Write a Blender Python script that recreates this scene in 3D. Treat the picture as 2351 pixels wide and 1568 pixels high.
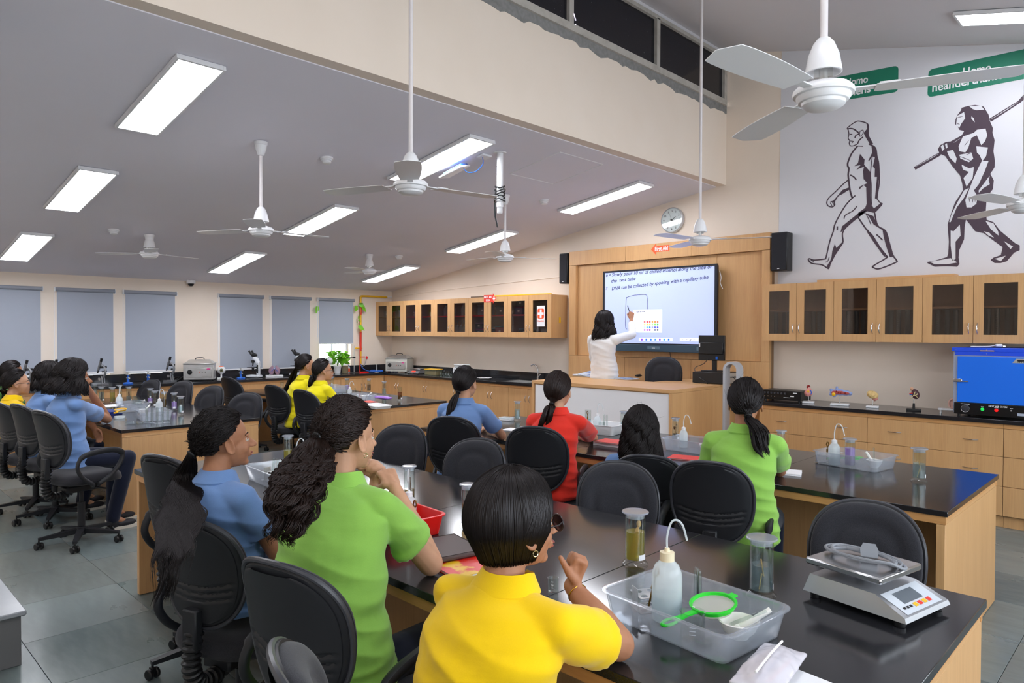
import bpy, bmesh, math, random
import numpy as np
from mathutils import Vector, Matrix, noise
random.seed(7); rng = np.random.default_rng(7)
D = bpy.data; SC = bpy.context.scene; COL = SC.collection
R_ = math.radians; PI = math.pi
for o in list(D.objects): D.objects.remove(o)

# ---------------------------------------------------------------- camera
FPX, CX, CY = 1600., 1175.5, 784.
_th, _pi, _ro = R_(44.37), -math.atan(25/1600.), R_(.2)
CAM = np.array([10.56, -7.627, 1.65])
_F0 = np.array([-math.sin(_th), math.cos(_th), 0]); _R0 = np.array([math.cos(_th), math.sin(_th), 0]); _U0 = np.array([0, 0, 1.])
CF = _F0*math.cos(_pi)+_U0*math.sin(_pi); _U1 = _U0*math.cos(_pi)-_F0*math.sin(_pi)
CR = _R0*math.cos(_ro)+_U1*math.sin(_ro); CU = _U1*math.cos(_ro)-_R0*math.sin(_ro)
cd = D.cameras.new('camera'); cam = D.objects.new('camera', cd); COL.objects.link(cam)
cd.sensor_fit = 'HORIZONTAL'; cd.sensor_width = 36; cd.lens = FPX/2351*36; cd.clip_start = .05; cd.clip_end = 100
M4 = Matrix.Identity(4)
for i in range(3):
    M4[i][0] = CR[i]; M4[i][1] = CU[i]; M4[i][2] = -CF[i]; M4[i][3] = CAM[i]
cam.matrix_world = M4; SC.camera = cam
def at(x, y, **k):
    """the place in the room seen at photo pixel (x, y) on a plane X=, Y= or Z=, or at depth D="""
    d = CF+CR*(x-CX)/FPX-CU*(y-CY)/FPX
    for a, i in (('X', 0), ('Y', 1), ('Z', 2)):
        if a in k: return CAM+(k[a]-CAM[i])/d[i]*d
    return CAM+k['D']*d

# ---------------------------------------------------------------- world, exposure
SC.view_settings.view_transform = 'Standard'; SC.view_settings.look = 'None'
SC.view_settings.exposure = 1.07; SC.view_settings.gamma = 1; SC.view_settings.use_curve_mapping = False
W = D.worlds.new('world'); SC.world = W; W.use_nodes = True
W.node_tree.nodes['Background'].inputs[0].default_value = (.90, .92, 1, 1)
W.node_tree.nodes['Background'].inputs[1].default_value = 3.5
PANEL = 12.          # strength of the ceiling light panels
PANEL_HIGH = 11.

# ---------------------------------------------------------------- materials
def lin(c):
    if isinstance(c, str): c = tuple(int(c[i:i+2], 16)/255 for i in (0, 2, 4))
    return tuple((v/12.92 if v <= .04045 else ((v+.055)/1.055)**2.4) for v in c)
def mat(name, c, rough=.5, metal=0, spec=.5, trans=0, alpha=1, emit=None, estr=0, coat=0, ior=1.45, sheen=0):
    m = D.materials.new(name); m.use_nodes = True; b = m.node_tree.nodes['Principled BSDF']
    l = lin(c); I = b.inputs
    I['Base Color'].default_value = (*l, 1); I['Roughness'].default_value = rough; I['Metallic'].default_value = metal
    I['Specular IOR Level'].default_value = spec; I['Transmission Weight'].default_value = trans; I['IOR'].default_value = ior
    I['Alpha'].default_value = alpha; I['Coat Weight'].default_value = coat; I['Sheen Weight'].default_value = sheen
    if emit: I['Emission Color'].default_value = (*lin(emit), 1); I['Emission Strength'].default_value = estr
    return m
def tex(m, scale=(1, 1, 1), c2=None, amt=.5, nscale=8, detail=4, bump=0, bdist=.002, lo=.3, hi=.7, coords='Object', kind='noise', rough2=None):
    """mix the base colour towards c2 with stretched noise, and optionally bump"""
    N = m.node_tree.nodes; L = m.node_tree.links; b = N['Principled BSDF']
    tc = N.new('ShaderNodeTexCoord'); mp = N.new('ShaderNodeMapping'); mp.inputs['Scale'].default_value = scale
    L.new(tc.outputs[coords], mp.inputs[0])
    if kind == 'noise':
        n = N.new('ShaderNodeTexNoise'); n.inputs['Scale'].default_value = nscale; n.inputs['Detail'].default_value = detail
    else:
        n = N.new('ShaderNodeTexVoronoi'); n.inputs['Scale'].default_value = nscale
    L.new(mp.outputs[0], n.inputs['Vector']); out = n.outputs[0]
    r = N.new('ShaderNodeMapRange'); r.inputs[1].default_value = lo; r.inputs[2].default_value = hi; L.new(out, r.inputs[0])
    if c2 is not None:
        mx = N.new('ShaderNodeMix'); mx.data_type = 'RGBA'
        prev = b.inputs['Base Color'].links[0].from_socket if b.inputs['Base Color'].links else None
        if prev: L.new(prev, mx.inputs[6])
        else: mx.inputs[6].default_value = b.inputs['Base Color'].default_value
        mx.inputs[7].default_value = (*lin(c2), 1)
        q = N.new('ShaderNodeMath'); q.operation = 'MULTIPLY'; q.inputs[1].default_value = amt
        L.new(r.outputs[0], q.inputs[0]); L.new(q.outputs[0], mx.inputs[0]); L.new(mx.outputs[2], b.inputs['Base Color'])
    if rough2 is not None:
        q = N.new('ShaderNodeMapRange'); q.inputs[3].default_value = b.inputs['Roughness'].default_value; q.inputs[4].default_value = rough2
        L.new(r.outputs[0], q.inputs[0]); L.new(q.outputs[0], b.inputs['Roughness'])
    if bump:
        bp = N.new('ShaderNodeBump'); bp.inputs['Strength'].default_value = bump; bp.inputs['Distance'].default_value = bdist
        if b.inputs['Normal'].links: L.new(b.inputs['Normal'].links[0].from_socket, bp.inputs['Normal'])
        L.new(out, bp.inputs['Height']); L.new(bp.outputs[0], b.inputs['Normal'])
    return m
def glassy(name, tint, rough=.02, base=.04, scat=0, scol='FFFFFF'):
    """thin clear pane, wall of glassware or film: see-through with a fresnel gloss and optionally some haze"""
    m = D.materials.new(name); m.use_nodes = True; N = m.node_tree.nodes; L = m.node_tree.links
    N.remove(N['Principled BSDF']); out = N['Material Output']
    t = N.new('ShaderNodeBsdfTransparent'); t.inputs[0].default_value = (*lin(tint), 1)
    g = N.new('ShaderNodeBsdfGlossy'); g.inputs['Roughness'].default_value = rough
    lw = N.new('ShaderNodeLayerWeight'); pw = N.new('ShaderNodeMath'); pw.operation = 'POWER'; pw.inputs[1].default_value = 4.5; L.new(lw.outputs['Facing'], pw.inputs[0])
    lw2 = N.new('ShaderNodeMath'); lw2.operation = 'MULTIPLY'; lw2.inputs[1].default_value = .75; L.new(pw.outputs[0], lw2.inputs[0])
    a = N.new('ShaderNodeMath'); a.operation = 'ADD'; a.inputs[1].default_value = base; a.use_clamp = True; L.new(lw2.outputs[0], a.inputs[0])
    mx = N.new('ShaderNodeMixShader'); L.new(a.outputs[0], mx.inputs[0]); src = t.outputs[0]
    if scat:
        d = N.new('ShaderNodeBsdfDiffuse'); d.inputs[0].default_value = (*lin(scol), 1)
        tr = N.new('ShaderNodeBsdfTranslucent'); tr.inputs[0].default_value = (*lin(scol), 1)
        m1 = N.new('ShaderNodeMixShader'); m1.inputs[0].default_value = .5; L.new(d.outputs[0], m1.inputs[1]); L.new(tr.outputs[0], m1.inputs[2])
        m2 = N.new('ShaderNodeMixShader'); m2.inputs[0].default_value = scat; L.new(t.outputs[0], m2.inputs[1]); L.new(m1.outputs[0], m2.inputs[2]); src = m2.outputs[0]
    L.new(src, mx.inputs[1]); L.new(g.outputs[0], mx.inputs[2]); L.new(mx.outputs[0], out.inputs[0])
    return m
def emis(name, c, s):
    return mat(name, c, .5, emit=c, estr=s, spec=.2)
MT = {}
def M(k): return MT[k]
MT['wall'] = tex(mat('cream_paint', 'EADCCD', .75), nscale=2.2, c2='E0D0BE', amt=.35)
MT['mural'] = tex(mat('mural_paint', 'D9D9DE', .6), nscale=1.2, c2='CFD0D8', amt=.4)
MT['ceil'] = tex(mat('ceiling_paint', 'E2E0E9', .85), nscale=.8, c2='DCD8DE', amt=.5)
MT['floorbase'] = mat('floor_grout', '6A706E', .8)
MT['wood'] = tex(tex(mat('beech_laminate', 'D0A26E', .42), scale=(34, 34, 1.4), nscale=3, detail=6, c2='B88A5C', amt=.55), scale=(6, 6, .5), nscale=2, c2='DCB07C', amt=.4)
MT['woodh'] = tex(tex(mat('beech_laminate_cross', 'D0A26E', .42), scale=(1.4, 34, 34), nscale=3, detail=6, c2='B88A5C', amt=.5), scale=(.5, 6, 6), nscale=2, c2='DCB07C', amt=.4)
MT['woodin'] = mat('cabinet_inside', '8A6A4C', .6)
MT['lip'] = tex(mat('beech_lipping', 'CF9A62', .4), scale=(3, 30, 30), nscale=3, c2='BE8650', amt=.5)
MT['granite'] = tex(mat('black_granite', '222225', .13, spec=.6), nscale=420, detail=1, c2='3A3B40', amt=.55, lo=.55, hi=.75)
MT['chrome'] = mat('brushed_steel', 'C8C8CA', .25, metal=1)
MT['steel'] = tex(mat('stainless', 'CFCFCE', .34, metal=.8), scale=(2, 60, 2), nscale=4, c2='A9A7A2', amt=.4)
MT['white'] = mat('white_enamel', 'E4E4E6', .3)
MT['whitep'] = mat('white_plastic', 'E8E8EA', .4)
MT['fabric'] = tex(mat('black_fabric', '26262A', .95, spec=.15, sheen=.15), nscale=500, detail=1, c2='3C3C42', amt=.6, bump=.3, bdist=.001)
MT['shell'] = tex(mat('black_plastic', '232428', .45, spec=.4), nscale=300, detail=1, bump=.08, bdist=.0005)
MT['rim'] = mat('grey_black_plastic', '3B3C42', .35)
MT['blk'] = mat('dark_plastic', '141416', .4)
MT['glass'] = glassy('clear_glass', 'F8FBFA', .03, .05)
MT['pane'] = glassy('cabinet_pane', 'CFC8C2', .03, .05)
MT['winpane'] = glassy('window_pane', 'F2F6F6', .02, .02)
MT['blind'] = tex(mat('grey_blind_fabric', 'A6ADBA', .85), nscale=350, detail=1, c2='949BA9', amt=.3)
MT['blindtube'] = mat('blind_tube', '8F949F', .5)
MT['panel'] = emis('led_diffuser', 'F6F8FF', PANEL)
MT['panelh'] = emis('led_diffuser_high', 'F6F8FF', PANEL_HIGH)
MT['black'] = mat('print_black', '15131A', .6)
MT['purple'] = mat('mural_ink', '4A3C48', .6)
MT['green'] = mat('label_green', '1B7A60', .5)
MT['paper'] = mat('white_paper', 'EDEDF0', .6)
MT['red'] = mat('sign_red', 'DE3420', .5)
MT['orange'] = mat('sign_orange', 'EE5A24', .5)
MT['redp'] = mat('red_plastic', 'E01A14', .3)
MT['yellow'] = mat('yellow_plastic', 'EBB51E', .4)
MT['bluep'] = mat('blue_plastic', '1D5FC0', .4)
MT['greenp'] = mat('bright_green_plastic', '25D02E', .35)

# ---------------------------------------------------------------- mesh helpers
class MB:
    def __init__(s, M=None): s.v = []; s.f = []; s.M = M
    def add(s, vs, fs):
        n = len(s.v)
        if s.M is not None: vs = [tuple(s.M @ Vector(p)) for p in vs]
        s.v += [tuple(p) for p in vs]; s.f += [tuple(i+n for i in f) for f in fs]; return s
    def box(s, x0, x1, y0, y1, z0, z1, b=0):
        if b <= 0 or min(x1-x0, y1-y0, z1-z0) < 2.2*b:
            return s.add([(x0,y0,z0),(x1,y0,z0),(x1,y1,z0),(x0,y1,z0),(x0,y0,z1),(x1,y0,z1),(x1,y1,z1),(x0,y1,z1)],
                         [(0,3,2,1),(4,5,6,7),(0,1,5,4),(1,2,6,5),(2,3,7,6),(3,0,4,7)])
        V = []; idx = {}
        lo = (x0, y0, z0); hi = (x1, y1, z1)
        for cx in (0, 1):
            for cy in (0, 1):
                for cz in (0, 1):
                    for ax in range(3):
                        c = [cx, cy, cz]; p = []
                        for i in range(3):
                            e = hi[i] if c[i] else lo[i]
                            if i != ax: e += -b if c[i] else b
                            p.append(e)
                        idx[(cx, cy, cz, ax)] = len(V); V.append(tuple(p))
        F = []
        for ax in range(3):
            u, w = [i for i in range(3) if i != ax]
            for sd in (0, 1):
                q = []
                for a, c in ((0,0),(1,0),(1,1),(0,1)):
                    k = [0,0,0]; k[ax] = sd; k[u] = a; k[w] = c; q.append(idx[(*k, ax)])
                F.append(tuple(q))
        for ax in range(3):
            u, w = [i for i in range(3) if i != ax]
            for a in (0, 1):
                for c in (0, 1):
                    k0 = [0,0,0]; k0[u] = a; k0[w] = c; k1 = list(k0); k1[ax] = 1
                    F.append((idx[(*k0, u)], idx[(*k1, u)], idx[(*k1, w)], idx[(*k0, w)]))
        for cx in (0, 1):
            for cy in (0, 1):
                for cz in (0, 1): F.append(tuple(idx[(cx, cy, cz, a)] for a in range(3)))
        return s.add(V, F)
    def cbox(s, c, d, b=0): return s.box(c[0]-d[0]/2, c[0]+d[0]/2, c[1]-d[1]/2, c[1]+d[1]/2, c[2]-d[2]/2, c[2]+d[2]/2, b)
    def lathe(s, prof, n=24, c=(0, 0, 0), cap=True):
        V = []; F = []
        for r, z in prof:
            for k in range(n):
                a = 2*PI*k/n; V.append((c[0]+r*math.cos(a), c[1]+r*math.sin(a), c[2]+z))
        for i in range(len(prof)-1):
            for k in range(n):
                k2 = (k+1) % n; F.append((i*n+k, i*n+k2, (i+1)*n+k2, (i+1)*n+k))
        if cap:
            F.append(tuple(range(n-1, -1, -1))); m = (len(prof)-1)*n; F.append(tuple(range(m, m+n)))
        return s.add(V, F)
    def tube(s, path, r, n=8, cap=True, flat=1.0, closed=False, ref=None):
        P = [Vector(p) for p in path]; m = len(P); rs = r if isinstance(r, (list, tuple)) else [r]*m
        V = []; F = []; nrm = None
        for i in range(m):
            if closed: t = P[(i+1) % m]-P[i-1]
            else: t = P[min(i+1, m-1)]-P[max(i-1, 0)]
            if t.length < 1e-9: t = Vector((0, 0, 1))
            t.normalize()
            if nrm is None:
                rf = Vector(ref) if ref else (Vector((0, 0, 1)) if abs(t.z) < .9 else Vector((1, 0, 0)))
                nrm = rf-t*rf.dot(t)
            else: nrm = nrm-t*nrm.dot(t)
            nrm.normalize(); bi = t.cross(nrm)
            for k in range(n):
                a = 2*PI*k/n; V.append(P[i]+nrm*math.cos(a)*rs[i]+bi*math.sin(a)*rs[i]*flat)
        lim = m if closed else m-1
        for i in range(lim):
            for k in range(n):
                k2 = (k+1) % n; j = (i+1) % m; F.append((i*n+k, i*n+k2, j*n+k2, j*n+k))
        if cap and not closed: F.append(tuple(range(n-1, -1, -1))); F.append(tuple(range((m-1)*n, m*n)))
        return s.add(V, F)
    def cyl(s, p0, p1, r0, r1=None, n=16): return s.tube([p0, p1], [r0, r0 if r1 is None else r1], n)
    def ell(s, c, r, Rm=None, nu=16, nv=10):
        V = []; F = []; c = Vector(c)
        for j in range(nv+1):
            t = PI*j/nv
            for i in range(nu):
                a = 2*PI*i/nu; p = Vector((r[0]*math.sin(t)*math.cos(a), r[1]*math.sin(t)*math.sin(a), r[2]*math.cos(t)))
                V.append(c+(Rm @ p if Rm is not None else p))
        for j in range(nv):
            for i in range(nu):
                i2 = (i+1) % nu; F.append((j*nu+i, (j+1)*nu+i, (j+1)*nu+i2, j*nu+i2))
        return s.add(V, F)
    def cap_(s, p0, p1, r0, r1, n=12):
        """tapered limb with round ends"""
        p0 = Vector(p0); p1 = Vector(p1); d = (p1-p0); L = d.length; d = d/L if L > 1e-6 else Vector((0, 0, 1))
        pts = []; rs = []
        for k in range(4): a = PI/2*(1-k/4); pts.append(p0-d*r0*math.sin(a)); rs.append(max(r0*math.cos(a), r0*.05))
        pts.append(p0); rs.append(r0); pts.append(p1); rs.append(r1)
        for k in range(1, 5): a = PI/2*k/4; pts.append(p1+d*r1*math.sin(a)); rs.append(max(r1*math.cos(a), r1*.05))
        return s.tube(pts, rs, n)
    def prism(s, poly, z0, z1):
        n = len(poly); V = [(x, y, z0) for x, y in poly]+[(x, y, z1) for x, y in poly]
        return s.add(V, [tuple(range(n-1, -1, -1)), tuple(range(n, 2*n))]+[(i, (i+1) % n, n+(i+1) % n, n+i) for i in range(n)])
    def loft(s, rings, n=20):
        """rings: (centre, rx, ry, yaw) horizontal-ish ellipses; closed at both ends"""
        V = []; F = []
        for c, rx, ry, yaw, *tl in rings:
            tilt = tl[0] if tl else 0
            Rm = Matrix.Rotation(yaw, 3, 'Z') @ Matrix.Rotation(-tilt, 3, 'X')
            for k in range(n):
                a = 2*PI*k/n; V.append(Vector(c)+Rm @ Vector((rx*math.cos(a), ry*math.sin(a), 0)))
        for i in range(len(rings)-1):
            for k in range(n):
                k2 = (k+1) % n; F.append((i*n+k, i*n+k2, (i+1)*n+k2, (i+1)*n+k))
        F.append(tuple(range(n-1, -1, -1))); m = (len(rings)-1)*n; F.append(tuple(range(m, m+n)))
        return s.add(V, F)
    def mesh(s, name, smooth=40):
        me = D.meshes.new(name); me.from_pydata(s.v, [], s.f); me.validate()
        bm = bmesh.new(); bm.from_mesh(me); bmesh.ops.recalc_face_normals(bm, faces=bm.faces); bm.to_mesh(me); bm.free()
        if smooth:
            me.polygons.foreach_set('use_smooth', [True]*len(me.polygons)); me.set_sharp_from_angle(angle=R_(smooth))
        return me
def obj(name, me, m, parent=None, loc=None, rot=None, label=None):
    if isinstance(me, MB): me = me.mesh(name)
    o = D.objects.new(name, me); COL.objects.link(o)
    if m is not None and not me.materials:
        for q in (m if isinstance(m, (list, tuple)) else [m]): me.materials.append(q)
    if parent is not None: o.parent = parent
    if loc is not None: o.location = loc
    if rot is not None: o.rotation_euler = rot
    if label: o['label'] = label
    return o
def thing(name, label, cat, loc=(0, 0, 0), rz=0, group=None, rot=None):
    o = D.objects.new(name, None); COL.objects.link(o); o.empty_display_size = .05
    o.location = tuple(loc); o.rotation_euler = rot if rot else (0, 0, rz)
    o['label'] = label; o['category'] = cat
    if group: o['group'] = group
    return o
def tag(o, label, cat, group=None):
    o['label'] = label; o['category'] = cat
    if group: o['group'] = group
    return o
def struct(name, mb, m, loc=None):
    o = obj(name, mb, m, loc=loc); o['kind'] = 'structure'; return o
def kids(o): return [c for c in D.objects if c.parent == o]
def dup(root, loc=None, rz=None, label=None, group=None, cache={}):
    ch = cache.get(root.name)
    if ch is None:
        ch = [(c, kids(c)) for c in kids(root)]; cache[root.name] = ch
    r = root.copy(); COL.objects.link(r)
    if loc is not None: r.location = tuple(loc)
    if rz is not None: r.rotation_euler = (0, 0, rz)
    if label: r['label'] = label
    if group: r['group'] = group
    for c, gs in ch:
        k = c.copy(); COL.objects.link(k); k.parent = r
        for g in gs:
            q = g.copy(); COL.objects.link(q); q.parent = k
    return r
def textmesh(s, size, ext=.0015, bold=0.0, align='LEFT'):
    cu = D.curves.new('lettering', 'FONT'); cu.body = s; cu.size = size; cu.extrude = ext; cu.offset = bold; cu.align_x = align
    cu.resolution_u = 3
    o = D.objects.new('lettering', cu); COL.objects.link(o); bpy.context.view_layer.update()
    me = D.meshes.new_from_object(o.evaluated_get(bpy.context.evaluated_depsgraph_get()))
    D.objects.remove(o); D.curves.remove(cu); me.name = 'lettering'; me.materials.clear(); return me
def xform(me, Mx):
    me.transform(Mx); return me
def wallM(x, y, z, ry=0):
    """maps drawing plane (x right, y up) onto the front wall, facing the room"""
    return Matrix.Translation((x, y, z)) @ Matrix.Rotation(PI/2, 4, 'X')
def bez(pts, n=8, closed=False):
    """smooth curve through points (Catmull-Rom)"""
    P = [Vector(p) for p in pts]; m = len(P); out = []
    rg = range(m) if closed else range(m-1)
    for i in rg:
        p1 = P[i]; p2 = P[(i+1) % m]
        p0 = P[i-1] if (i > 0 or closed) else p1*2-p2
        p3 = P[(i+2) % m] if (i+2 < m or closed) else p2*2-p1
        for k in range(n):
            t = k/n; out.append(.5*((2*p1)+(p2-p0)*t+(2*p0-5*p1+4*p2-p3)*t*t+(3*p1-p0-3*p2+p3)*t**3))
    if not closed: out.append(P[-1])
    return out

# ================================================================ THE SETTING
XB, ZL0, SL = 6.605, 2.36, .1545       # beam wall X, low ceiling height at the window wall, slope
ZBEAM = ZL0+SL*XB                        # 3.38
XR, YB = 12.4, -9.3
def zc(x): return ZL0+SL*x if x < XB else 4.91-.245*(x-XB)
# floor with its tiles
fl = struct('floor', MB().box(-.2, XR+.2, YB-.2, .2, -.15, -.012), M('floorbase'))
FT = []
for i, (c, c2) in enumerate((('717D7F', '66716F'), ('65716F', '5B6768'), ('7C8482', '707A79'), ('5A6A6E', '506065'), ('757A76', '686F6C'))):
    FT.append(tex(tex(mat('kota_stone_%s' % 'abcde'[i], c, .26, spec=.5), nscale=2.2, scale=(1, 3.2, 1), c2=c2, amt=.9, detail=5, rough2=.36), nscale=5, scale=(1, 4, 1), c2='8A9594', amt=.35, detail=7, lo=.4, hi=.75))
ts = .62; tms = []
for m in FT:
    me = MB().box(-ts/2+.0012, ts/2-.0012, -ts/2+.0012, ts/2-.0012, -.012, 0, .001).mesh('tile'); me.materials.append(m); tms.append(me)
for i in range(20):
    for j in range(15):
        k = random.choices(range(5), (5, 3, 3, 1.3, 3))[0]
        o = D.objects.new('tile', tms[k]); COL.objects.link(o); o.parent = fl
        o.location = (ts*(i+.5), -ts*(j+.5), 0); o.rotation_euler = (0, 0, random.choice((0, PI)))
# front wall, back wall, right wall, the wall above the low ceiling
w = MB().box(-.2, XR+.2, 0, .2, -.15, 5.2); struct('wall_front', w, M('wall'))
struct('wall_back', MB().box(-.2, XR+.2, YB-.2, YB, -.15, 5.2), M('wall'))
w = MB().box(XR, XR+.2, YB, -8.6, -.15, 5.2).box(XR, XR+.2, -8.6, -1.2, -.15, .95).box(XR, XR+.2, -8.6, -1.2, 2.65, 5.2).box(XR, XR+.2, -1.2, 0, -.15, 5.2); struct('wall_right', w, M('wall'))
w = MB()
for k in range(6): w.box(XR+.05, XR+.10, -8.6+k*1.48-.02*(k > 0), -8.6+k*1.48+.04, .95, 2.65)
w.box(XR+.05, XR+.10, -8.6, -1.2, .95, 1.0).box(XR+.05, XR+.10, -8.6, -1.2, 2.6, 2.65); wr = struct('window_13', w, mat('aluminium_frame', 'C8C8C8', .4))  # unseen window, added so its daylight brightens the high ceiling
obj('pane', MB().box(XR+.07, XR+.076, -8.56, -1.24, 1.0, 2.6), M('winpane'), wr)
pl_ = D.lights.new('window_portal', 'AREA'); pl_.shape = 'RECTANGLE'; pl_.size = 7.4; pl_.size_y = 1.7; pl_.cycles.is_portal = True
po = D.objects.new('window_portal', pl_); COL.objects.link(po); po.location = (XR+.15, -4.9, 1.8); po.rotation_euler = (PI/2, 0, PI/2)  # portal that samples the sky through the added window
# left wall with six window openings
WIN = [(-6.10, -5.50), (-5.27, -4.67), (-4.46, -3.87), (-3.16, -2.55), (-2.33, -1.72), (-1.49, -.87)]
WZ0, WZ1 = 1.03, 2.12
w = MB(); ys = [YB]+[v for p in WIN for v in p]+[0]
for k in range(0, len(ys), 2): w.box(-.2, 0, ys[k], ys[k+1], -.15, 2.42)
for a, b in WIN: w.box(-.2, 0, a, b, -.15, WZ0).box(-.2, 0, a, b, WZ1, 2.42)
struct('wall_left', w, M('wall'))
alu = mat('white_window_frame', 'DDDDDD', .4)
for k, (a, b) in enumerate(WIN):
    f = MB()
    for q in ((a, a+.035, WZ0, WZ1), (b-.035, b, WZ0, WZ1), (a+.035, b-.035, WZ0, WZ0+.035), (a+.035, b-.035, WZ1-.035, WZ1)): f.box(-.15, -.11, *q)
    f.box(-.15, -.11, (a+b)/2-.015, (a+b)/2+.015, WZ0+.035, WZ1-.035)
    wo = struct('window_%d' % (k+1), f, alu)
    for y0, y1 in ((a+.035, (a+b)/2-.015), ((a+b)/2+.015, b-.035)):
        obj('pane', MB().box(-.133, -.127, y0, y1, WZ0+.035, WZ1-.035), M('winpane'), wo)
    g = MB()
    for q in range(1, 11): g.box(-.185, -.18, a, b, WZ0+q*.1-.003, WZ0+q*.1+.003)
    for q in range(1, 9): g.box(-.186, -.179, a+q*(b-a)/9-.003, a+q*(b-a)/9+.003, WZ0, WZ1)
    obj('grille', g, mat('grille_paint', 'C8C8C8', .5) if k == 0 else D.materials['grille_paint'], wo)
# low sloping ceiling, fascia wall with clerestory, high ceiling
c = MB().add([(-.2, YB-.2, ZL0-.2*SL), (XB-.12, YB-.2, ZBEAM-.12*SL), (XB-.12, .2, ZBEAM-.12*SL), (-.2, .2, ZL0-.2*SL), (-.2, YB-.2, ZL0+.15), (XB-.12, YB-.2, ZBEAM+.15), (XB-.12, .2, ZBEAM+.15), (-.2, .2, ZL0+.15)],
    [(0,1,2,3),(7,6,5,4),(0,4,5,1),(1,5,6,2),(2,6,7,3),(3,7,4,0)])
ceil = struct('ceiling', c, M('ceil'))
MT['ceilh'] = tex(mat('high_ceiling_paint', 'D5D3D6', .85), nscale=.8, c2='C9C8CE', amt=.5)
c = MB().add([(XB-.3, YB-.2, 4.985), (XR+.2, YB-.2, zc(XR+.2)), (XR+.2, .2, zc(XR+.2)), (XB-.3, .2, 4.985), (XB-.3, YB-.2, 5.3), (XR+.2, YB-.2, 5.3), (XR+.2, .2, 5.3), (XB-.3, .2, 5.3)],
    [(0,1,2,3),(7,6,5,4),(0,4,5,1),(1,5,6,2),(2,6,7,3),(3,7,4,0)])
struct('ceiling', c, M('ceilh'))
struct('wall_upper', MB().box(XB-.12, XB, YB, 0, ZBEAM-.012, 4.28), M('wall'))
struct('wall_upper', MB().box(XB-.12, XB, YB, 0, 4.86, 5.0), M('ceilh'))
# rough cement strip below the clerestory sill
cem = tex(mat('bare_cement', '8D8C8A', .9), nscale=25, c2='6F6E6C', amt=.7)
pts = [(0, 4.285), (YB, 4.285)]; y = YB; lower = []
while y < 0: lower.append((y, 4.215-.03*random.random()-(.02 if random.random() > .7 else 0))); y += .05+.08*random.random()
lower.append((0, 4.2))
V = [(XB+.004, a, b) for a, b in lower]+[(XB+.004, a, 4.29) for a, b in lower]; n = len(lower)
st = MB().add(V, [(i, i+1, n+i+1, n+i) for i in range(n-1)]); st.add([(XB-.001, a, b) for a, b in lower], []); 
st.f += [(i, 2*n+i, 2*n+i+1, i+1) for i in range(n-1)]
struct('trim_1', st, cem)
framem = tex(mat('dusty_frame', 'B5B0A8', .7), nscale=12, c2='8A8278', amt=.6, lo=.45, hi=.8)
darkp = tex(mat('blacked_out_glass', '17171F', .12, spec=.6), nscale=90, detail=2, c2='D8D8E0', amt=.5, lo=.74, hi=.8)
mull = [-.04, -1.47, -2.86, -4.25, -5.65, -7.05, -8.45]
for k in range(6):
    y1, y0 = mull[k], mull[k+1]; f = MB()
    f.box(XB-.05, XB+.012, y1-.03, y1+.03, 4.33, 4.84).box(XB-.05, XB+.03, y0, y1, 4.28, 4.345).box(XB-.05, XB+.012, y0, y1, 4.83, 4.87)
    wo = struct('window_%d' % (k+7), f, framem)
    obj('pane', MB().box(XB-.03, XB-.022, y0+.03, y1-.03, 4.345, 4.83), darkp, wo)
# scratches where light leaks through the film
sc = emis('light_through_scratch', 'EDE0FF', 1.6)
for pl in ([(1311, 18), (1318, 33), (1322, 47)], [(1321, 55), (1330, 72), (1340, 80), (1349, 85), (1357, 97)], [(1378, 97), (1384, 96)], [(1276, 52), (1270, 47)], [(1159, 8), (1185, 22), (1215, 36), (1240, 46)]):
    P_ = [at(x, y, X=XB-.019) for x, y in pl]
    w = MB().tube([tuple(p) for p in P_], .004, 4); o = obj('scratch', w, sc, D.objects['window_8'] if pl[0][0] > 1300 else D.objects['window_9'])
# ceiling hatch outline
g = MB(); q = [(5.62, -2.62), (6.28, -2.62), (6.28, -1.95), (5.62, -1.95)]
for i in range(4):
    a, b = q[i], q[(i+1) % 4]; g.cyl((a[0], a[1], zc(a[0])-.001), (b[0], b[1], zc(b[0])-.001), .004, n=4)
struct('trim_2', g, M('white'))
# wood-panelled bay behind the screen, piece by piece
PZ = 2.745
bay = struct('trim_3', MB().box(4.36, 7.2, -.09, -.001, 0, PZ-.01), M('woodin'))
def piece(x0, x1, z0, z1, y=-.15, yb=-.09): obj('panel', MB().box(x0+.0015, x1-.0015, y, yb, z0+.0015, z1-.0015, .002), M('wood'), bay)
for a, b in ((4.345, 5.29), (5.29, 6.25), (6.25, 7.215)): piece(a, b, 2.55, PZ)
piece(4.345, 4.47, 1.31, 2.55); piece(7.12, 7.215, 1.31, 2.55)
for a, b in ((4.47, 5.06), (5.06, 6.555), (6.555, 7.12)): piece(a, b, 1.31, 2.55, -.105)
for a, b in ((4.345, 5.29), (5.29, 6.25), (6.25, 7.215)): piece(a, b, .78, 1.31, -.15)
for a, b in ((4.345, 5.29), (5.29, 6.25), (6.25, 7.215)): piece(a, b, 0, .78, -.15)
# teacher's platform
struct('floor_platform', MB().box(4.36, 7.42, -1.95, -.155, .001, .25, .004), M('woodh'))
# beams of conduit on the front wall
struct('trim_4', MB().tube([(.12, -.008, 2.26), (1.2, -.008, 2.32), (2.6, -.008, 2.37), (4.34, -.008, 2.43)], .006, 6), M('wall'))
# painted mural field
mu = struct('wall_mural', MB().add([(7.24, -.004, 2.16), (XR, -.004, 2.16), (XR, -.004, zc(XR)-.002), (7.26, -.004, zc(7.26)-.002),
     (7.24, 0, 2.16), (XR, 0, 2.16), (XR, 0, zc(XR)), (7.26, 0, zc(7.26))], [(0,1,2,3),(4,7,6,5),(0,4,5,1),(1,5,6,2),(2,6,7,3),(3,7,4,0)]), M('mural'))

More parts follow.
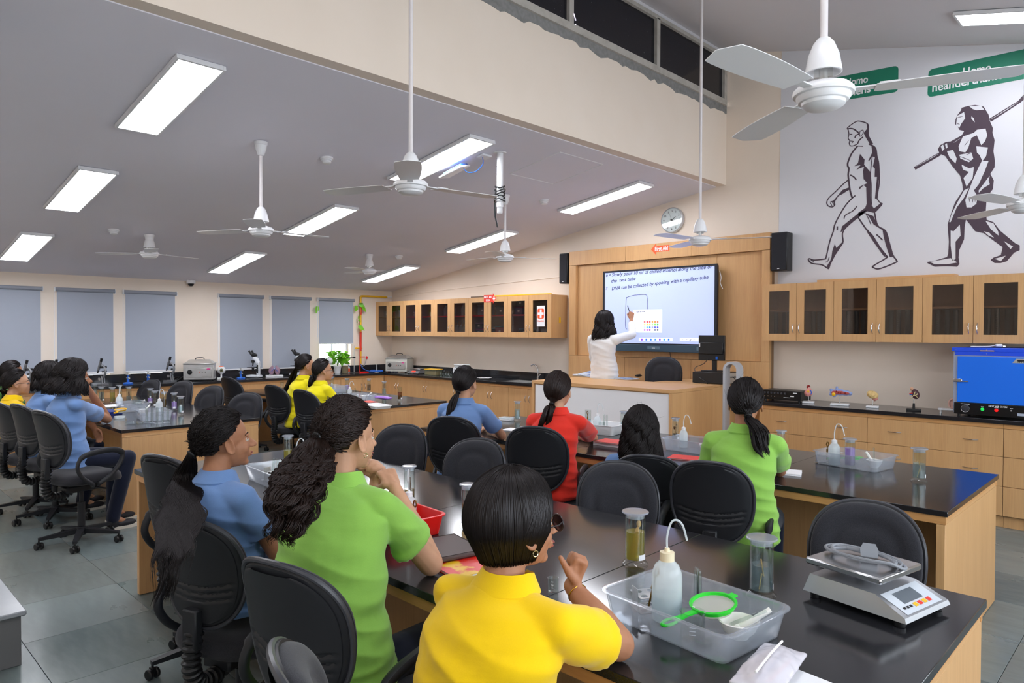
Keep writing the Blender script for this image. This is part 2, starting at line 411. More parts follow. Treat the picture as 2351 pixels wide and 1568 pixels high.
# ---- lights
def light_panel(x, y, high=False, label='', n=1):
    a = math.atan(SL) if x < XB else math.atan(-.245)
    t = thing('ceiling_light', label, 'ceiling light', (x, y, zc(x)-.004), rot=(0, -a, 0), group='flat light panels on the ceiling')
    f = MB()
    f.box(-.6, .6, -.15, -.132, -.03, 0, .002).box(-.6, .6, .132, .15, -.03, 0, .002).box(-.6, -.582, -.132, .132, -.03, 0).box(.582, .6, -.132, .132, -.03, 0).box(-.582, .582, -.132, .132, -.008, 0)
    obj('frame', f, M('white'), t); obj('diffuser', MB().box(-.582, .582, -.132, .132, -.026, -.02), M('panelh') if high else M('panel'), t)
    return t
rows = [(-5.88, 'nearest the camera'), (-3.51, 'in the middle row'), (-1.0, 'in the row nearest the front wall')]
for y, ry in rows:
    for x, rx in ((5.58, 'closest to the fascia'), (3.46, 'between the other two of its row'), (1.33, 'closest to the window wall')):
        light_panel(x, y, False, 'light panel %s, %s' % (ry, rx))
light_panel(9.69, -.8, True, 'light panel on the high ceiling at top right')
for x, y in ((9.69, -3.5), (9.69, -6.1), (5.58, -8.4), (3.46, -8.4), (1.33, -8.4), (9.69, -8.5)):
    light_panel(x, y, x > XB, 'light panel out of view on the high ceiling' if x > XB else 'light panel out of view on the low ceiling')

# ---- fans
def hub_profile():
    return [(.02, .075), (.05, .07), (.085, .058), (.098, .045), (.1, .035), (.098, .028), (.088, .026), (.088, .018), (.08, .006), (.072, .004), (.07, -.006), (.055, -.016), (.03, -.02), (.004, -.021)]
def make_fan(x, y, z, ztop, rot, label, canopy=True):
    t = thing('ceiling_fan', label, 'ceiling fan', (x, y, z), rot, 'white three-bladed ceiling fans')
    obj('motor_housing', MB().lathe(hub_profile(), 40), M('white'), t)
    obj('lower_canopy', MB().lathe([(.012, .225), (.02, .222), (.034, .205), (.05, .165), (.058, .12), (.06, .105), (.055, .104), (.03, .14), (.012, .16)], 28), M('white'), t)
    obj('shackle', MB().cyl((0, 0, .06), (0, 0, .17), .014).box(-.03, .03, -.006, .006, .09, .13), M('steel'), t)
    obj('rod', MB().cyl((0, 0, .15), (0, 0, ztop-z-.02), .0125), mat('rod_paint', 'D8D2D2', .5) if 'rod_paint' not in D.materials else D.materials['rod_paint'], t)
    if canopy: obj('ceiling_canopy', MB().lathe([(.014, -.115), (.024, -.11), (.03, -.095), (.042, -.06), (.046, -.03), (.05, -.028), (.052, -.004), (.02, 0)], 24, (0, 0, ztop-z)), M('white'), t)
    for k in range(3):
        a = k*2*PI/3; ca, sa = math.cos(a), math.sin(a); Mx = Matrix.Rotation(a, 4, 'Z')
        b = MB(Mx); V = []; F = []; N_ = 14
        for i in range(N_+1):
            u = i/N_; rr = .16+u*.44; wd = .052+.018*math.sin(u*PI*.75); 
            if u > .9: wd *= math.sqrt(max(0, 1-((u-.9)/.1)**2))*.9+.1
            tw = R_(5-2*u)
            for s_ in (-1, 1):
                for h in (0, .0022): V.append((rr, s_*wd*math.cos(tw), .034+s_*wd*math.sin(tw)+h))
        for i in range(N_):
            p = i*4; q = p+4; F += [(p, p+2, q+2, q), (p+1, q+1, q+3, p+3), (p, q, q+1, p+1), (p+2, p+3, q+3, q+2)]
        F += [(0, 1, 3, 2), (N_*4, N_*4+2, N_*4+3, N_*4+1)]
        b.add(V, F); bl = obj('blade', b, M('white'), t)
        br = MB(Mx).box(.085, .19, -.016, .016, .036, .041).box(.17, .23, -.035, .035, .038, .042)
        obj('blade_bracket', br, M('white'), bl)
    return t
fans = [('fan nearest the window wall on the camera side', 343, 590, 2.242, -4.897, R_(104)-_th), ('fan between the two light rows at left, on a long rod', 605, 538, 5.184, -5.023, R_(88)-_th),
        ('fan near the far corner of the low ceiling', 848, 628, 2.30, -2.043, R_(58)-_th), ('fan on the low ceiling in front of the screen wall', 1161, 598, 5.108, -2.168, R_(60)-_th)]
for lb, px, py, X_, Y_, ro in fans:
    hz = at(px, py, Y=Y_)[2]
    make_fan(X_, Y_, float(hz), zc(X_), ro+_th, lb)
for lb, px, py, dd, ro in (('fan hanging from the high ceiling on a long rod, left of the bare pipe', 943, 440, 4.0, R_(81)-_th), ('large fan nearest the camera at upper right', 1890, 238, 2.40, R_(22)-_th),
                       ('fan hanging in front of the wood panelling', 1607, 560, 6.22, R_(24)-_th), ('fan cut off by the right edge of the picture', 2352, 482, 4.5, R_(15)-_th)):
    p = at(px, py, D=dd); make_fan(float(p[0]), float(p[1]), float(p[2]), zc(p[0]), ro+_th, lb)
# ---- ceiling fittings
for lb, x, y in (('smoke detector left of the tall mounting pole', 5.122, -4.392), ('smoke detector right of the pole, near the screen wall', 5.165, -1.59), ('smoke detector near the window wall at left', 2.279, -5.266), ('smoke detector above the far corner cabinets', 2.334, -1.56)):
    t = thing('smoke_detector', lb, 'smoke detector', (x, y, zc(x)), rot=(0, -math.atan(SL), 0), group='round smoke detectors')
    obj('base', MB().lathe([(.05, -.018), (.055, -.014), (.055, 0)], 24), M('whitep'), t)
    obj('head', MB().lathe([(.01, -.05), (.03, -.048), (.036, -.042), (.034, -.03), (.044, -.028), (.044, -.018)], 24), M('whitep'), t)
t = thing('dome_camera', 'white dome security camera on the window wall', 'camera', (.07, -3.62, zc(.07)))
obj('base', MB().lathe([(.055, -.05), (.062, -.045), (.062, 0)], 24), M('whitep'), t)
obj('dome', MB().lathe([(.004, -.092), (.022, -.088), (.036, -.075), (.044, -.05)], 24), M('blk'), t)
px_, py_ = 5.985, -3.116; zt = zc(px_)
t = thing('mounting_pole', 'white perforated pole hanging from the ceiling with coiled black cable', 'pole', (px_, py_, zt))
obj('pole', MB().cyl((0, 0, 0), (0, 0, -.46), .03, n=20), M('whitep'), t)
obj('ceiling_plate', MB().lathe([(.06, -.008), (.06, 0)], 20), M('whitep'), t)
obj('pole_tip', MB().lathe([(.02, -.56), (.026, -.55), (.026, -.5), (.031, -.5), (.031, -.46)], 20), M('whitep'), t)
cb = MB()
for k in range(5):
    r = .04+.008*random.random(); z = -.3-.03*k-.02
    cb.tube([(r*math.cos(a)*1.1, r*math.sin(a), z+.012*math.sin(a*2+k)) for a in np.linspace(0, 2*PI, 14)], .006, 6)
cb.tube([(-.04, 0, -.3), (-.07, 0, -.42), (-.06, 0, -.58), (-.03, 0, -.68)], .008, 6)
obj('cable', cb, M('blk'), t)
for k in range(5): obj('hole', MB().cyl((-.02, -.026, -.06-.07*k), (-.022, -.03, -.06-.07*k), .005, n=8), M('blk'), t)
ax, ay = 5.62, -3.35
t = thing('access_point', 'white flat wireless unit hanging askew beside the pole', 'router', (ax, ay, zc(ax)-.10), rot=(.25, -.35, .3))
obj('housing', MB().cbox((0, 0, 0), (.26, .2, .022), .008), M('whitep'), t)
obj('back_plate', MB().cbox((.02, 0, .018), (.2, .15, .014), .004), M('bluep'), t)
t = thing('ceiling_socket', 'small white junction box with blue cable on the ceiling', 'socket', (5.86, -3.2, zc(5.86)-.002), rot=(0, -math.atan(SL), 0))
obj('box', MB().box(-.045, .045, -.06, .06, -.02, 0, .004), M('whitep'), t)
obj('blue_cable', MB().tube(bez([(0, -.02, -.02), (0, -.03, -.09), (-.05, -.08, -.15), (-.12, -.12, -.14), (-.17, -.13, -.07)]), .0035, 6), M('bluep'), t)

# ---- roller blinds
BL = [(-6.14, -5.455, 1.075), (-5.317, -4.62, 1.075), (-4.507, -3.815, 1.072), (-3.203, -2.495, 1.05), (-2.377, -1.666, 1.04), (-1.536, -.831, 1.427)]
nm = ['roller blind cut off by the left edge of the picture', 'wide roller blind behind the student in blue at the left table', 'roller blind above the two small blue burner stands', 'roller blind right of the steel water bath, behind the binocular microscope', 'roller blind fifth from the left, above the lung model', 'short roller blind raised above the potted plant']
for (a, b, z), lb in zip(BL, nm):
    t = thing('roller_blind', 'grey '+lb, 'window blind', (.03, (a+b)/2, 2.185), group='grey roller blinds on the window wall'); h = (b-a)/2
    obj('roller_tube', MB().cyl((.015, -h, -.02), (.015, h, -.02), .026, n=20), M('blindtube'), t)
    obj('fabric', MB().box(.012, .014, -h+.02, h-.02, z-2.185, -.02), M('blind'), t)
    obj('bottom_bar', MB().box(.006, .02, -h+.02, h-.02, z-2.185-.02, z-2.185, .003), M('whitep'), t)
    obj('pull_chain', MB().tube([(.02, -h-.012, -.02), (.02, -h-.014, -.5), (.02, -h-.012, z-2.185+.1)], .003, 5), M('whitep'), t)
    obj('bracket', MB().box(-.025, .03, -h-.008, -h, -.05, .01), M('whitep'), t); obj('bracket', MB().box(-.025, .03, h, h+.008, -.05, .01), M('whitep'), t)

# ================================================================ CABINETS AND WORKTOPS
def hpull(horizontal=False, L=.096):
    p = [(0, 0, -L/2), (0, -.018, -L*.3), (0, -.026, 0), (0, -.018, L*.3), (0, 0, L/2)]
    if horizontal: p = [(z, y, 0) for _, y, z in p]
    return MB().tube(bez(p, 4), .0045, 6).mesh('handle')
HV, HH = hpull(), hpull(True, .11)
HV.materials.append(M('chrome')); HH.materials.append(M('chrome'))
def glass_door(parent, x0, x1, z0, z1, y, hand):
    b = .075; m = MB(); x0 += .002; x1 -= .002
    m.box(x0, x0+b, y, y+.018, z0, z1).box(x1-b, x1, y, y+.018, z0, z1).box(x0+b, x1-b, y, y+.018, z0, z0+b).box(x0+b, x1-b, y, y+.018, z1-b, z1)
    d = obj('door', m, M('wood'), parent)
    obj('pane', MB().box(x0+b, x1-b, y+.007, y+.011, z0+b, z1-b), M('pane'), d)
    obj('handle', HV, None, d, (x1-.03 if hand > 0 else x0+.03, y, z0+.13))
    return d
def upper_unit(x0, x1, lb, open_shelf='red', inner=None):
    z0, z1, yf = 1.552, 2.155, -.35
    t = thing('wall_cabinet', lb, 'wall cabinet', (x0, yf, z0), group='wall cabinets with glass doors'); w = x1-x0; h = z1-z0; d = .345
    m = MB().box(.001, .018, .02, d, 0, h).box(w-.018, w-.001, .02, d, 0, h).box(.018, w-.018, .02, d, 0, .018).box(.018, w-.018, .02, d, h-.018, h).box(.018, w-.018, d-.006, d, .018, h-.018)
    obj('carcass', m, M('wood'), t)
    obj('shelf', MB().box(.02, w-.02, .035, d-.01, h*.52, h*.52+.018), M('redp') if open_shelf == 'red' else M('wood'), t)
    glass_door(t, 0, w/2, 0, h, 0, 1); glass_door(t, w/2, w, 0, h, 0, -1)
    return t
nm = ['leftmost wall cabinet, next to the window wall corner', 'wall cabinet with white crockery on its red shelf', 'wall cabinet holding white wash bottles', 'wall cabinet below the red first aid box sign, with plastic boxes', 'wall cabinet with the first aid sticker on its pane']
UX = [-.059+.061, .81, 1.65, 2.49, 3.345, 4.2]
UC = [upper_unit(UX[k], UX[k+1], nm[k], 'wood' if k == 0 else 'red') for k in range(5)]
nm = ['wall cabinet nearest the wood panelling on the right', 'wall cabinet at right with measuring cylinders, left of the blue oven', 'wall cabinet directly above the blue oven', 'wall cabinet beyond the right edge']
URX = [7.22, 7.966, 8.76, 9.56, 10.36]
UR = [upper_unit(URX[k], URX[k+1], nm[k], 'wood') for k in range(4)]
tag(obj('wood_plank', MB().box(7.78, 9.0, -.3, -.14, 2.157, 2.182, .002), M('woodh')), 'long loose board lying on top of the right wall cabinets', 'board')
def base_unit(x0, x1, lb, parent_rot=0, loc=None, drawers=None, y0=-.57, top=.865):
    w = x1-x0; t = thing('base_cabinet', lb, 'base cabinet', loc if loc is not None else (x0, y0, 0), parent_rot, 'beech base cabinets under the worktops')
    obj('carcass', MB().box(.001, w-.001, .02, .55, .1, top).box(.001, w-.001, .06, .5, 0, .1), M('woodin'), t)
    obj('plinth', MB().box(.001, w-.001, .045, .06, .001, .1), M('wood'), t)
    obj('top_rail', MB().box(.001, w-.001, -.004, .02, .842, .879), M('lip'), t)
    if drawers is None:
        for k in range(2):
            d = obj('door', MB().box(k*w/2+.002, (k+1)*w/2-.002, 0, .018, .104, .84, .0015), M('wood'), t)
            obj('handle', HV, None, d, (w/2+(-.035 if k == 0 else .035), 0, .70))
    else:
        for z0, z1 in drawers:
            d = obj('drawer', MB().box(.002, w-.002, 0, .018, z0+.0015, z1-.0015, .0015), M('wood'), t)
            for hx in (.235, w-.235): obj('handle', HH, None, d, (hx, 0, (z0+z1)/2+.005))
    return t
x = .57; k = 0
lbl = ['corner', 'second from the corner', 'third from the corner', 'below the yellow-lidded box', 'below the sink', 'beside the teacher desk']
for k in range(6):
    if x > 5.2: break
    base_unit(x, x+.755, 'two-door base cabinet on the front wall, '+lbl[k], top=.66 if k in (3, 4) else .865); x += .755
for k, (a, b) in enumerate(((7.30, 8.362), (8.362, 9.43), (9.43, 10.5))):
    base_unit(a, b, ('wide drawer cabinet '+['left of the centre seam, beneath the organ models', 'beneath the kidney model and the blue oven', 'beyond the blue oven'][k]), drawers=((.105, .353), (.353, .603), (.603, .841)))
# along the window wall, facing +X
for k in range(7):
    yy = -.575-.85*k
    base_unit(0, .85, 'two-door base cabinet under the windows, '+['corner end', 'second from corner', 'third from corner', 'fourth from corner', 'fifth from corner', 'sixth from corner', 'at the left end'][k], -PI/2*-1, (.57, yy-.85, 0))
def worktop(name, lb, mb): return tag(obj(name, mb, M('granite')), lb, 'worktop')
worktop('worktop', 'black granite worktop along the front wall with the sink', MB().box(.6, 3.36, -.6, -.001, .88, .915, .003).box(3.36, 3.86, -.6, -.5, .88, .915).box(3.36, 3.86, -.12, -.001, .88, .915).box(3.86, 5.12, -.6, -.001, .88, .915, .003))
worktop('worktop', 'black granite worktop under the windows', MB().box(.001, .599, -6.6, -.001, .88, .915, .003))
worktop('worktop', 'black granite worktop on the right with the organ models and oven', MB().box(7.26, 10.6, -.6, -.001, .88, .915, .003))
tag(obj('backsplash', MB().box(.6, 4.34, -.018, -.001, .916, 1.03, .002), M('granite')), 'black granite upstand along the front wall', 'backsplash')
tag(obj('backsplash', MB().box(.001, .018, -6.6, -.02, .916, 1.03, .002), M('granite')), 'black granite upstand below the windows', 'backsplash')
t = thing('sink', 'steel sink let into the front worktop below the tap', 'sink', (3.61, -.31, .885))
obj('bowl', MB().box(-.25, .25, -.19, .19, -.19, -.185).box(-.25, -.245, -.19, .19, -.185, .03).box(.245, .25, -.19, .19, -.185, .03).box(-.245, .245, -.19, -.185, -.185, .03).box(-.245, .245, .185, .19, -.185, .03), M('steel'), t)
obj('drain', MB().lathe([(.03, -.184), (.03, -.18), (.01, -.181)], 16), M('chrome'), t)
t = thing('tap', 'chrome gooseneck tap over the sink', 'tap', (3.72, -.09, .915))
obj('spout', MB().tube(bez([(0, 0, .05), (0, 0, .14), (-.02, 0, .2), (-.06, 0, .235), (-.11, 0, .235), (-.14, 0, .215)], 5), .011, 10), M('chrome'), t)
obj('body', MB().lathe([(.025, 0), (.025, .01), (.018, .015), (.017, .07)], 16), M('chrome'), t)
obj('lever', MB().cyl((0, 0, .05), (.06, -.03, .09), .007).cyl((.055, -.03, .085), (.075, -.035, .1), .012), M('chrome'), t)

# ---- lab tables
def lab_table(x0, x1, y0, y1, lb, seams=(), H=.78):
    t = thing('lab_table', lb, 'lab table', (x0, y0, 0), group='long lab tables with black granite tops'); w = x1-x0; d = y1-y0
    xs = [0]+[s-x0 for s in seams]+[w]
    for a, b in zip(xs[:-1], xs[1:]): obj('top_slab', MB().box(a+(.0008 if a else -.0), b-(.0008 if b < w else 0), 0, d, H-.028, H, .002), M('granite'), t)
    m = MB().box(.01, w-.01, .01, .03, H-.068, H-.0285).box(.01, w-.01, d-.03, d-.01, H-.068, H-.0285).box(.01, w-.01, .03, d-.03, H-.05, H-.0285)
    obj('top_frame', m, M('lip'), t)
    for a in (.012, w-.05):
        obj('end_panel', MB().box(a, a+.038, .012, d-.012, .004, H-.07, .001), M('wood'), t)
        obj('end_rail', MB().box(a, a+.038, .03, d-.03, H-.068, H-.0285), M('woodh'), t)
    for k in range(3):
        a, b = .05+(w-.1)*k/3, .05+(w-.1)*(k+1)/3
        obj('back_panel', MB().box(a+.001, b-.001, d/2-.009, d/2+.009, .06, H-.051), M('wood'), t)
    obj('foot_rail', MB().box(.05, w-.05, d/2-.03, d/2+.03, .0, .06), M('woodin'), t)
    return t
T1 = lab_table(5.86, 10.09, -6.18, -4.93, 'lab table nearest the camera, with the weighing scale', (7.95, 9.06))
T2 = lab_table(5.62, 9.72, -3.75, -2.50, 'lab table in front of the teacher desk on the right', (7.3, 8.68))
T3 = lab_table(.72, 3.97, -5.70, -4.45, 'lab table at the left with test tubes and a yellow strainer', (2.2,))
T4 = lab_table(.72, 3.97, -3.24, -2.04, 'lab table behind the two students in yellow', (2.6,))

# ---- teacher's desk and side cabinet
dz = 1.08
t = thing('teacher_desk', 'tall teacher desk with a white front board', 'desk', (5.12, -1.74, .25)); w = 1.84
obj('desktop', MB().box(0, w, 0, .82, dz-.25-.035, dz-.25, .002), M('woodh'), t)
for a in (.0, w-.03): obj('side_panel', MB().box(a, a+.03, .002, .81, .001, dz-.25-.036), M('wood'), t)
obj('front_frame', MB().box(.031, w-.031, .03, .045, .001, dz-.25-.036), M('wood'), t)
obj('front_board', MB().box(.04, w-.04, .018, .03, .03, dz-.25-.045), M('whitep'), t)
t = thing('side_cabinet', 'beech cabinet beside the desk carrying the computer', 'cabinet', (6.22, -.9, .25)); w = .72
obj('top', MB().box(0, w, 0, .72, dz-.25-.025, dz-.25, .002), M('woodh'), t)
obj('side_panel', MB().box(w-.02, w, .002, .72, .001, dz-.25-.026), M('wood'), t); obj('side_panel', MB().box(0, .02, .002, .72, .001, dz-.25-.026), M('wood'), t)
obj('back_panel', MB().box(.02, w-.02, .002, .02, .001, dz-.25-.026), M('wood'), t)

# ================================================================ TASK CHAIRS
def sup(a, n=2.5):
    c, s = math.cos(a), math.sin(a)
    return math.copysign(abs(c)**(2/n), c), math.copysign(abs(s)**(2/n), s)
def back_surface(half_w, half_h, kind):
    """closed pad: rings from the rim to the centre on the front, and again on the back"""
    NR, NA = 16, 56; V = []; F = []
    def place(r, a, side):
        cx, cz = sup(a); z = cz*r*half_h; wd = half_w*(1+.03*z/half_h-.05*(z/half_h)**2); x = cx*r*wd
        bow = .045*(x/half_w)**2-.03*(z/half_h)**2*(1 if z > 0 else .4)
        if kind == 'pad':
            th = .038*math.sqrt(max(0, 1-r**5)); y = bow+(.012+th if side > 0 else .006)
            if side > 0:
                q = abs(r-.62); arch = max(0, 1-(q/.13)**2) if z > -.3*half_h else 0; y -= .012*arch
        else:
            th = .024*math.sqrt(max(0, 1-r**8)); y = bow+(.008 if side > 0 else -th+.004)
            if side < 0:
                for g in range(3):
                    zc_ = -.26-.13*g-.07*(1-(x/half_w)**2)*0+.10*(abs(x)/half_w)**2.5
                    dz_ = (z/half_h-zc_)/.022
                    if abs(dz_) < 1 and r < .93: y += .007*(1-dz_**2)
                if r > .93: y -= .003
        return (x, y, z)
    rr = [1-(k/NR)**1.3 for k in range(NR)] if kind == 'pad' else [1-(k/NR) for k in range(NR)]
    if kind != 'pad': NRb = 30
    for side in (1, -1):
        for k in range(NR):
            for j in range(NA): V.append(place(rr[k], 2*PI*j/NA, side))
        V.append(place(0, 0, side))
    n1 = NR*NA+1
    for s_ in (0, 1):
        o_ = s_*n1
        for k in range(NR-1):
            for j in range(NA):
                j2 = (j+1) % NA; F.append((o_+k*NA+j, o_+k*NA+j2, o_+(k+1)*NA+j2, o_+(k+1)*NA+j))
        for j in range(NA): F.append((o_+(NR-1)*NA+j, o_+(NR-1)*NA+(j+1) % NA, o_+NR*NA))
    for j in range(NA): j2 = (j+1) % NA; F.append((j, n1+j, n1+j2, j2))
    return MB().add(V, F)
def shell_mesh(hw, hh):
    """back shell as a dense grid so its curved grooves show"""
    m = back_surface(hw, hh, 'shell'); NX, NZ = 30, 60; V = []; F = []
    for i in range(NZ+1):
        z = (-.86+1.72*i/NZ)*hh
        cz = abs(z/hh)/.9; wd = hw*(1+.03*z/hh-.05*(z/hh)**2)*.9*max(.02, (1-min(1, cz)**2.6))**(1/2.6)
        for j in range(NX+1):
            u = -1+2*j/NX; x = u*wd; y = .045*(x/hw)**2-.03*(z/hh)**2*(1 if z > 0 else .4)-.0235
            e = max(abs(u), 0); y += .004*max(0, (e-.9)/.1)
            for g in range(3):
                z0 = -.24-.12*g+.13*(abs(x)/hw)**2
                q = (z/hh-z0)/.03
                if abs(q) < 1 and e < .93: y += .007*(1-q*q)
            V.append((x, y, z))
    for i in range(NZ):
        for j in range(NX): p = i*(NX+1)+j; F.append((p, p+1, p+NX+2, p+NX+1))
    return m.add(V, F)
def make_chair():
    t = thing('task_chair', 'x', 'chair', (0, 0, 0))
    hub = MB().lathe([(.03, .065), (.036, .075), (.036, .125), (.028, .13)], 16)
    for k in range(5):
        a = PI/2+k*2*PI/5+.3; c, s = math.cos(a), math.sin(a)
        hub.add([(c*r-s*w_, s*r+c*w_, z) for r, w_, z in ((.02, -.026, .12), (.02, .026, .12), (.28, .015, .087), (.28, -.015, .087), (.02, -.022, .08), (.02, .022, .08), (.28, .013, .068), (.28, -.013, .068))],
                [(0,1,2,3),(7,6,5,4),(0,4,5,1),(1,5,6,2),(2,6,7,3),(3,7,4,0)])
    obj('star_base', hub, M('shell'), t)
    cm = MB()
    for s_ in (-.018, .018):
        cm.lathe([(.004, -.009), (.022, -.009), (.026, -.005), (.026, .005), (.022, .009), (.004, .009)], 14)
        nn = len(cm.v); 
        for i in range(nn-84, nn): x, y, z = cm.v[i]; cm.v[i] = (x, z+s_, y+.0265)
    cm.box(-.014, .014, -.008, .008, .02, .056).cyl((0, 0, .05), (0, 0, .075), .006, n=8)
    cme = cm.mesh('caster'); cme.materials.append(M('blk'))
    for k in range(5):
        a = PI/2+k*2*PI/5+.3; obj('caster', cme, None, t, (.275*math.cos(a), .275*math.sin(a), 0), (0, 0, a*1.7+k))
    obj('gas_column', MB().cyl((0, 0, .12), (0, 0, .30), .026).cyl((0, 0, .30), (0, 0, .40), .014), M('shell'), t)
    obj('seat_mechanism', MB().cbox((0, -.02, .40), (.14, .24, .05), .01).cyl((.05, .05, .4), (.22, .07, .40), .006), M('shell'), t)
    s = MB(); NR, NA = 8, 40; V = []; F = []
    prof = [(1, -.012), (1.0, .004), (.985, .022), (.95, .036), (.88, .046), (.7, .052), (.4, .050), (.05, .046)]
    prof = [(.05, -.035), (.8, -.035), (.96, -.026)]+prof
    for r, z in prof:
        for j in range(NA):
            cx, cy = sup(2*PI*j/NA, 3.2); V.append((cx*.235*r, cy*.225*r+.02, .475+z-.02*max(0, cy*r)**4*1.2+.008*(cx*r)**2))
    for i in range(len(prof)-1):
        for j in range(NA): j2 = (j+1) % NA; F.append((i*NA+j, i*NA+j2, (i+1)*NA+j2, (i+1)*NA+j))
    F.append(tuple(range(NA))); F.append(tuple(range((len(prof)-1)*NA, len(prof)*NA)))
    obj('seat', s.add(V, F), M('fabric'), t)
    bx, bz, tilt = -.235, .80, R_(9)
    Mb = Matrix.Translation((0, bx, bz)) @ Matrix.Rotation(tilt, 4, 'X')
    for nm_, hw, hh, kd, mt in (('backrest', .200, .218, 'pad', 'fabric'), ('back_shell', .207, .224, 'shell', 'shell')):
        mb = back_surface(hw, hh, kd) if kd == 'pad' else shell_mesh(hw, hh)
        mb.v = [tuple(Mb @ Vector(p)) for p in mb.v]; obj(nm_, mb, M(mt), t)
    rim = []
    for j in range(56):
        cx, cz = sup(2*PI*j/56); z = cz*.224; x = cx*.207*(1+.03*z/.224-.05*(z/.224)**2)
        rim.append(Mb @ Vector((x, .045*(x/.207)**2-.03*(z/.224)**2*(1 if z > 0 else .4)-.006, z)))
    obj('edge_trim', MB().tube(rim, .0085, 8, closed=True), M('rim'), t)
    obj('back_bar', MB().box(-.035, .035, -.272, -.235, .50, .66, .006), M('shell'), t)
    bp = bez([(0, -.24, .58), (0, -.255, .50), (0, -.255, .43), (0, -.225, .37), (0, -.15, .36), (0, -.08, .385)], 12); rs = [(.036 if (i//2) % 2 else .028) for i in range(len(bp))]
    obj('bellows', MB().tube(bp, rs, 14), M('blk'), t)
    for s_ in (-1, 1):
        pa = bez([(s_*.2, -.03, .44), (s_*.255, -.05, .455), (s_*.268, -.13, .52), (s_*.272, -.17, .60), (s_*.272, -.13, .675), (s_*.272, 0, .70), (s_*.272, .11, .695), (s_*.27, .165, .655), (s_*.268, .14, .58), (s_*.262, .07, .50), (s_*.25, 0, .455), (s_*.2, .02, .44)], 6)
        ra = [.017+(.007 if p.z > .66 else 0) for p in pa]
        obj('armrest', MB().tube(pa, ra, 10, flat=.75), M('shell'), t)
    return t
chair0 = make_chair(); CH_USED = [False]
CHPARTS = {}
def place_chair(px, py, Yp, yaw, label, lift=None, ztop=None, arms=True, X=None):
    """chair whose backrest top middle is seen at (px, py) with the backrest standing on the line Y=Yp"""
    p = at(px, py, Y=Yp); zt = p[2] if ztop is None else ztop
    lf = max(-.06, min(.2, float(zt-1.01))) if lift is None else lift
    c, s = math.cos(yaw), math.sin(yaw); off = Vector((-s*-.27, c*-.27))
    x, y = p[0]-off.x, p[1]-off.y
    r = chair0 if not CH_USED[0] else chair0.copy()
    if r is not chair0: COL.objects.link(r)
    r.location = (float(x), float(y), 0); r.rotation_euler = (0, 0, yaw); r['label'] = label; r['group'] = 'black office chairs around the room'
    if r is chair0: ch = kids(chair0); CHPARTS['k'] = [(c_, c_.name.split('.')[0]) for c_ in ch]
    base = []
    for c_, n_ in CHPARTS['k']:
        if n_ == 'armrest' and not arms: continue
        if r is chair0: k = c_
        else: k = c_.copy(); COL.objects.link(k); k.parent = r; k.location.z = c_.get('z0', 0) if n_ != 'caster' else 0
        if r is chair0: c_['z0'] = 0.0
        if n_ == 'caster': k.location.z = 0
        if n_ not in ('star_base', 'caster'): k.location = (0, 0, lf if n_ != 'gas_column' else lf*.5)
    CH_USED[0] = True
    return r

# ================================================================ WHERE THE CHAIRS STAND
PC = place_chair; U = R_
PC(432, 1197, -6.62, U(22), 'office chair of the long-haired student in blue nearest the camera')
PC(372, 1046, -6.46, U(17), 'empty office chair beside the long-haired student in blue, at the near table')
PC(640, 1287, -6.70, U(14), 'office chair of the curly-haired student in lime green')
PC(668, 1508, -6.98, U(-22), 'chair whose grey back top pokes into the bottom edge of the picture')
PC(1150, 1568, -7.02, U(10), 'office chair of the short-haired student in yellow, below the picture edge', lift=-.02)
PC(926, 978, -4.55, PI+U(30), 'empty office chair facing the camera behind the green student, with full cushion showing', arms=False)
PC(1097, 1060, -4.62, PI+U(25), 'low office chair with only its rounded top showing above the near table', arms=False)
PC(1418, 1066, -4.62, PI+U(38), 'empty office chair with an arched cushion in front of the curly student', arms=False)
PC(1990, 1160, -4.60, PI+U(14), 'empty office chair behind the weighing scale', arms=False)
PC(1035, 958, -4.32, U(30), 'office chair of the ponytailed student in blue at the right table')
PC(1228, 981, -4.32, U(30), 'office chair of the student in red')
PC(1485, 1085, -4.30, U(26), 'office chair of the student with long curly hair and blue shirt')
PC(1630, 1061, -4.42, U(20), 'office chair of the student in lime green on the right')
PC(98, 944, -6.38, U(14), 'office chair of the big-haired student in blue at the left table')
PC(45, 929, -6.36, U(14), 'office chair behind the big-haired student in blue, second at the left table')
PC(2, 925, -6.40, U(12), 'office chair cut by the left edge of the picture')
PC(350, 873, -4.36, PI+U(20), 'empty chair farthest left on the far side of the left table', arms=False, X=1)
PC(423, 876, -4.28, PI+U(20), 'second empty chair on the far side of the left table', arms=False)
PC(490, 888, -4.27, PI+U(22), 'third empty chair on the far side of the left table', arms=False)
PC(570, 904, -4.24, PI+U(32), 'empty chair at the right end of the left table, cushion facing the camera', arms=False)
PC(524, 867, -3.66, U(12), 'empty chair with ridged back beside the two students in yellow')
PC(627, 885, -3.84, U(10), 'office chair of the left student in yellow with long ponytail')
PC(694, 896, -3.86, U(10), 'office chair of the student in yellow with glasses at the middle table')
c_ = PC(1524, 823, -.60, PI+U(30), 'office chair behind the teacher desk', lift=.08, arms=True)
c_.location.z = .25

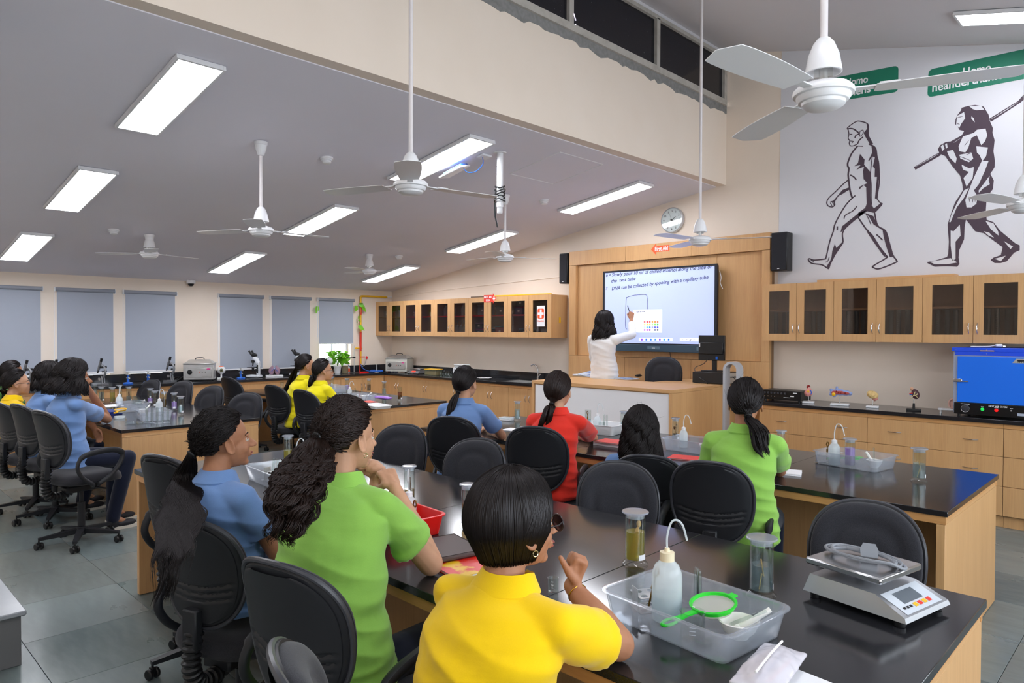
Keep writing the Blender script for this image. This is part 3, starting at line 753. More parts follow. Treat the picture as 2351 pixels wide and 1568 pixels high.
# ================================================================ PEOPLE
def remesh(mb, name, vox, sm=4, disp=None, fac=.5):
    o = D.objects.new('tmp', mb.mesh('tmp', 0)); COL.objects.link(o)
    r = o.modifiers.new('r', 'REMESH'); r.mode = 'VOXEL'; r.voxel_size = vox; r.use_smooth_shade = True
    s_ = o.modifiers.new('s', 'SMOOTH'); s_.factor = fac; s_.iterations = sm
    bpy.context.view_layer.update()
    me = D.meshes.new_from_object(o.evaluated_get(bpy.context.evaluated_depsgraph_get())); me.name = name
    D.objects.remove(o)
    if disp:
        n = len(me.vertices); co = np.empty(n*3); me.vertices.foreach_get('co', co); co = co.reshape(n, 3)
        no = np.empty(n*3); me.vertices.foreach_get('normal', no); no = no.reshape(n, 3)
        co += no*np.array([disp(p) for p in co])[:, None]; me.vertices.foreach_set('co', co.ravel()); me.update()
    return me
def skin(name, c, c2): return tex(mat(name, c, .5, spec=.35), nscale=30, c2=c2, amt=.35)
SKINS = [skin('skin_warm_brown', 'B07C5E', '9A6548'), skin('skin_light_brown', 'C99A7C', 'B58263'), skin('skin_deep_brown', '96644A', '7F523A')]
def hairmat(name, c, c2):
    m = D.materials.new(name); m.use_nodes = True; N = m.node_tree.nodes; L = m.node_tree.links; N.remove(N['Principled BSDF'])
    tc = N.new('ShaderNodeTexCoord'); n = N.new('ShaderNodeTexNoise'); n.inputs['Scale'].default_value = 45; L.new(tc.outputs['Object'], n.inputs['Vector'])
    r = N.new('ShaderNodeMix'); r.data_type = 'RGBA'; r.inputs[6].default_value = (*lin(c), 1); r.inputs[7].default_value = (*lin(c2), 1); L.new(n.outputs[0], r.inputs[0])
    d = N.new('ShaderNodeBsdfDiffuse'); L.new(r.outputs[2], d.inputs[0]); g = N.new('ShaderNodeBsdfGlossy'); g.inputs['Roughness'].default_value = .38; g.inputs[0].default_value = (.75, .72, .75, 1)
    mx = N.new('ShaderNodeMixShader'); mx.inputs[0].default_value = .035; L.new(d.outputs[0], mx.inputs[1]); L.new(g.outputs[0], mx.inputs[2]); L.new(mx.outputs[0], N['Material Output'].inputs[0]); return m
HAIRM = hairmat('black_hair', '0D0A09', '191412'); HAIRB = hairmat('dark_brown_hair', '18100D', '2A1D17')
eyew = mat('eye_white', 'CFC8C0', .45); iris = mat('iris', '241812', .2); lipm = mat('lips', '9A5347', .45)
def cloth(name, c, c2): return tex(tex(mat(name, c, .85, spec=.2, sheen=.2), nscale=600, detail=1, c2=c2, amt=.35, bump=.12, bdist=.0008), scale=(1, 1, 3), nscale=5, detail=3, bump=.25, bdist=.012)
CL = {'blue': cloth('blue_pique', '7293C6', '5F80B4'), 'lime': cloth('lime_pique', '92C558', '80B44A'), 'yellow': cloth('yellow_pique', 'F6CC0C', 'E8BC08'), 'lemon': cloth('lemon_pique', 'EFE016', 'DCCB10'),
      'red': cloth('red_pique', 'EE3A2C', 'D42A20'), 'white': cloth('white_shirt_cloth', 'E9E9E9', 'D8D8DA'), 'dark': cloth('dark_green_cloth', '3E6B2E', '2E5422')}
NAVY = cloth('navy_trousers', '161C30', '0F1424'); JEAN = cloth('blue_denim', '2F5E8E', '24496F')
def noise_fold(O, fwd, amp, base=.0):
    fx, fy = fwd
    def f(p):
        q = p-O; a = q[0]*fy-q[1]*fx; b = q[0]*fx+q[1]*fy; z = q[2]
        w = noise.noise(Vector((a*3+z*2.2, b*3, z*13+a*3))); w2 = noise.noise(Vector((a*9, b*9+3, z*22-a*6)))
        low = max(0, min(1, 1.35-z/.40))
        return amp*(.3+low)*((1-abs(w)*2.6)*1.3+w2*.7)+base
    return f
def numesh(name, V, F):
    me = D.meshes.new(name); me.vertices.add(len(V)); me.vertices.foreach_set('co', np.ascontiguousarray(V, dtype=np.float32).ravel())
    F = np.asarray(F, dtype=np.int32); me.loops.add(F.size); me.loops.foreach_set('vertex_index', F.ravel())
    me.polygons.add(len(F)); me.polygons.foreach_set('loop_start', np.arange(0, F.size, F.shape[1], dtype=np.int32))
    me.polygons.foreach_set('use_smooth', np.ones(len(F), dtype=bool)); me.update(calc_edges=True); me.validate(); return me
def strand_tubes(P, rad, ns=4, taper=.25):
    N_, S_, _ = P.shape; t = np.gradient(P, axis=1); t /= np.linalg.norm(t, axis=2, keepdims=True)+1e-9
    ref = rng.normal(size=(N_, 1, 3)); n = np.cross(t, ref); n /= np.linalg.norm(n, axis=2, keepdims=True)+1e-9; b = np.cross(t, n)
    u = np.linspace(0, 1, S_); prof = np.minimum(1, np.minimum(.6+u*5, taper+(1-u)*4))
    r = (rad.reshape(-1, 1) if np.ndim(rad) else np.full((N_, 1), rad))*prof[None, :]
    V = np.concatenate([(P+n*(r*math.cos(2*PI*k/ns))[..., None]+b*(r*math.sin(2*PI*k/ns))[..., None])[:, :, None, :] for k in range(ns)], axis=2)
    idx = np.arange(N_*S_*ns).reshape(N_, S_, ns); a = idx[:, :-1, :]; c = idx[:, 1:, :]
    F = np.stack([a, np.roll(a, -1, 2), np.roll(c, -1, 2), c], axis=-1).reshape(-1, 4)
    caps = np.concatenate([idx[:, 0, ::-1], idx[:, -1, :]]) if ns == 4 else np.zeros((0, 4), int)
    return V.reshape(-1, 3), np.concatenate([F, caps])
HA = np.array([.079, .099, .101]); HC = np.array([0, -.014, .024])
def hairline(d, low=-.42):
    x, y, z = d[..., 0], d[..., 1], d[..., 2]
    lim = np.interp(z, [-.7, -.3, -.05, .15, .35, .55, .72, 1], [-.45, -.34, -.04, .22, .42, .60, .76, 1.1])
    return (y < lim) & (z > low)
def rdirs(n, low=-.42):
    out = np.zeros((0, 3))
    while len(out) < n:
        d = rng.normal(size=(n*3, 3)); d /= np.linalg.norm(d, axis=1, keepdims=True); out = np.concatenate([out, d[hairline(d, low)]])
    return out[:n]
def cap_mesh(scale=1.035, low=-.5):
    nu, nv = 40, 26; V = []; F = []
    for j in range(nv+1):
        t = PI*j/nv
        for i in range(nu):
            a = 2*PI*i/nu; d = np.array([math.sin(t)*math.cos(a), math.sin(t)*math.sin(a), math.cos(t)])
            s_ = scale if hairline(d, low) else .80
            V.append(HC+HA*d*s_)
    for j in range(nv):
        for i in range(nu): i2 = (i+1) % nu; F.append((j*nu+i, (j+1)*nu+i, (j+1)*nu+i2, j*nu+i2))
    return np.array(V), np.array(F)
def hair(H, Rm, style, tie=(0, -.11, -.015), tail=None, n=900, nt=500, amp=.0, freq=3, length=.2, spread=.03, rad=.0016, tail_rad=.0018, seed=1, curl=False, part=0.0, vol=1.10, wisps=0, tseg=34):
    """returns one mesh in world space"""
    global rng; rng = np.random.default_rng(seed); Rn = np.array(Rm); H = np.array(H)
    VS, FS = [], []
    def put(V, F): FS.append(F+sum(len(v) for v in VS)); VS.append(V)
    cv, cf = cap_mesh(vol-.045 if style != 'drape' else vol-.06); put(cv @ Rn.T+H, cf)
    if style == 'pony':
        T = np.array(tie); d0 = rdirs(n, -.55); dT = (T-HC)/HA; dT /= np.linalg.norm(dT)
        m = d0 @ dT; d0 = d0[m > -.93]; n = len(d0); om = np.arccos(np.clip(d0 @ dT, -1, 1))[:, None]
        S_ = 14; ts_ = np.linspace(0, 1, S_)
        P = np.zeros((n, S_, 3)); off = rng.uniform(0, 1, n)
        for k, t in enumerate(ts_):
            sn = np.maximum(np.sin(om), 1e-3); d = np.sin((1-t)*om)/sn*d0+np.sin(t*om)/sn*dT; d /= np.linalg.norm(d, axis=1, keepdims=True)
            sc_ = (vol-.04)+(.045*off)[:, None]*math.sin(PI*min(1, t*1.1+.1))+.01
            P[:, k] = HC+HA*d*sc_
            if t > .85: P[:, k] = P[:, k]*(1-(t-.85)/.15)+(T+rng.normal(size=(n, 3))*.006)*((t-.85)/.15)
        if amp: ph = rng.uniform(0, 6.28, n)[:, None]; w = amp*.35*np.sin(ts_[None]*2*PI*freq*1.2+ph)*np.sin(PI*ts_)[None]; P += w[..., None]*rng.normal(size=(n, 1, 3))
        V, F = strand_tubes(P, rad*rng.uniform(.7, 1.5, n), 4, .5); put(V @ Rn.T+H, F)
        # the band
        Tw = Rn @ T+H
        if tail is not None:
            C_ = np.array([Tw]+[np.array(p, float) for p in tail]); cc = np.array([tuple(v) for v in bez(C_, 10)])
            L_ = np.concatenate([[0], np.cumsum(np.linalg.norm(np.diff(cc, axis=0), axis=1))]); 
            u = np.linspace(0, 1, tseg); nl = max(12, nt//16); li = rng.integers(0, nl, nt); la = rng.uniform(0, 6.28, nl); lr = np.sqrt(rng.uniform(0, 1, nl)); lln = rng.uniform(.6, 1.0, nl)**.7; lph = rng.uniform(0, 6.28, nl); lfq = rng.uniform(.8, 1.2, nl)
            ang = la[li]+rng.normal(size=nt)*.10; rr = lr[li]+rng.normal(size=nt)*.07; ln = lln[li]*rng.uniform(.9, 1.0, nt)
            P = np.zeros((nt, tseg, 3)); q = u[None]*ln[:, None]*L_[-1]
            for a_ in range(3): P[..., a_] = np.interp(q, L_, cc[:, a_])
            uu = u[None]*ln[:, None]; prof = np.interp(uu, [0, .12, .45, .8, 1], [.25, .75, 1.0, .8, .35])*spread
            right = np.array([_R0[0], _R0[1], 0]); fr = np.array([-_R0[1], _R0[0], 0])
            ang2 = ang[:, None]+(uu*1.2); off = (np.cos(ang2)[..., None]*right+np.sin(ang2)[..., None]*fr*.75)*(rr[:, None]*prof)[..., None]; P += off
            if amp:
                ph = (lph[li]+rng.normal(size=nt)*.25)[:, None]; fq = (freq*lfq[li])[:, None]; am = amp*np.clip(uu*4, 0, 1)
                P += (np.sin(uu*2*PI*fq+ph)*am)[..., None]*right+(np.cos(uu*2*PI*fq+ph)*am)[..., None]*(fr if curl else fr*.3)
                if curl: P[..., 2] += .3*am*np.sin(uu*4*PI*fq+ph)
            V, F = strand_tubes(P, tail_rad*rng.uniform(.7, 1.5, nt), 4, .2); put(V, F)
    else:
        phi = rng.uniform(R_(62), R_(298), n); 
        th0 = np.where(rng.uniform(size=n) < .55, rng.uniform(R_(2), R_(30), n), rng.uniform(R_(20), R_(85), n))
        front = rng.uniform(size=n) < .22; phi0 = np.where(front, np.where(phi < PI, rng.uniform(R_(8), R_(60), n), rng.uniform(R_(300), R_(352), n)), phi)
        th0 = np.where(front, rng.uniform(R_(8), R_(38), n), th0)
        phi = np.where(front, np.where(phi < PI, rng.uniform(R_(66), R_(100), n), rng.uniform(R_(260), R_(294), n)), phi)
        S_ = tseg; ln = length*rng.uniform(.72, 1, n) ; off = rng.uniform(.0, 1, n); P = np.zeros((n, S_, 3)); k1 = int(S_*.45) if length > .12 else int(S_*.7)
        for k in range(k1+1):
            t = k/k1; th_ = th0+(R_(104)-th0)*t; ph = phi0+(phi-phi0)*(t**.7); r_ = (vol-.03)+.05*off+.03*t
            P[:, k] = HC+HA*np.stack([np.sin(th_)*np.sin(ph), np.sin(th_)*np.cos(ph), np.cos(th_)], 1)*r_[:, None]
        base = P[:, k1]; out = base-HC; out[:, 2] = 0; out /= np.linalg.norm(out, axis=1, keepdims=True)
        gz = Rn.T @ np.array([0, 0, -1.])
        for k in range(k1+1, S_):
            t = (k-k1)/(S_-1-k1); P[:, k] = base+gz[None]*(ln*t)[:, None]+out*(part*t*(1-t*.5))[..., None] if np.ndim(part) else base+gz[None]*(ln*t)[:, None]+out*(part*t)
        if amp:
            u = np.linspace(0, 1, S_)[None]; ph = (np.round(phi*3)/3*5+rng.normal(size=n)*.6)[:, None]; am = amp*np.clip(u*2.2-.25, 0, 1)
            tang = np.stack([np.cos(phi), -np.sin(phi), 0*phi], 1)[:, None, :]
            P += (np.sin(u*2*PI*freq+ph)*am)[..., None]*tang+(np.cos(u*2*PI*freq+ph)*am)[..., None]*out[:, None, :]*.8
        V, F = strand_tubes(P, rad*rng.uniform(.7, 1.5, n), 4, .25); put(V @ Rn.T+H, F)
    if wisps:
        d = rdirs(wisps); P = np.zeros((wisps, 12, 3)); kd = rng.normal(size=(wisps, 3))*.018+np.array([0, 0, .012])
        for k in range(12):
            t = k/11; P[:, k] = HC+HA*d*(vol+.02)+kd*t+(np.array([0, 0, .0])+rng.normal(size=(wisps, 3))*.0)+np.sin(t*4+d[:, :1]*9)*.004
        V, F = strand_tubes(P, .0004*np.ones(wisps), 4, .3); put(V @ Rn.T+H, F)
    return np.concatenate(VS), np.concatenate(FS)
def hand(mb, W_, d, nrm, curl, side, s=1.0, spread=.12):
    d = Vector(d).normalized(); nrm = Vector(nrm); nrm = (nrm-d*nrm.dot(d)).normalized(); u = d.cross(nrm)*side; W_ = Vector(W_)
    cs = [curl]*4 if not isinstance(curl, (list, tuple)) else curl
    for i, (lt, ln) in enumerate(((.027, .066), (.009, .075), (-.009, .070), (-.026, .054))):
        k0 = W_+d*.012*s+u*lt*.6*s; k1 = W_+d*(.086-.004*abs(i-1))*s+u*lt*s-nrm*.002; mb.cap_(k0, k1, .0135*s, .0112*s, 10)
        a = 0; p = k1; dd = (d+u*spread*(1.2-i*.8)*.5).normalized()
        for sg, bn, r0, r1 in ((.46, 1.42, .0098, .0088), (.30, 1.6, .0088, .0080), (.24, .9, .0080, .0068)):
            a += cs[i]*bn; q = p+(dd*math.cos(a)+nrm*math.sin(a))*ln*sg*s; mb.cap_(p, q, r0*s, r1*s, 9); p = q
    mb.cap_(W_, W_+d*.05*s, .0215*s, .017*s, 10)
    t0 = W_+d*.022*s+u*.024*s; t1 = t0+(d*.55+u*.62*(1-.75*cs[0])+nrm*(.45+.5*cs[0])).normalized()*.042*s; t2 = t1+(d*.8+u*.15+nrm*(.4+cs[0]*.5)).normalized()*.032*s; t3 = t2+(d*.8-u*.15+nrm*(.3+cs[0]*.6)).normalized()*.024*s
    mb.cap_(t0, t1, .0155*s, .012*s, 9).cap_(t1, t2, .0115*s, .0098*s, 9).cap_(t2, t3, .0098*s, .008*s, 9)
def person(label, H, hy, hp, by, shirt, sk, hairkw, pel=None, lean=.12, armR=None, armL=None, vox=.008, roll=0, legs=True, trous=None, hairm=None, ears=True, sleeve=.62, standing=False, fold=.007, size=1.0, face=True, glasses=None, longsleeve=False, group=None, shw=.158, bulk=1.0, earring=False, hs=1.06, pp=None):
    """hy, by: head and body turn left of the +Y direction; hp: head pitch up"""
    H = Vector([float(v) for v in H]); fw = Vector((-math.sin(by), math.cos(by), 0)); rt = Vector((fw.y, -fw.x, 0))
    zp = .60 if pel is None else pel; Pp = Vector((H.x, H.y, zp))-fw*lean if pp is None else Vector((pp[0], pp[1], zp))
    Nb = H-fw*.055+Vector((0, 0, -.148)); t = thing('person', label, 'person', (Pp.x, Pp.y, .25 if standing else 0), group=group); O = t.location.copy()
    Rh = (Matrix.Rotation(hy, 3, 'Z') @ Matrix.Rotation(hp, 3, 'X') @ Matrix.Rotation(roll, 3, 'Y'))
    Rh0 = Rh; Rh = Rh*hs
    def L(v): return H+Rh @ Vector(v)
    mb = MB(); hd = []
    def e(c, r, tilt=None): mb.ell(L(c), r, Rh if tilt is None else Rh @ tilt, 18, 12)
    e((0, -.012, .026), (.073, .091, .086)); e((0, .024, -.028), (.059, .064, .078)); e((0, .034, -.070), (.041, .044, .036)); e((0, .066, -.092), (.020, .017, .016))
    for s_ in (-1, 1): e((s_*.034, .05, -.032), (.023, .025, .027))
    e((0, .070, .014), (.044, .018, .013)); mb.cap_(L((0, .080, .004)), L((0, .110, -.030)), .008, .0125, 10)
    for s_ in (-1, 1): e((s_*.010, .097, -.034), (.0075, .009, .007))
    e((0, .088, -.058), (.021, .011, .0062)); e((0, .085, -.068), (.018, .011, .0068))
    for s_ in (-1, 1):
        ear = [L((s_*(.078+.006*math.cos(a)*0+.004), -.012+.015*math.sin(a)-.006*math.cos(a), -.010+.030*math.cos(a))) for a in np.linspace(.3, 5.6, 12)]
        mb.tube(ear, .0048, 8); mb.ell(L((s_*.076, -.006, -.014)), (.005, .013, .024), Rh, 10, 8); mb.ell(L((s_*.078, .001, -.037)), (.0055, .007, .009), Rh, 10, 8)
    mb.cap_(L((0, -.028, -.05)), Nb+Vector((0, 0, -.02)), .050, .054, 16)
    # trunk under the clothes
    mb.cap_(Nb+Vector((0, 0, -.06)), Pp+Vector((0, 0, .08)), .075, .09, 14)
    arms = {}
    for s_, spec in ((1, armR), (-1, armL)):
        S = Nb+rt*(s_*shw)+Vector((0, 0, -.062))
        if spec is None: E_ = S+Vector((0, 0, -.235))+fw*.13+rt*(s_*.05); Wr = E_+fw*.19+rt*(-s_*.10)+Vector((0, 0, .02 if not standing else -.1)); Hd = (Wr-E_).normalized(); N_ = Vector((0, 0, -1)); cu = .35
        else: E_, Wr, Hd, N_ = [Vector([float(q) for q in v]) for v in spec[:4]]; cu = spec[4]
        arms[s_] = (S, E_, Wr)
        mb.cap_(S, E_, .034, .038*bulk, 14); mb.cap_(E_, E_+(Wr-E_)*.35, .038*bulk, .037*bulk, 14); mb.cap_(E_+(Wr-E_)*.35, Wr, .037*bulk, .0235, 14)
        mb.cap_(S, Nb+Vector((0, 0, -.07)), .034, .05, 12); hand(mb, Wr, Hd, N_, cu, s_, size)
    hips = [Pp+rt*(s_*.085)+Vector((0, 0, -.02)) for s_ in (1, -1)]; feet = []
    if legs:
        for h_, s_ in zip(hips, (1, -1)):
            if standing: K = h_+Vector((0, 0, -.42))+fw*.02; A = K+Vector((0, 0, -.40))-fw*.02; A.z = .25+.09
            else: K = h_+fw*.40+rt*(s_*.04)+Vector((0, 0, -.02)); A = Vector((K.x, K.y, .10))-fw*(.12 if s_ > 0 else .02)
            mb.cap_(h_, K, .062, .045, 12); mb.cap_(K, A, .045, .033, 12); mb.cap_(A, A+fw*.08+Vector((0, 0, -.045)), .03, .025, 10); feet.append((h_, K, A, s_))
    mb.v = [tuple(Vector(p)-O) for p in mb.v]
    obj('body', remesh(mb, 'body', vox, 3), SKINS[sk], t)
    if face:
        for s_ in (-1, 1):
            q = MB(); q.ell(L((s_*.030, .0665, -.003))-O, (.0125, .0125, .0095), Rh, 14, 10); ey = obj('eye', q, eyew, t)
            q = MB(); q.ell(L((s_*.0305, .0765, -.003))-O, (.0055, .0035, .0058), Rh, 12, 8); obj('iris', q, iris, ey)
            q = MB(); q.tube([L((s_*x, y, z))-O for x, y, z in ((.012, .081, .018), (.028, .078, .023), (.046, .061, .017))], [.0022, .003, .0014], 6); obj('eyebrow', q, HAIRM, t)
            q = MB(); q.tube([L((s_*x, y, z))-O for x, y, z in ((.016, .078, .002), (.030, .0805, .0075), (.045, .066, .0))], [.002, .0035, .002], 6); obj('eyelid', q, SKINS[sk], t)
        q = MB(); q.ell(L((0, .0925, -.0585))-O, (.0195, .009, .0042), Rh, 14, 8).ell(L((0, .090, -.0675))-O, (.017, .0092, .0052), Rh, 14, 8); obj('lips', q, lipm, t)
    if earring:
        for s_ in (-1, 1): obj('earring', MB().tube([L((s_*.083, .001+.007*math.cos(a), -.05+.007*math.sin(a)))-O for a in np.linspace(0, 2*PI, 12)], .0014, 6), mat('earring_metal', 'D8C8A0', .2, metal=1) if 'earring_metal' not in D.materials else D.materials['earring_metal'], t)
    if glasses:
        gm = D.materials.get('glasses_frame') or mat('glasses_frame', '2A2426', .3); q = MB()
        for s_ in (-1, 1):
            q.tube([L((s_*.032+.024*math.cos(a)*(1 if s_ > 0 else -1), .098-.010*abs(math.cos(a))*0, -.006+.020*math.sin(a)))-O for a in np.linspace(0, 2*PI, 20)], .0018, 6)
            q.tube([L((s_*.056, .097, .002))-O, L((s_*.078, .07, .003))-O, L((s_*.083, 0, .002))-O, L((s_*.082, -.02, -.012))-O], .0016, 6)
        q.tube([L((-.009, .099, 0))-O, L((0, .101, .003))-O, L((.009, .099, 0))-O], .0015, 6); g_ = obj('glasses', q, gm, t)
        for s_ in (-1, 1): q = MB(); q.ell(L((s_*.032, .098, -.006))-O, (.023, .0012, .019), Rh, 18, 8); obj('lens', q, D.materials.get('tinted_lens') or glassy('tinted_lens', '8A8090' if glasses == 'dark' else 'E8EEF0', .02, .04), g_)
    # trousers and shoes
    tr = MB(); tr.ell(Pp+Vector((0, 0, -.01)), (.165, .125, .10) , Matrix.Rotation(by, 3, 'Z'), 20, 12)
    for h_, K, A, s_ in feet: tr.cap_(h_, K, .088, .064, 16); tr.cap_(K, A+Vector((0, 0, .0)), .064, .054, 14)
    tr.v = [tuple(Vector(p)-O) for p in tr.v]; obj('trousers', remesh(tr, 'trousers', max(vox, .01), 4), trous or NAVY, t)
    for h_, K, A, s_ in feet:
        gz = .25 if standing else 0; q = MB(Matrix.Translation(Vector((A.x, A.y, gz))+fw*.05-O) @ Matrix.Rotation(by, 4, 'Z'))
        q.prism([(-.035, -.10), (.035, -.10), (.043, 0), (.045, .08), (.03, .14), (-.02, .14), (-.042, .08), (-.04, 0)], .001, .022)
        sh = obj('shoe', q, D.materials.get('shoe_sole') or mat('shoe_sole', 'D6D0C4', .6), t)
        q = MB(Matrix.Translation(Vector((A.x, A.y, gz))+fw*.05-O) @ Matrix.Rotation(by, 4, 'Z')); q.ell((0, .05, .04), (.04, .085, .03)).ell((0, -.05, .05), (.037, .05, .045)); obj('upper', remesh(q, 'upper', .008, 2), D.materials.get('shoe_black') or mat('shoe_black', '1E1E24', .6), sh)
    # shirt
    sb = MB(); ax = Nb-Pp; dn = 0 if not standing else -.06
    def ring(u, rx, ry, dz_=0): return (Pp+ax*u+Vector((0, 0, dz_))+fw*(-.02*math.sin(PI*min(1, u))), rx*bulk, ry*bulk, by)
    sb.loft([ring(0, .170, .128, -.085+dn), ring(0, .178, .138, -.03), ring(.12, .168, .130), ring(.3, .150, .117), ring(.5, .150, .120), ring(.68, .160, .124), ring(.82, .158, .112), ring(.92, .128, .088), ring(.985, .07, .066), ring(1.02, .060, .058)], 28)
    for s_, (S, E_, Wr) in arms.items():
        sb.cap_(Nb+Vector((0, 0, -.055))+rt*(s_*.05), S, .064, .054, 16)
        if longsleeve: sb.cap_(S, E_, .060, .048, 16); sb.tube([E_, E_+(Wr-E_)*.72], [.048, .042], 16)
        else:
            e1 = S+(E_-S)*sleeve; sb.tube([S, S+(e1-S)*.5, e1], [.054, .060*bulk**.7, .062*bulk**.7], 18)
            d_ = (e1-S).normalized(); sb.tube([e1-d_*.026, e1], [.0645*bulk**.7, .0645*bulk**.7], 18)
    sb.v = [tuple(Vector(p)-O) for p in sb.v]
    obj('shirt', remesh(sb, 'shirt', max(vox, .0075), 3, noise_fold(np.array(Pp-O)-np.array([0, 0, .05]), (fw.x, fw.y), fold)), CL[shirt], t)
    # collar
    cl = MB(); V = []; F = []; Cn = Nb-O; nk = (H-Nb).normalized()
    for k in range(28):
        a = PI/2+.16+(2*PI-.32)*k/27; ca, sa = math.cos(a), math.sin(a)
        for r, z in ((.0585, .052), (.064, .056), (.088, .012), (.084, .004), (.060, .02)):
            droop = -.022*max(0, sa)
            V.append(Cn+rt*(ca*r*1.05)+fw*(sa*r+.008+z*.25)+Vector((0, 0, z+droop-.012)))
    for k in range(27):
        for j in range(5): j2 = (j+1) % 5; F.append((k*5+j, k*5+j2, (k+1)*5+j2, (k+1)*5+j))
    F += [(0, 1, 2, 3, 4), (135+4, 135+3, 135+2, 135+1, 135)]
    obj('collar', cl.add(V, F), CL[shirt], t)
    # hair
    kw = dict(hairkw); V, F = hair(H, Rh, **kw); V = V-np.array(O); obj('hair', numesh('hair', V, F), hairm or HAIRM, t)
    if kw['style'] == 'pony':
        T = Vector(kw.get('tie', (0, -.11, -.015))); q = MB(); c_ = L(T)-O; dr = (L(T*1.25)-L(T)).normalized(); dr = (dr+Vector((0, 0, -.5))).normalized()
        a1 = dr.orthogonal().normalized(); a2 = dr.cross(a1)
        q.tube([c_+(a1*math.cos(a)+a2*math.sin(a))*.016 for a in np.linspace(0, 2*PI, 16)[:-1]], .006, 8, closed=True); obj('hair_tie', q, M('blk'), t)
    return t
def pz(x, y, z): return [float(v) for v in at(x, y, Z=z)]
def py(x, y, Y): return [float(v) for v in at(x, y, Y=Y)]
TZ = .78+.036
# --- near table
Hb = py(517, 1012, -6.42)
def tl(pts): return [py(x, y, Y_) for x, y, Y_ in pts]
person('student with a very long black ponytail and blue polo shirt, nearest at left', Hb, U(-4), U(4), U(18), 'blue', 0,
       dict(style='pony', tie=(0, -.125, -.03), tail=tl([(428, 1105, -6.55), (418, 1180, -6.75), (392, 1270, -6.92), (385, 1340, -6.95), (372, 1400, -6.95)]), n=1900, nt=1500, amp=.017, freq=3.0, spread=.066, seed=3, rad=.0013, tail_rad=.0013, tseg=48, wisps=10, vol=1.10),
       pel=.60, pp=(7.74, -6.36), vox=.0052, fold=.009, earring=False, bulk=1.06)
Hg = py(800, 1004, -6.30); elb = pz(988, 1292, TZ+.01)
person('student with a thick curly dark ponytail and lime green polo shirt', Hg, U(8), U(-2), U(22), 'lime', 1,
       dict(style='pony', tie=(0, -.125, .01), tail=tl([(712, 1050, -6.50), (688, 1110, -6.62), (668, 1190, -6.68), (655, 1265, -6.68)]), n=1700, nt=1300, amp=.014, freq=5.5, spread=.085, curl=True, seed=5, tail_rad=.0017, tseg=52, wisps=30, vol=1.13),
       pel=.58, pp=(8.64, -6.47), vox=.0052, hairm=HAIRB, armR=(elb, py(905, 1118, -6.12), (-.55, .1, .35), (-.4, .25, -.8), .75), armL=(pz(850, 1262, TZ), py(862, 1106, -6.05), (.3, -.1, .6), (0, -.7, -.5), .7), fold=.010, earring=True, bulk=1.2, shw=.165)
Hy = py(1186, 1202, -6.33); elb = pz(1418, 1478, TZ+.01)
yp = person('student with short black hair, dark glasses and golden yellow polo shirt, nearest the camera', Hy, U(-16), U(2), U(6), 'yellow', 0,
       dict(style='drape', n=3600, length=.07, rad=.0019, seed=8, vol=1.17, part=-.035, tseg=20), pel=.58, lean=.16, vox=.0050, glasses='dark', earring=True,
       armR=(elb, py(1312, 1345, -6.08), (.22, .22, .85), (-.45, -.75, .1), 1.0), armL=(pz(1130, 1420, TZ), pz(1325, 1420, TZ-.01), (.9, .5, 0), (0, 0, -1), .4), fold=.008, bulk=1.18, shw=.172, hs=1.08)
a_, b_ = Vector(py(1312, 1345, -6.08)), Vector([float(v) for v in elb]); d_ = (b_-a_).normalized(); e1_ = d_.orthogonal().normalized(); e2_ = d_.cross(e1_)
obj('bracelet', MB().tube([a_+d_*.03+(e1_*math.cos(q)+e2_*math.sin(q))*.029-yp.location for q in np.linspace(0, 2*PI, 20)[:-1]], .0016, 6, closed=True), mat('gold', 'D8A848', .25, metal=1), yp)
# --- right-hand table
He = py(1070, 880, -4.0)
person('student with a straight dark ponytail and blue polo shirt at the right table', He, U(16), U(2), U(26), 'blue', 1,
       dict(style='pony', tie=(0, -.11, -.055), tail=tl([(1040, 925, -4.15), (1033, 955, -4.17), (1028, 985, -4.17)]), n=900, nt=420, amp=.002, freq=1.5, spread=.035, seed=11, rad=.0022, tail_rad=.0022), pel=.62, lean=.12,
       armR=(pz(1152, 1000, TZ), pz(1120, 985, TZ), (-.8, .3, 0), (0, 0, -1), .3))
He = py(1283, 897, -3.98)
person('student in a red polo shirt with a loose ponytail', He, U(16), U(2), U(24), 'red', 1,
       dict(style='pony', tie=(.0, -.11, -.075), tail=tl([(1262, 940, -4.13), (1252, 965, -4.15), (1240, 990, -4.16)]), n=900, nt=420, amp=.003, freq=1.5, spread=.04, seed=12, rad=.0022, tail_rad=.0022), pel=.62, lean=.12, hairm=HAIRB,
       armR=(pz(1362, 1005, TZ), pz(1312, 1000, TZ-.01), (-.8, .1, 0), (0, 0, -1), .4))
He = py(1471, 985, -4.02)
person('student with long loose curly hair and blue shirt sitting low', He, U(28), U(-6), U(26), 'blue', 1,
       dict(style='drape', n=2800, length=.38, amp=.020, freq=4.2, rad=.0020, seed=14, vol=1.17, part=.05, tseg=40, wisps=40), pel=.50, lean=.10)
He = py(1712, 925, -4.03)
person('student in lime green on the right with a low messy ponytail', He, U(22), U(0), U(20), 'lime', 0,
       dict(style='pony', tie=(.02, -.115, -.055), tail=tl([(1742, 985, -4.16), (1742, 1020, -4.18), (1760, 1055, -4.18)]), n=1200, nt=420, amp=.006, freq=1.4, spread=.05, seed=15, rad=.0022, tail_rad=.0016, wisps=20), pel=.62, lean=.10, bulk=1.04,
       armR=(pz(1790, 1080, TZ), pz(1772, 1068, TZ), (-.8, .5, 0), (0, 0, -1), .4))
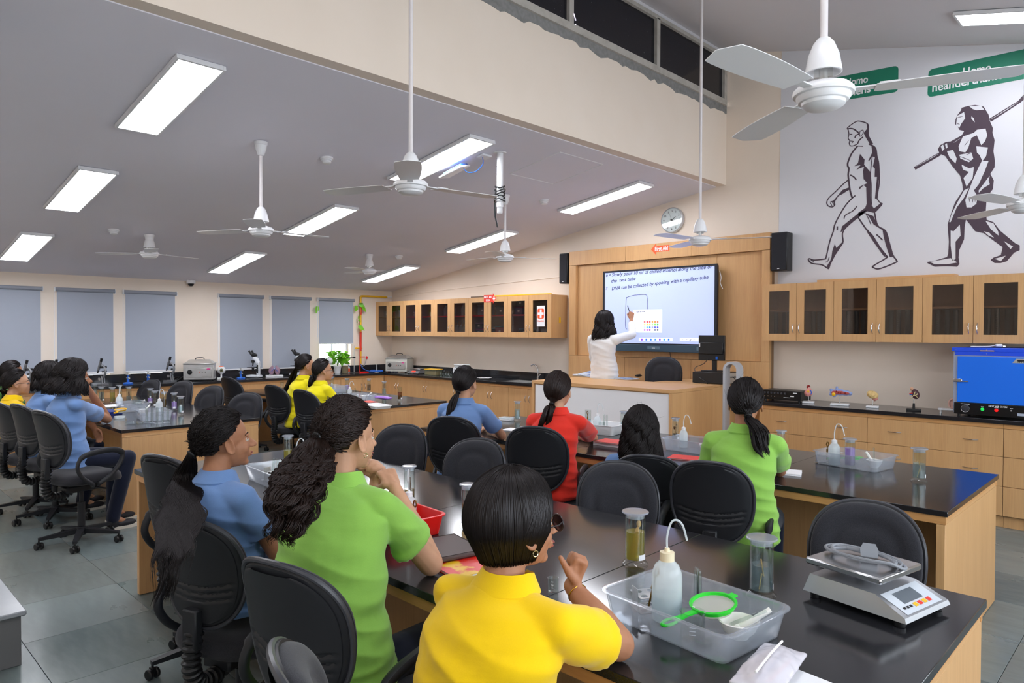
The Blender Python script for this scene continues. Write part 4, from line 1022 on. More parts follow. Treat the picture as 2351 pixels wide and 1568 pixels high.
# --- middle table
He = py(704, 840, -3.48)
person('student in lemon yellow with a long ponytail, left of the pair', He, U(-14), U(3), U(5), 'lemon', 1,
       dict(style='pony', tie=(0, -.115, -.01), tail=tl([(672, 865, -3.6), (662, 890, -3.63), (650, 920, -3.65), (643, 945, -3.66)]), n=600, nt=300, amp=.003, freq=1, spread=.045, seed=21, rad=.0032, tail_rad=.003), pel=.62, lean=.12, vox=.010, glasses='clear', fold=.006)
He = py(743, 851, -3.48)
person('student in lemon yellow with glasses and a low bun, right of the pair', He, U(-14), U(2), U(5), 'lemon', 1,
       dict(style='pony', tie=(0, -.11, -.04), tail=tl([(716, 880, -3.6), (712, 893, -3.6)]), n=600, nt=300, amp=.006, freq=2, spread=.045, seed=22, rad=.0032, tail_rad=.003), pel=.62, lean=.12, vox=.010, glasses='clear', fold=.006)
# --- left table
He = py(172, 866, -6.08); elb = pz(246, 962, TZ+.005)
person('student with a big wavy dark bob and blue polo shirt, chin on her hand', He, U(-6), U(-4), U(6), 'blue', 0,
       dict(style='drape', n=1500, length=.12, amp=.014, freq=2.6, rad=.0032, seed=31, vol=1.22, part=.07, tseg=26), pel=.62, lean=.05, vox=.0085, bulk=1.08,
       armR=(elb, py(199, 886, -5.90), (-.5, -.2, .3), (-.6, 0, -.5), .6), armL=(py(200, 960, -5.85), py(217, 985, -5.78), (.3, .3, -.8), (.6, -.4, 0), .3))
He = py(118, 866, -6.06)
person('student in blue half hidden behind the wavy-haired student', He, U(-4), U(0), U(6), 'blue', 1, dict(style='drape', n=900, length=.10, amp=.008, freq=2, rad=.0034, seed=32, vol=1.15, part=.02, tseg=22), pel=.62, lean=.08, vox=.010)
He = py(41, 880, -6.16)
person('student in yellow with glasses and tied hair at the far left', He, U(-10), U(2), U(4), 'yellow', 1,
       dict(style='pony', tie=(0, -.11, -.05), tail=tl([(12, 903, -6.2), (8, 922, -6.22)]), n=600, nt=250, amp=.006, freq=2, spread=.045, seed=33, rad=.0032, tail_rad=.003), pel=.60, lean=.06, vox=.010, glasses='clear', fold=.006)
He = py(30, 856, -5.95)
person('student in green mostly hidden behind the far-left student in yellow', He, U(0), U(-5), U(0), 'dark', 0,
       dict(style='pony', tie=(0, -.11, -.05), tail=tl([(6, 880, -6.05), (3, 900, -6.06)]), n=500, nt=200, amp=.004, freq=1, spread=.04, seed=34, rad=.0034, tail_rad=.003), pel=.62, lean=.14, vox=.011)
# --- teacher
He = py(1391, 740, -.80)
person('teacher in a white shirt and jeans writing on the screen', He, U(-14), U(8), U(8), 'white', 0,
       dict(style='drape', n=1000, length=.17, amp=.014, freq=2.4, rad=.0034, seed=41, vol=1.17, part=.04, tseg=26), pel=1.18, lean=.03, vox=.009, standing=True, longsleeve=True, trous=JEAN, fold=.005,
       armR=(py(1452, 768, -.52), py(1449, 733, -.34), (-.05, .2, .95), (-.6, .5, 0), .8))
st_ = thing('stylus', 'dark pen held by the teacher against the screen', 'pen', (0, 0, 0)); a_, b_ = Vector(py(1446, 718, -.29)), Vector(py(1441, 703, -.245)); obj('barrel', MB().cyl(a_, b_, .005), M('blk'), st_); obj('tip', MB().cyl(b_, b_+(b_-a_)*.15, .003, .001), M('rim'), st_)

# ================================================================ SIGNS, SCREEN, MURAL
def flatwall(poly, y, conv):
    P_ = [conv(*p) for p in poly]; n = len(P_)
    return MB().add([(a, y, b) for a, b in P_]+[(a, y+.0006, b) for a, b in P_], [tuple(range(n)), tuple(range(2*n-1, n-1, -1))]+[(i, n+i, n+(i+1) % n, (i+1) % n) for i in range(n)])
def ribbon(pts, w, y, conv, taper=True):
    P_ = [Vector((*conv(*p),)) for p in pts]; Q = bez([(a.x, 0, a.y) for a in P_], 4); m = MB(); V = []; F = []; n = len(Q)
    for i, q in enumerate(Q):
        t = Q[min(i+1, n-1)]-Q[max(i-1, 0)]; t.normalize(); nn = Vector((-t.z, 0, t.x)); ww = w*(.35+.65*math.sin(PI*min(1, max(0, i/(n-1)))) if taper else 1)/2
        V += [(q.x+nn.x*ww, y, q.z+nn.z*ww), (q.x-nn.x*ww, y, q.z-nn.z*ww)]
    for i in range(n-1): F.append((2*i, 2*i+1, 2*i+3, 2*i+2))
    return V, F
def conv_of(ox, oy, sc, yw=-.005):
    def f(a, b): p = at(ox+a/sc, oy+b/sc, Y=yw); return float(p[0]), float(p[2])
    return f
c1 = conv_of(1840, 260, 4.2375); c2 = conv_of(2090, 190, 3.563)
F1f = [[(635,98),(655,130),(655,215),(700,300),(665,300),(620,225),(605,190),(640,150)],
 [(680,310),(725,350),(735,430),(752,500),(757,600),(745,700),(737,830),(715,830),(728,700),(735,620),(712,620),(715,540),(695,520),(715,430),(690,420),(655,470),(650,460),(690,380)],
 [(570,395),(615,450),(610,500),(670,570),(675,640),(672,800),(680,900),(720,960),(710,970),(640,955),(560,1010),(550,970),(620,920),(635,880),(630,720),(605,700),(560,745),(565,715),(640,680),(605,640),(600,560),(610,520),(535,550),(575,505),(515,515),(550,485)],
 [(465,720),(400,745),(345,810),(310,850),(275,860),(320,870),(360,805),(465,745)], [(770,875),(785,885),(722,965),(700,930)],
 [(325,1270),(340,1310),(395,1255),(405,1270),(330,1380),(265,1510),(245,1490),(290,1420),(300,1340)], [(380,1160),(395,1100),(550,975),(640,940),(560,1010),(415,1130)],
 [(620,970),(700,1000),(740,1090),(820,1150),(870,1320),(900,1395),(860,1400),(820,1280),(800,1200),(790,1140),(700,1080),(660,1010)], [(645,1130),(690,1190),(720,1250),(825,1400),(800,1390),(700,1250),(640,1160)]]
F1s = [([(455,160),(450,140),(525,85),(570,78),(635,98),(652,130),(650,210),(690,305)], 10), ([(455,160),(462,205),(455,245),(470,265),(465,290),(475,315),(500,318),(545,300)], 9),
 ([(455,150),(480,148),(510,155),(545,180),(560,200),(530,215),(520,240)], 12), ([(470,205),(495,205)], 9), ([(475,270),(505,275),(490,290)], 7), ([(575,170),(600,165),(598,200),(570,225),(567,190),(575,170)], 7), ([(545,300),(565,260),(600,230)], 12), ([(545,320),(600,322)], 8),
 ([(545,320),(490,390),(455,470),(450,510),(462,540),(455,600),(465,690),(475,760),(495,825)], 16), ([(475,600),(510,620),(535,650)], 12), ([(655,300),(700,320),(725,350),(735,420),(750,480),(757,580),(757,680),(740,780),(735,830)], 12),
 ([(455,650),(400,695),(330,765),(270,820),(247,865),(260,900),(300,912),(325,890),(320,865),(355,805),(400,780),(465,735)], 11), ([(280,870),(300,905)], 7), ([(300,865),(320,895)], 7),
 ([(690,420),(680,500),(672,600),(680,700),(680,830),(690,910),(720,935)], 8), ([(735,830),(765,870),(785,885),(720,960)], 9),
 ([(525,800),(490,830),(420,910),(330,1070),(310,1150),(275,1250),(240,1400),(225,1418),(120,1428),(80,1415),(68,1425),(100,1460),(200,1475),(255,1508),(270,1500),(300,1400),(380,1290),(405,1250),(410,1140),(560,1000)], 13),
 ([(540,905),(500,950),(430,990),(415,1025)], 10), ([(350,1100),(348,1140)], 14), ([(85,1440),(110,1425)], 7), ([(105,1450),(125,1435)], 7), ([(230,1450),(255,1440),(270,1400)], 8),
 ([(550,1010),(590,1070),(640,1140),(690,1190),(760,1300),(825,1385),(830,1405),(700,1485),(700,1500),(740,1515),(800,1500),(920,1450),(925,1430),(890,1380),(860,1280),(830,1170),(800,1130),(740,1090),(710,960)], 13), ([(730,1180),(765,1210),(790,1235)], 12), ([(625,975),(650,1020),(675,1080)], 7)]
m = MB()
for q in F1f: b_ = flatwall(q, -.0056, c1); m.add(b_.v, b_.f)
for q, w_ in F1s: m.add(*ribbon(q, w_/4.2375/420*1.9, -.0058, c1, False))
obj('printed_figure', m, M('purple'), mu, label='dark line drawing of a walking man')
F2sil = [(420,205),(470,190),(530,182),(600,195),(640,260),(650,310),(675,370),(672,410),(690,470),(680,560),(693,640),(690,690),(655,745),(683,800),(675,870),(625,940),(618,1040),(625,1120),(680,1140),(735,1210),(855,1310),(895,1330),(895,1370),(850,1390),(790,1460),(740,1475),(690,1475),(657,1450),(680,1430),(740,1410),(755,1345),(680,1290),(600,1230),(530,1215),(490,1160),(455,1120),(445,1180),(440,1280),(400,1370),(395,1430),(402,1480),(385,1505),(290,1500),(200,1505),(140,1475),(140,1465),(200,1455),(300,1425),(310,1400),(315,1300),(305,1160),(330,1080),(365,980),(430,880),(425,830),(408,760),(350,690),(285,600),(240,580),(225,545),(245,510),(290,485),(330,480),(420,430),(440,395),(400,385),(385,350),(365,340),(370,300),(385,265),(415,225)]
F2w = [[(430,440),(520,410),(545,385),(615,375),(630,430),(610,480),(580,510),(545,430),(500,450),(475,530),(450,570),(400,560),(395,520)], [(540,520),(635,530),(620,600),(590,640),(565,590),(545,570)],
 [(585,640),(640,640),(610,720),(560,830),(520,880),(550,930),(540,990),(500,1020),(460,1020),(450,960),(480,880),(510,800),(560,690)], [(400,590),(500,570),(515,620),(480,650),(410,620)], [(420,670),(480,700),(520,690),(510,780),(460,850),(435,780),(480,730),(430,710)],
 [(440,880),(480,860),(440,940),(380,1020),(330,1140),(318,1140),(335,1080),(385,980)], [(330,1210),(355,1215),(405,1160),(412,1250),(370,1300),(370,1440),(345,1460),(330,1330)], [(160,1465),(330,1435),(385,1470),(300,1485),(200,1485)],
 [(650,760),(640,800),(650,830),(600,860),(560,900),(560,880),(620,800)], [(615,1130),(680,1150),(720,1220),(722,1250),(660,1200)], [(600,1215),(645,1225),(685,1268),(640,1250)], [(690,1440),(780,1415),(740,1460)], [(765,1295),(840,1340),(820,1360)],
 [(385,270),(440,240),(450,290),(420,330),(400,370),(375,340),(380,300)], [(480,190),(580,190),(605,220),(540,225),(510,215)], [(300,560),(350,550),(380,620),(370,660),(320,610)], [(250,520),(268,505),(280,540),(262,560)], [(285,505),(300,495),(305,530),(292,540)], [(500,275),(520,290),(528,325),(500,295)]]
m = MB(); b_ = flatwall(F2sil, -.0056, c2); m.add(b_.v, b_.f)
for q in ([(28,690),(200,590),(240,570),(252,592),(42,712)], [(345,490),(420,440),(425,452),(355,502)], [(645,295),(880,150),(925,100),(945,120),(905,160),(660,320)]): b_ = flatwall(q, -.0054, c2); m.add(b_.v, b_.f)
obj('printed_figure', m, M('purple'), mu, label='dark stooping hairy figure carrying a club')
m = MB()
for q in F2w: b_ = flatwall(q, -.0064, c2); m.add(b_.v, b_.f)
for q, w_ in (([(45,685),(150,628),(230,582)], 8), ([(660,298),(780,225),(880,158)], 8), ([(355,490),(410,455)], 5)): m.add(*ribbon(q, w_/3.563/420, -.0064, c2))
obj('printed_highlight', m, M('mural'), mu)
m = MB()
for q in ([(480,930),(485,975)], [(510,935),(512,980)], [(530,925),(530,975)], [(440,520),(480,470)], [(385,285),(430,275)], [(378,335),(405,340)], [(400,600),(500,640)], [(455,590),(510,570)]): m.add(*ribbon(q, 9/3.563/420, -.0068, c2))
obj('printed_line', m, M('purple'), mu)
def label_board(pts, txt, name):
    """rounded green name label, slanting, from its four corners (TL, TR, BR, BL) in the picture"""
    C4 = [Vector((float(at(x, y, Y=-.005)[0]), float(at(x, y, Y=-.005)[2]))) for x, y in pts]; poly = []
    for i in range(4):
        a, b, c = C4[i-1], C4[i], C4[(i+1) % 4]; d1 = (a-b).normalized(); d2 = (c-b).normalized(); r = .045
        for k in range(6): t = k/5; poly.append(tuple(((b+d1*r)*(1-t)**2)+(b*2*t*(1-t))+((b+d2*r)*t**2)))
    o = obj('name_label', flatwall(poly, -.0060, lambda a, b: (a, b)), M('green'), mu)
    dx = C4[1]-C4[0]; ang = math.atan2(dx.y, dx.x)
    for tx, xa, ya, xb, yb, sz in txt:
        q0, q1 = (Vector((float(at(x, y, Y=-.005)[0]), float(at(x, y, Y=-.005)[2]))) for x, y in ((xa, ya), (xb, yb))); p = (q0+q1)/2; ang = math.atan2(q1.y-q0.y, q1.x-q0.x)
        me = textmesh(tx, sz, .0005, .0018, 'CENTER'); ws = [v.co.x for v in me.vertices]; xform(me, Matrix.Diagonal(((q1-q0).length/(max(ws)-min(ws)), 1, 1, 1))); xform(me, Matrix.Translation((p.x, -.0072, p.y)) @ Matrix.Rotation(-ang, 4, 'Y') @ Matrix.Rotation(PI/2, 4, 'X')); obj('lettering', me, M('paper'), o)
label_board([(1898, 182), (2063, 150), (2062, 211), (1898, 236)], [('Homo', 1940, 198, 1992, 189, .105), ('sapiens', 1927, 226, 1999, 211, .105)], 'a')
label_board([(2132, 160), (2420, 98), (2420, 168), (2129, 224)], [('Homo', 2210, 176, 2275, 164, .115), ('neanderthanlensis', 2140, 211, 2349, 171, .115)], 'b')

# clock
t = thing('wall_clock', 'round white wall clock above the wood panelling', 'clock', (5.905, -.002, 3.03)); Mw = Matrix.Rotation(PI/2, 4, 'X')
obj('case', MB(Mw).lathe([(.13, 0), (.155, .005), (.158, .03), (.152, .042), (.146, .044), (.144, .034), (.002, .034)], 48), mat('clock_silver', 'C9CBD0', .25, metal=.6), t)
obj('dial', MB(Mw).lathe([(.144, .034), (.144, .0352), (.002, .0354)], 48), M('paper'), t)
for k in range(1, 13):
    a = PI/2-k*PI/6; me = textmesh(str(k), .036, .0003, .0008, 'CENTER'); xform(me, Matrix.Translation((.113*math.cos(a), -.0362, .113*math.sin(a)-.012)) @ Mw); obj('numeral', me, M('black'), t)
mk = MB()
for k in range(60):
    a = k*PI/30; mk.add([(r*math.cos(a+w), -.0361, r*math.sin(a+w)) for r, w in ((.134, -.006), (.139, -.006), (.139, .006), (.134, .006))], [(0, 1, 2, 3)])
obj('minute_mark', mk, M('black'), t)
for nm_, a, L_, w_ in (('hour_hand', R_(60-90*0-27), .07, .006), ('minute_hand', R_(-30), .105, .005), ('second_hand', R_(112), .1, .0015)):
    c, s = math.cos(a), math.sin(a); obj(nm_, MB().add([(c*u-s*v, -.0375, s*u+c*v) for u, v in ((-.025, -w_), (L_, -w_*.4), (L_, w_*.4), (-.025, w_))]+[(c*u-s*v, -.0385, s*u+c*v) for u, v in ((-.025, -w_), (L_, -w_*.4), (L_, w_*.4), (-.025, w_))], [(3,2,1,0),(4,5,6,7),(0,1,5,4),(1,2,6,5),(2,3,7,6),(3,0,4,7)]), M('black'), t)
obj('cover_glass', MB(Mw).lathe([(.144, .040), (.144, .041), (.002, .0425)], 48), M('glass'), t)

# speakers
for x0, x1, lb in ((4.19, 4.335, 'black wall loudspeaker left of the wood panelling'), (7.235, 7.41, 'black wall loudspeaker right of the wood panelling')):
    t = thing('loudspeaker', lb, 'loudspeaker', ((x0+x1)/2, -.12, 2.52), group='wall loudspeakers'); w = (x1-x0)/2
    obj('cabinet', MB().box(-w, w, -.05, .10, -.21, .21, .006), M('blk'), t); obj('grille', MB().box(-w+.006, w-.006, -.06, -.05, -.2, .2, .003), M('fabric'), t)
    obj('bracket', MB().box(-.02, .02, .1, .118, -.06, .06), M('blk'), t); obj('badge', MB().box(-.012, .012, -.0615, -.06, -.188, -.182), M('chrome'), t)
# arrow sign on the panelling
def ax(x, y, yy): p = at(x, y, Y=yy); return float(p[0]), float(p[2])
S = lambda a, b: (1480+a/11.2, 460+b/11.2)
t = thing('first_aid_arrow', 'orange arrow sign reading First Aid on the panelling', 'sign', (5.7, -.1505, 2.65)); m = flatwall([S(*p) for p in ((165,1268),(290,1108),(292,1175),(635,1140),(638,1295),(292,1330),(288,1400))], -.1512, lambda x, y: ax(x, y, -.151)); m.v = [(a-5.7, b+.1505, c-2.65) for a, b, c in m.v]
obj('arrow', m, M('orange'), t); p = ax(*S(430, 1290), -.151); me = textmesh('First Aid', .075, .0004, .0016, 'CENTER'); ws = [v.co.x for v in me.vertices]; xform(me, Matrix.Diagonal((.185/(max(ws)-min(ws)), 1, 1, 1))); xform(me, Matrix.Translation((p[0]-5.7, -.0015, p[1]-2.65)) @ Matrix.Rotation(PI/2, 4, 'X')); obj('lettering', me, M('paper'), t)
# small red arrow sign on the wall cabinets
t = thing('first_aid_box_sign', 'small red arrow sign reading First Aid Box on the left cabinets', 'sign', (2.98, -.352, 2.13))
m = MB(Matrix.Rotation(PI/2, 4, 'X')).prism([(-.14, -.055), (.06, -.055), (.06, -.08), (.13, 0), (.06, .08), (.06, .055), (-.14, .055)], 0, .001); obj('arrow', m, M('red'), t)
for s_, z in (('FIRST AID', .008), ('BOX', -.038)): me = textmesh(s_, .042, .0003, .0008, 'CENTER'); xform(me, Matrix.Translation((-.045, -.0022, z)) @ Matrix.Rotation(PI/2, 4, 'X')); obj('lettering', me, M('paper'), t)
obj('cross', MB().box(.075, .095, -.0022, -.0012, -.035, .035).box(.058, .112, -.0024, -.0012, -.01, .01), M('paper'), t)
# sticker on the last pane
t = thing('first_aid_sticker', 'white first aid sticker with an orange cross on a cabinet pane', 'sticker', (4.0, -.3445, 1.86))
obj('sheet', MB().box(-.075, .075, 0, .001, -.15, .14), M('paper'), t); m = MB(Matrix.Rotation(PI/2, 4, 'X')); q = []
for cx, cz, a0 in ((.04, .04, 0), (-.04, .04, 90), (-.04, -.06, 180), (.04, -.06, 270)):
    for k in range(5): a = R_(a0+k*22.5); q.append((cx+.02*math.cos(a), cz+.02*math.sin(a)+.04))
obj('orange_square', m.prism(q, .0005, .0015), M('orange'), t)
obj('cross', MB().box(-.018, .018, -.0024, -.0016, -.03, .09).box(-.055, .055, -.0026, -.0016, .012, .048), M('paper'), t)
me = textmesh('First Aid', .034, .0003, .0004, 'CENTER'); xform(me, Matrix.Translation((0, -.002, -.085)) @ Matrix.Rotation(PI/2, 4, 'X')); obj('lettering', me, M('orange'), t)
tag(obj('yellow_tag', MB().cbox((4.2035, -.17, 1.80), (.006, .035, .075), .001), M('yellow')), 'small yellow tag hooked on the cabinet side', 'tag')
tag(obj('pointer_stick', MB().cyl((2.9, -.26, 2.172), (4.05, -.18, 2.172), .011, n=10), M('yellow')), 'yellow pole lying on top of the left wall cabinets', 'pole')
tag(obj('flat_box', MB().box(2.52, 2.9, -.33, -.2, 2.157, 2.175, .002), mat('brown_card', '6E5A48', .7)), 'flat brown strip on top of the left wall cabinets', 'strip')

# interactive screen
SXL, SXR, SZB, SZT = 5.0, 6.63, 1.395, 2.43
t = thing('interactive_screen', 'large interactive screen showing handwriting on the wood panelling', 'screen', (SXL, -.24, SZB)); w, h = SXR-SXL, SZT-SZB
dk = mat('screen_frame', '161B28', .35); obj('back_housing', MB().box(.02, w-.02, .012, .082, .02, h-.01, .005), M('blk'), t)
obj('frame', MB().box(0, .032, 0, .03, .1, h).box(w-.032, w, 0, .03, .1, h).box(.032, w-.032, 0, .03, h-.024, h).box(.032, w-.032, 0, .03, .085, .103), dk, t)
obj('speaker_bar', MB().box(0, w, -.008, .03, 0, .088, .004), mat('screen_speaker_bar', '33495A', .5), t)
for a, b in ((.70, .88), (1.38, 1.58)): obj('control_strip', MB().box(a, b, -.011, -.007, .028, .066, .0015), mat('control_strip', '5A7282', .4) if a < 1 else D.materials['control_strip'], t)
me = textmesh('benq', .022, .0002, 0, 'CENTER'); xform(me, Matrix.Translation((.79, -.0115, .04)) @ Matrix.Rotation(PI/2, 4, 'X')); obj('lettering', me, M('paper'), t)
dsp = obj('display', MB().box(.032, w-.032, .004, .012, .103, h-.024), emis('display_light', 'B2BFF4', .28), t)
def ez(name, c, s): m_ = emis(name, c, s); return m_
ink = mat('display_ink', '2A3058', .5, emit='2A3058', estr=.12); wht = ez('display_white', 'F4F6FF', .36)
zc3 = lambda a, b: (1360+a/6.03, 600+b/6.03)
def sd(a, b): p = at(*zc3(a, b), Y=-.237); return float(p[0])-SXL, float(p[2])-SZB
LY = .0035
def wtext(s, a, b, a2, b2, size, yy=LY, m_=None, name='handwriting'):
    """one written line from its left and right ends, drawn upright but slanted like handwriting"""
    x0, z0 = sd(a, b); x1, z1 = sd(a2, b2); me = textmesh(s, size, .0002, .0008); w0 = max(v.co.x for v in me.vertices); sx = (x1-x0)/w0
    Sh = Matrix.Identity(4); Sh[0][1] = .25
    xform(me, Matrix.Translation((x0, yy, z0)) @ Matrix.Rotation(-math.atan2(z1-z0, x1-x0), 4, 'Y') @ Matrix.Rotation(PI/2, 4, 'X') @ Matrix.Diagonal((sx, 1, 1, 1)) @ Sh); obj(name, me, m_ or ink, t if name != 'lettering' else t)
wtext('6 \u2022 Slowly pour 10 ml of chilled ethanol along the side of', 185, 215, 1650, 98, .062); wtext('the  test tube', 258, 295, 595, 258, .062)
wtext('7', 182, 395, 205, 393, .052); wtext('DNA can be collected by spooling with a capillary tube', 265, 400, 1605, 240, .062)
for q in ([(480, 940), (458, 905), (460, 700), (470, 520), (485, 497), (580, 470), (680, 460), (745, 465), (760, 510), (764, 600), (762, 662)],):
    P_ = [(x, LY, z) for x, z in (sd(*p) for p in q)]; obj('handwriting', MB().tube(bez(P_, 5), .003, 5), ink, t)
def panelr(a, b, a2, b2, y, m_, name='menu_panel'):
    x0, z0 = sd(a, b); x1, z1 = sd(a2, b2); obj(name, MB().box(min(x0, x1), max(x0, x1), y-.0004, y, min(z0, z1), max(z0, z1)), m_, t)
panelr(570, 672, 963, 985, .0032, wht); panelr(645, 1058, 1110, 1108, .0032, wht); panelr(1212, 1062, 1660, 1112, .0032, wht)
cols = ['EE5A5A', 'E63A50', 'E04848', 'F09A3A', 'E8843C', 'C8704A', 'D8DC78', 'E8DC3C', 'F0D030', '9CDC7A', '6CD048', '2EB84A', 'A8D8EC', '58B4E8', '2A84D8', '8C98DC', '5058D0', '4048E0', 'A860D0', 'B030C8', '8C10A0', 'F8F8FF', '586080', '404858']
for r in range(4):
    for c in range(6):
        x, z = sd(724+36*c, 838+37.5*r); k = r*6+c
        obj('colour_swatch', MB(Matrix.Translation((x, .0026, z)) @ Matrix.Rotation(PI/2, 4, 'X')).lathe([(.0128, 0), (.0128, .0005)], 16), ez('swatch_%s' % cols[k].lower(), cols[k], .30), t)
for k in range(4): panelr(578, 745+62*k, 640, 747+62*k, .0028, ink, 'menu_line')
wtext('Single pen mode', 608, 706, 728, 700, .018, .0028); 
for k in range(7): panelr(668+62*k+5, 1070, 700+62*k-2, 1100, .0028, ez('icon_blue_%d' % k, ('8A50D8', '3A78E8', '3A78E8', '4A90E0', '7A50D8', '3AA0E0', '2A70E0')[k], .3), 'toolbar_icon')
for a in (1235, 1290, 1345, 1395, 1465): wtext({1235: '<', 1290: '>', 1345: '#', 1395: '<', 1465: '1/1'}[a], a, 1098, a+22, 1097, .03, .0028, None, 'toolbar_icon')
obj('side_strap', MB().tube(bez([(w+.005, .05, h-.08), (w+.03, .04, h-.16), (w+.02, .04, h-.22), (w+.05, .04, h-.29)]), .004, 6), M('paper'), t)
for z in (.72, .6): obj('side_label', MB().box(w-.02+.0001, w-.0195, .03, .06, z, z+.05), M('paper'), t)
obj('power_cable', MB().tube([(.98, .05, .02), (.98, .09, -.1), (.98, .088, -.62)], .004, 6), M('blk'), t)

# ================================================================ ON THE TEACHER'S DESK
DZ = dz
t = thing('laptop', 'closed silver laptop under the magazine on the desk', 'laptop', (*at(1350, 864, Z=DZ)[:2], DZ+.001), R_(-8))
obj('base', MB().cbox((0, 0, .008), (.33, .23, .012), .003), M('steel'), t); obj('lid', MB().cbox((0, 0, .019), (.33, .23, .008), .003), M('paper'), t)
mg = tex(mat('magazine_cover', 'D8E4F0', .3), nscale=14, c2='2E7CC8', amt=.95, lo=.45, hi=.6)
def book(name, lb, cat, loc, w, d, h, rz, cover, page=True, rot=None):
    t = thing(name, lb, cat, loc, rz, rot=rot)
    obj('cover', MB().box(-w/2, w/2, -d/2, d/2, h-.0015, h).box(-w/2, w/2, -d/2, d/2, 0, .0015).box(-w/2, -w/2+.0015, -d/2, d/2, .0015, h-.0015), cover, t)
    obj('pages', MB().box(-w/2+.0016, w/2-.004, -d/2+.003, d/2-.003, .0016, h-.0016), M('paper'), t); return t
book('magazine', 'blue and white magazine leaning open on the laptop', 'magazine', (*at(1358, 856, Z=DZ+.05)[:2], DZ+.028), .28, .21, .008, 0, mg, rot=(.16, .10, -.15))
book('magazine', 'blue and white magazine lying flat near the desk front', 'magazine', (*at(1434, 870, Z=DZ)[:2], DZ+.001), .28, .2, .012, -.2, mg)
t = thing('computer_mouse', 'black computer mouse behind the flat magazine', 'mouse', (*at(1466, 865, Z=DZ)[:2], DZ+.001)); obj('shell', MB().ell((0, 0, .014), (.035, .06, .016)), M('blk'), t); obj('wheel', MB().cyl((-.004, .03, .027), (.004, .03, .027), .006), M('rim'), t)
px0, _, pz0 = at(1665, 765, Y=-.55); p_ = at(1640, 872, Y=-.62)
t = thing('desktop_computer', 'black computer case lying flat on the side cabinet', 'computer', (float(p_[0]), -.56, DZ), 0)
obj('case', MB().box(-.2, .2, -.18, .18, .005, .125, .003), M('blk'), t); obj('rear_plate', MB().box(.2, .203, -.17, .17, .01, .12), M('steel'), t)
for k in range(2): obj('foot', MB().box(-.19+.34*k, -.15+.34*k, -.15, .15, 0, .005), M('rim'), t)
cb = MB()
for k in range(4): cb.tube(bez([(.205, -.1+.05*k, .08), (.26, -.1+.05*k, .06), (.27, -.08+.03*k, -.1), (.25, -.05+.02*k, -.3)]), .004, 6)
obj('cable', cb, M('blk'), t)
t = thing('monitor', 'black monitor seen from behind on the computer case', 'monitor', (float(at(1642, 760, Y=-.5)[0]), -.52, DZ+.126), R_(6))
obj('foot', MB().box(-.12, .12, -.08, .08, 0, .01, .003), M('blk'), t); obj('stand', MB().box(-.025, .025, -.0, .03, .01, .22, .003), M('blk'), t)
obj('screen_housing', MB().box(-.17, .13, -.03, .0, .12, .40, .004).box(-.16, .12, -.05, -.03, .19, .32, .006), M('blk'), t)
obj('label', MB().box(-.155, -.143, -.0512, -.0502, .27, .31), M('paper'), t); obj('blue_plug', MB().box(.035, .055, -.045, -.03, .135, .165), M('bluep'), t)
obj('cable', MB().tube(bez([(-.05, -.04, .14), (-.1, -.06, .08), (-.19, -.08, .03), (-.1, -.2, -.05), (.03, -.25, -.12), (.10, -.26, -.24), (.05, -.28, -.31)]), .0035, 6), M('blk'), t)
p_ = at(1682, 985, Y=-1.35); fx = float(p_[0])
t = thing('loop_fan', 'tall silver bladeless loop fan beside the desk', 'fan', (fx, -1.35, .25)); pth = []
for k in range(25): a = PI*k/24; pth.append((.068*math.cos(a), 0, 1.03+.068*math.sin(a)))
pth = [(.068, 0, .34)]+pth+[(-.068, 0, .34)]
V = []; F = []; n_ = len(pth)
for i, p in enumerate(pth):
    q0 = Vector(pth[max(i-1, 0)]); q1 = Vector(pth[min(i+1, n_-1)]); tt = (q1-q0).normalized(); nn = Vector((tt.z, 0, -tt.x)); p = Vector(p)
    for u, v in ((.012, -.05), (.012, .05), (-.012, .05), (-.012, -.05)): V.append(p+nn*u+Vector((0, v, 0)))
for i in range(n_-1):
    for j in range(4): F.append((i*4+j, i*4+(j+1) % 4, (i+1)*4+(j+1) % 4, (i+1)*4+j))
F += [(0, 1, 2, 3), (n_*4-1, n_*4-2, n_*4-3, n_*4-4)]
obj('air_loop', MB().add(V, F), mat('silver_plastic', 'BFC3CA', .3, metal=.4), t); obj('base', MB().lathe([(.09, 0), (.095, .01), (.085, .3), (.075, .345), (.02, .35)], 32), D.materials['silver_plastic'], t); obj('foot', MB().lathe([(.11, 0), (.11, .008), (.02, .01)], 32, (0, 0, 0)), M('rim'), t)

# ================================================================ GLASSWARE AND BENCH KIT
MT['cplastic'] = glassy('translucent_tray_plastic', 'F6F9FC', .10, .08, .20, 'F2F6FF')
MT['cwhite'] = glassy('milky_bottle_plastic', 'F4F8FA', .2, .03, .62, 'F4FAFC')
MT['amber'] = glassy('amber_liquid', 'D8A428', .03, .02, .12, 'E0B040'); MT['olive'] = glassy('yellow_liquid', 'E2D678', .03, .02, .30, 'E8DC80')
MT['water'] = glassy('clear_liquid', 'E2EEF2', .02, .04, .10, 'E8F4FA'); MT['brownl'] = glassy('brown_liquid', 'CDB898', .03, .02, .22, 'BCA484'); MT['violet'] = glassy('violet_liquid', 'DCCCF4', .03, .02, .6, 'D8B8F4')
MT['lid'] = glassy('jar_lid_glass', 'E4E8EE', .08, .08, .45, 'DCE0E8')
MT['spec'] = tex(mat('pale_specimen', 'D8B070', .6), nscale=30, c2='9A6A38', amt=.6); MT['specb'] = tex(mat('brown_specimen', '4E3018', .7), nscale=40, c2='7A5028', amt=.6); MT['beige'] = mat('beige_cap', 'E6D8B8', .5)
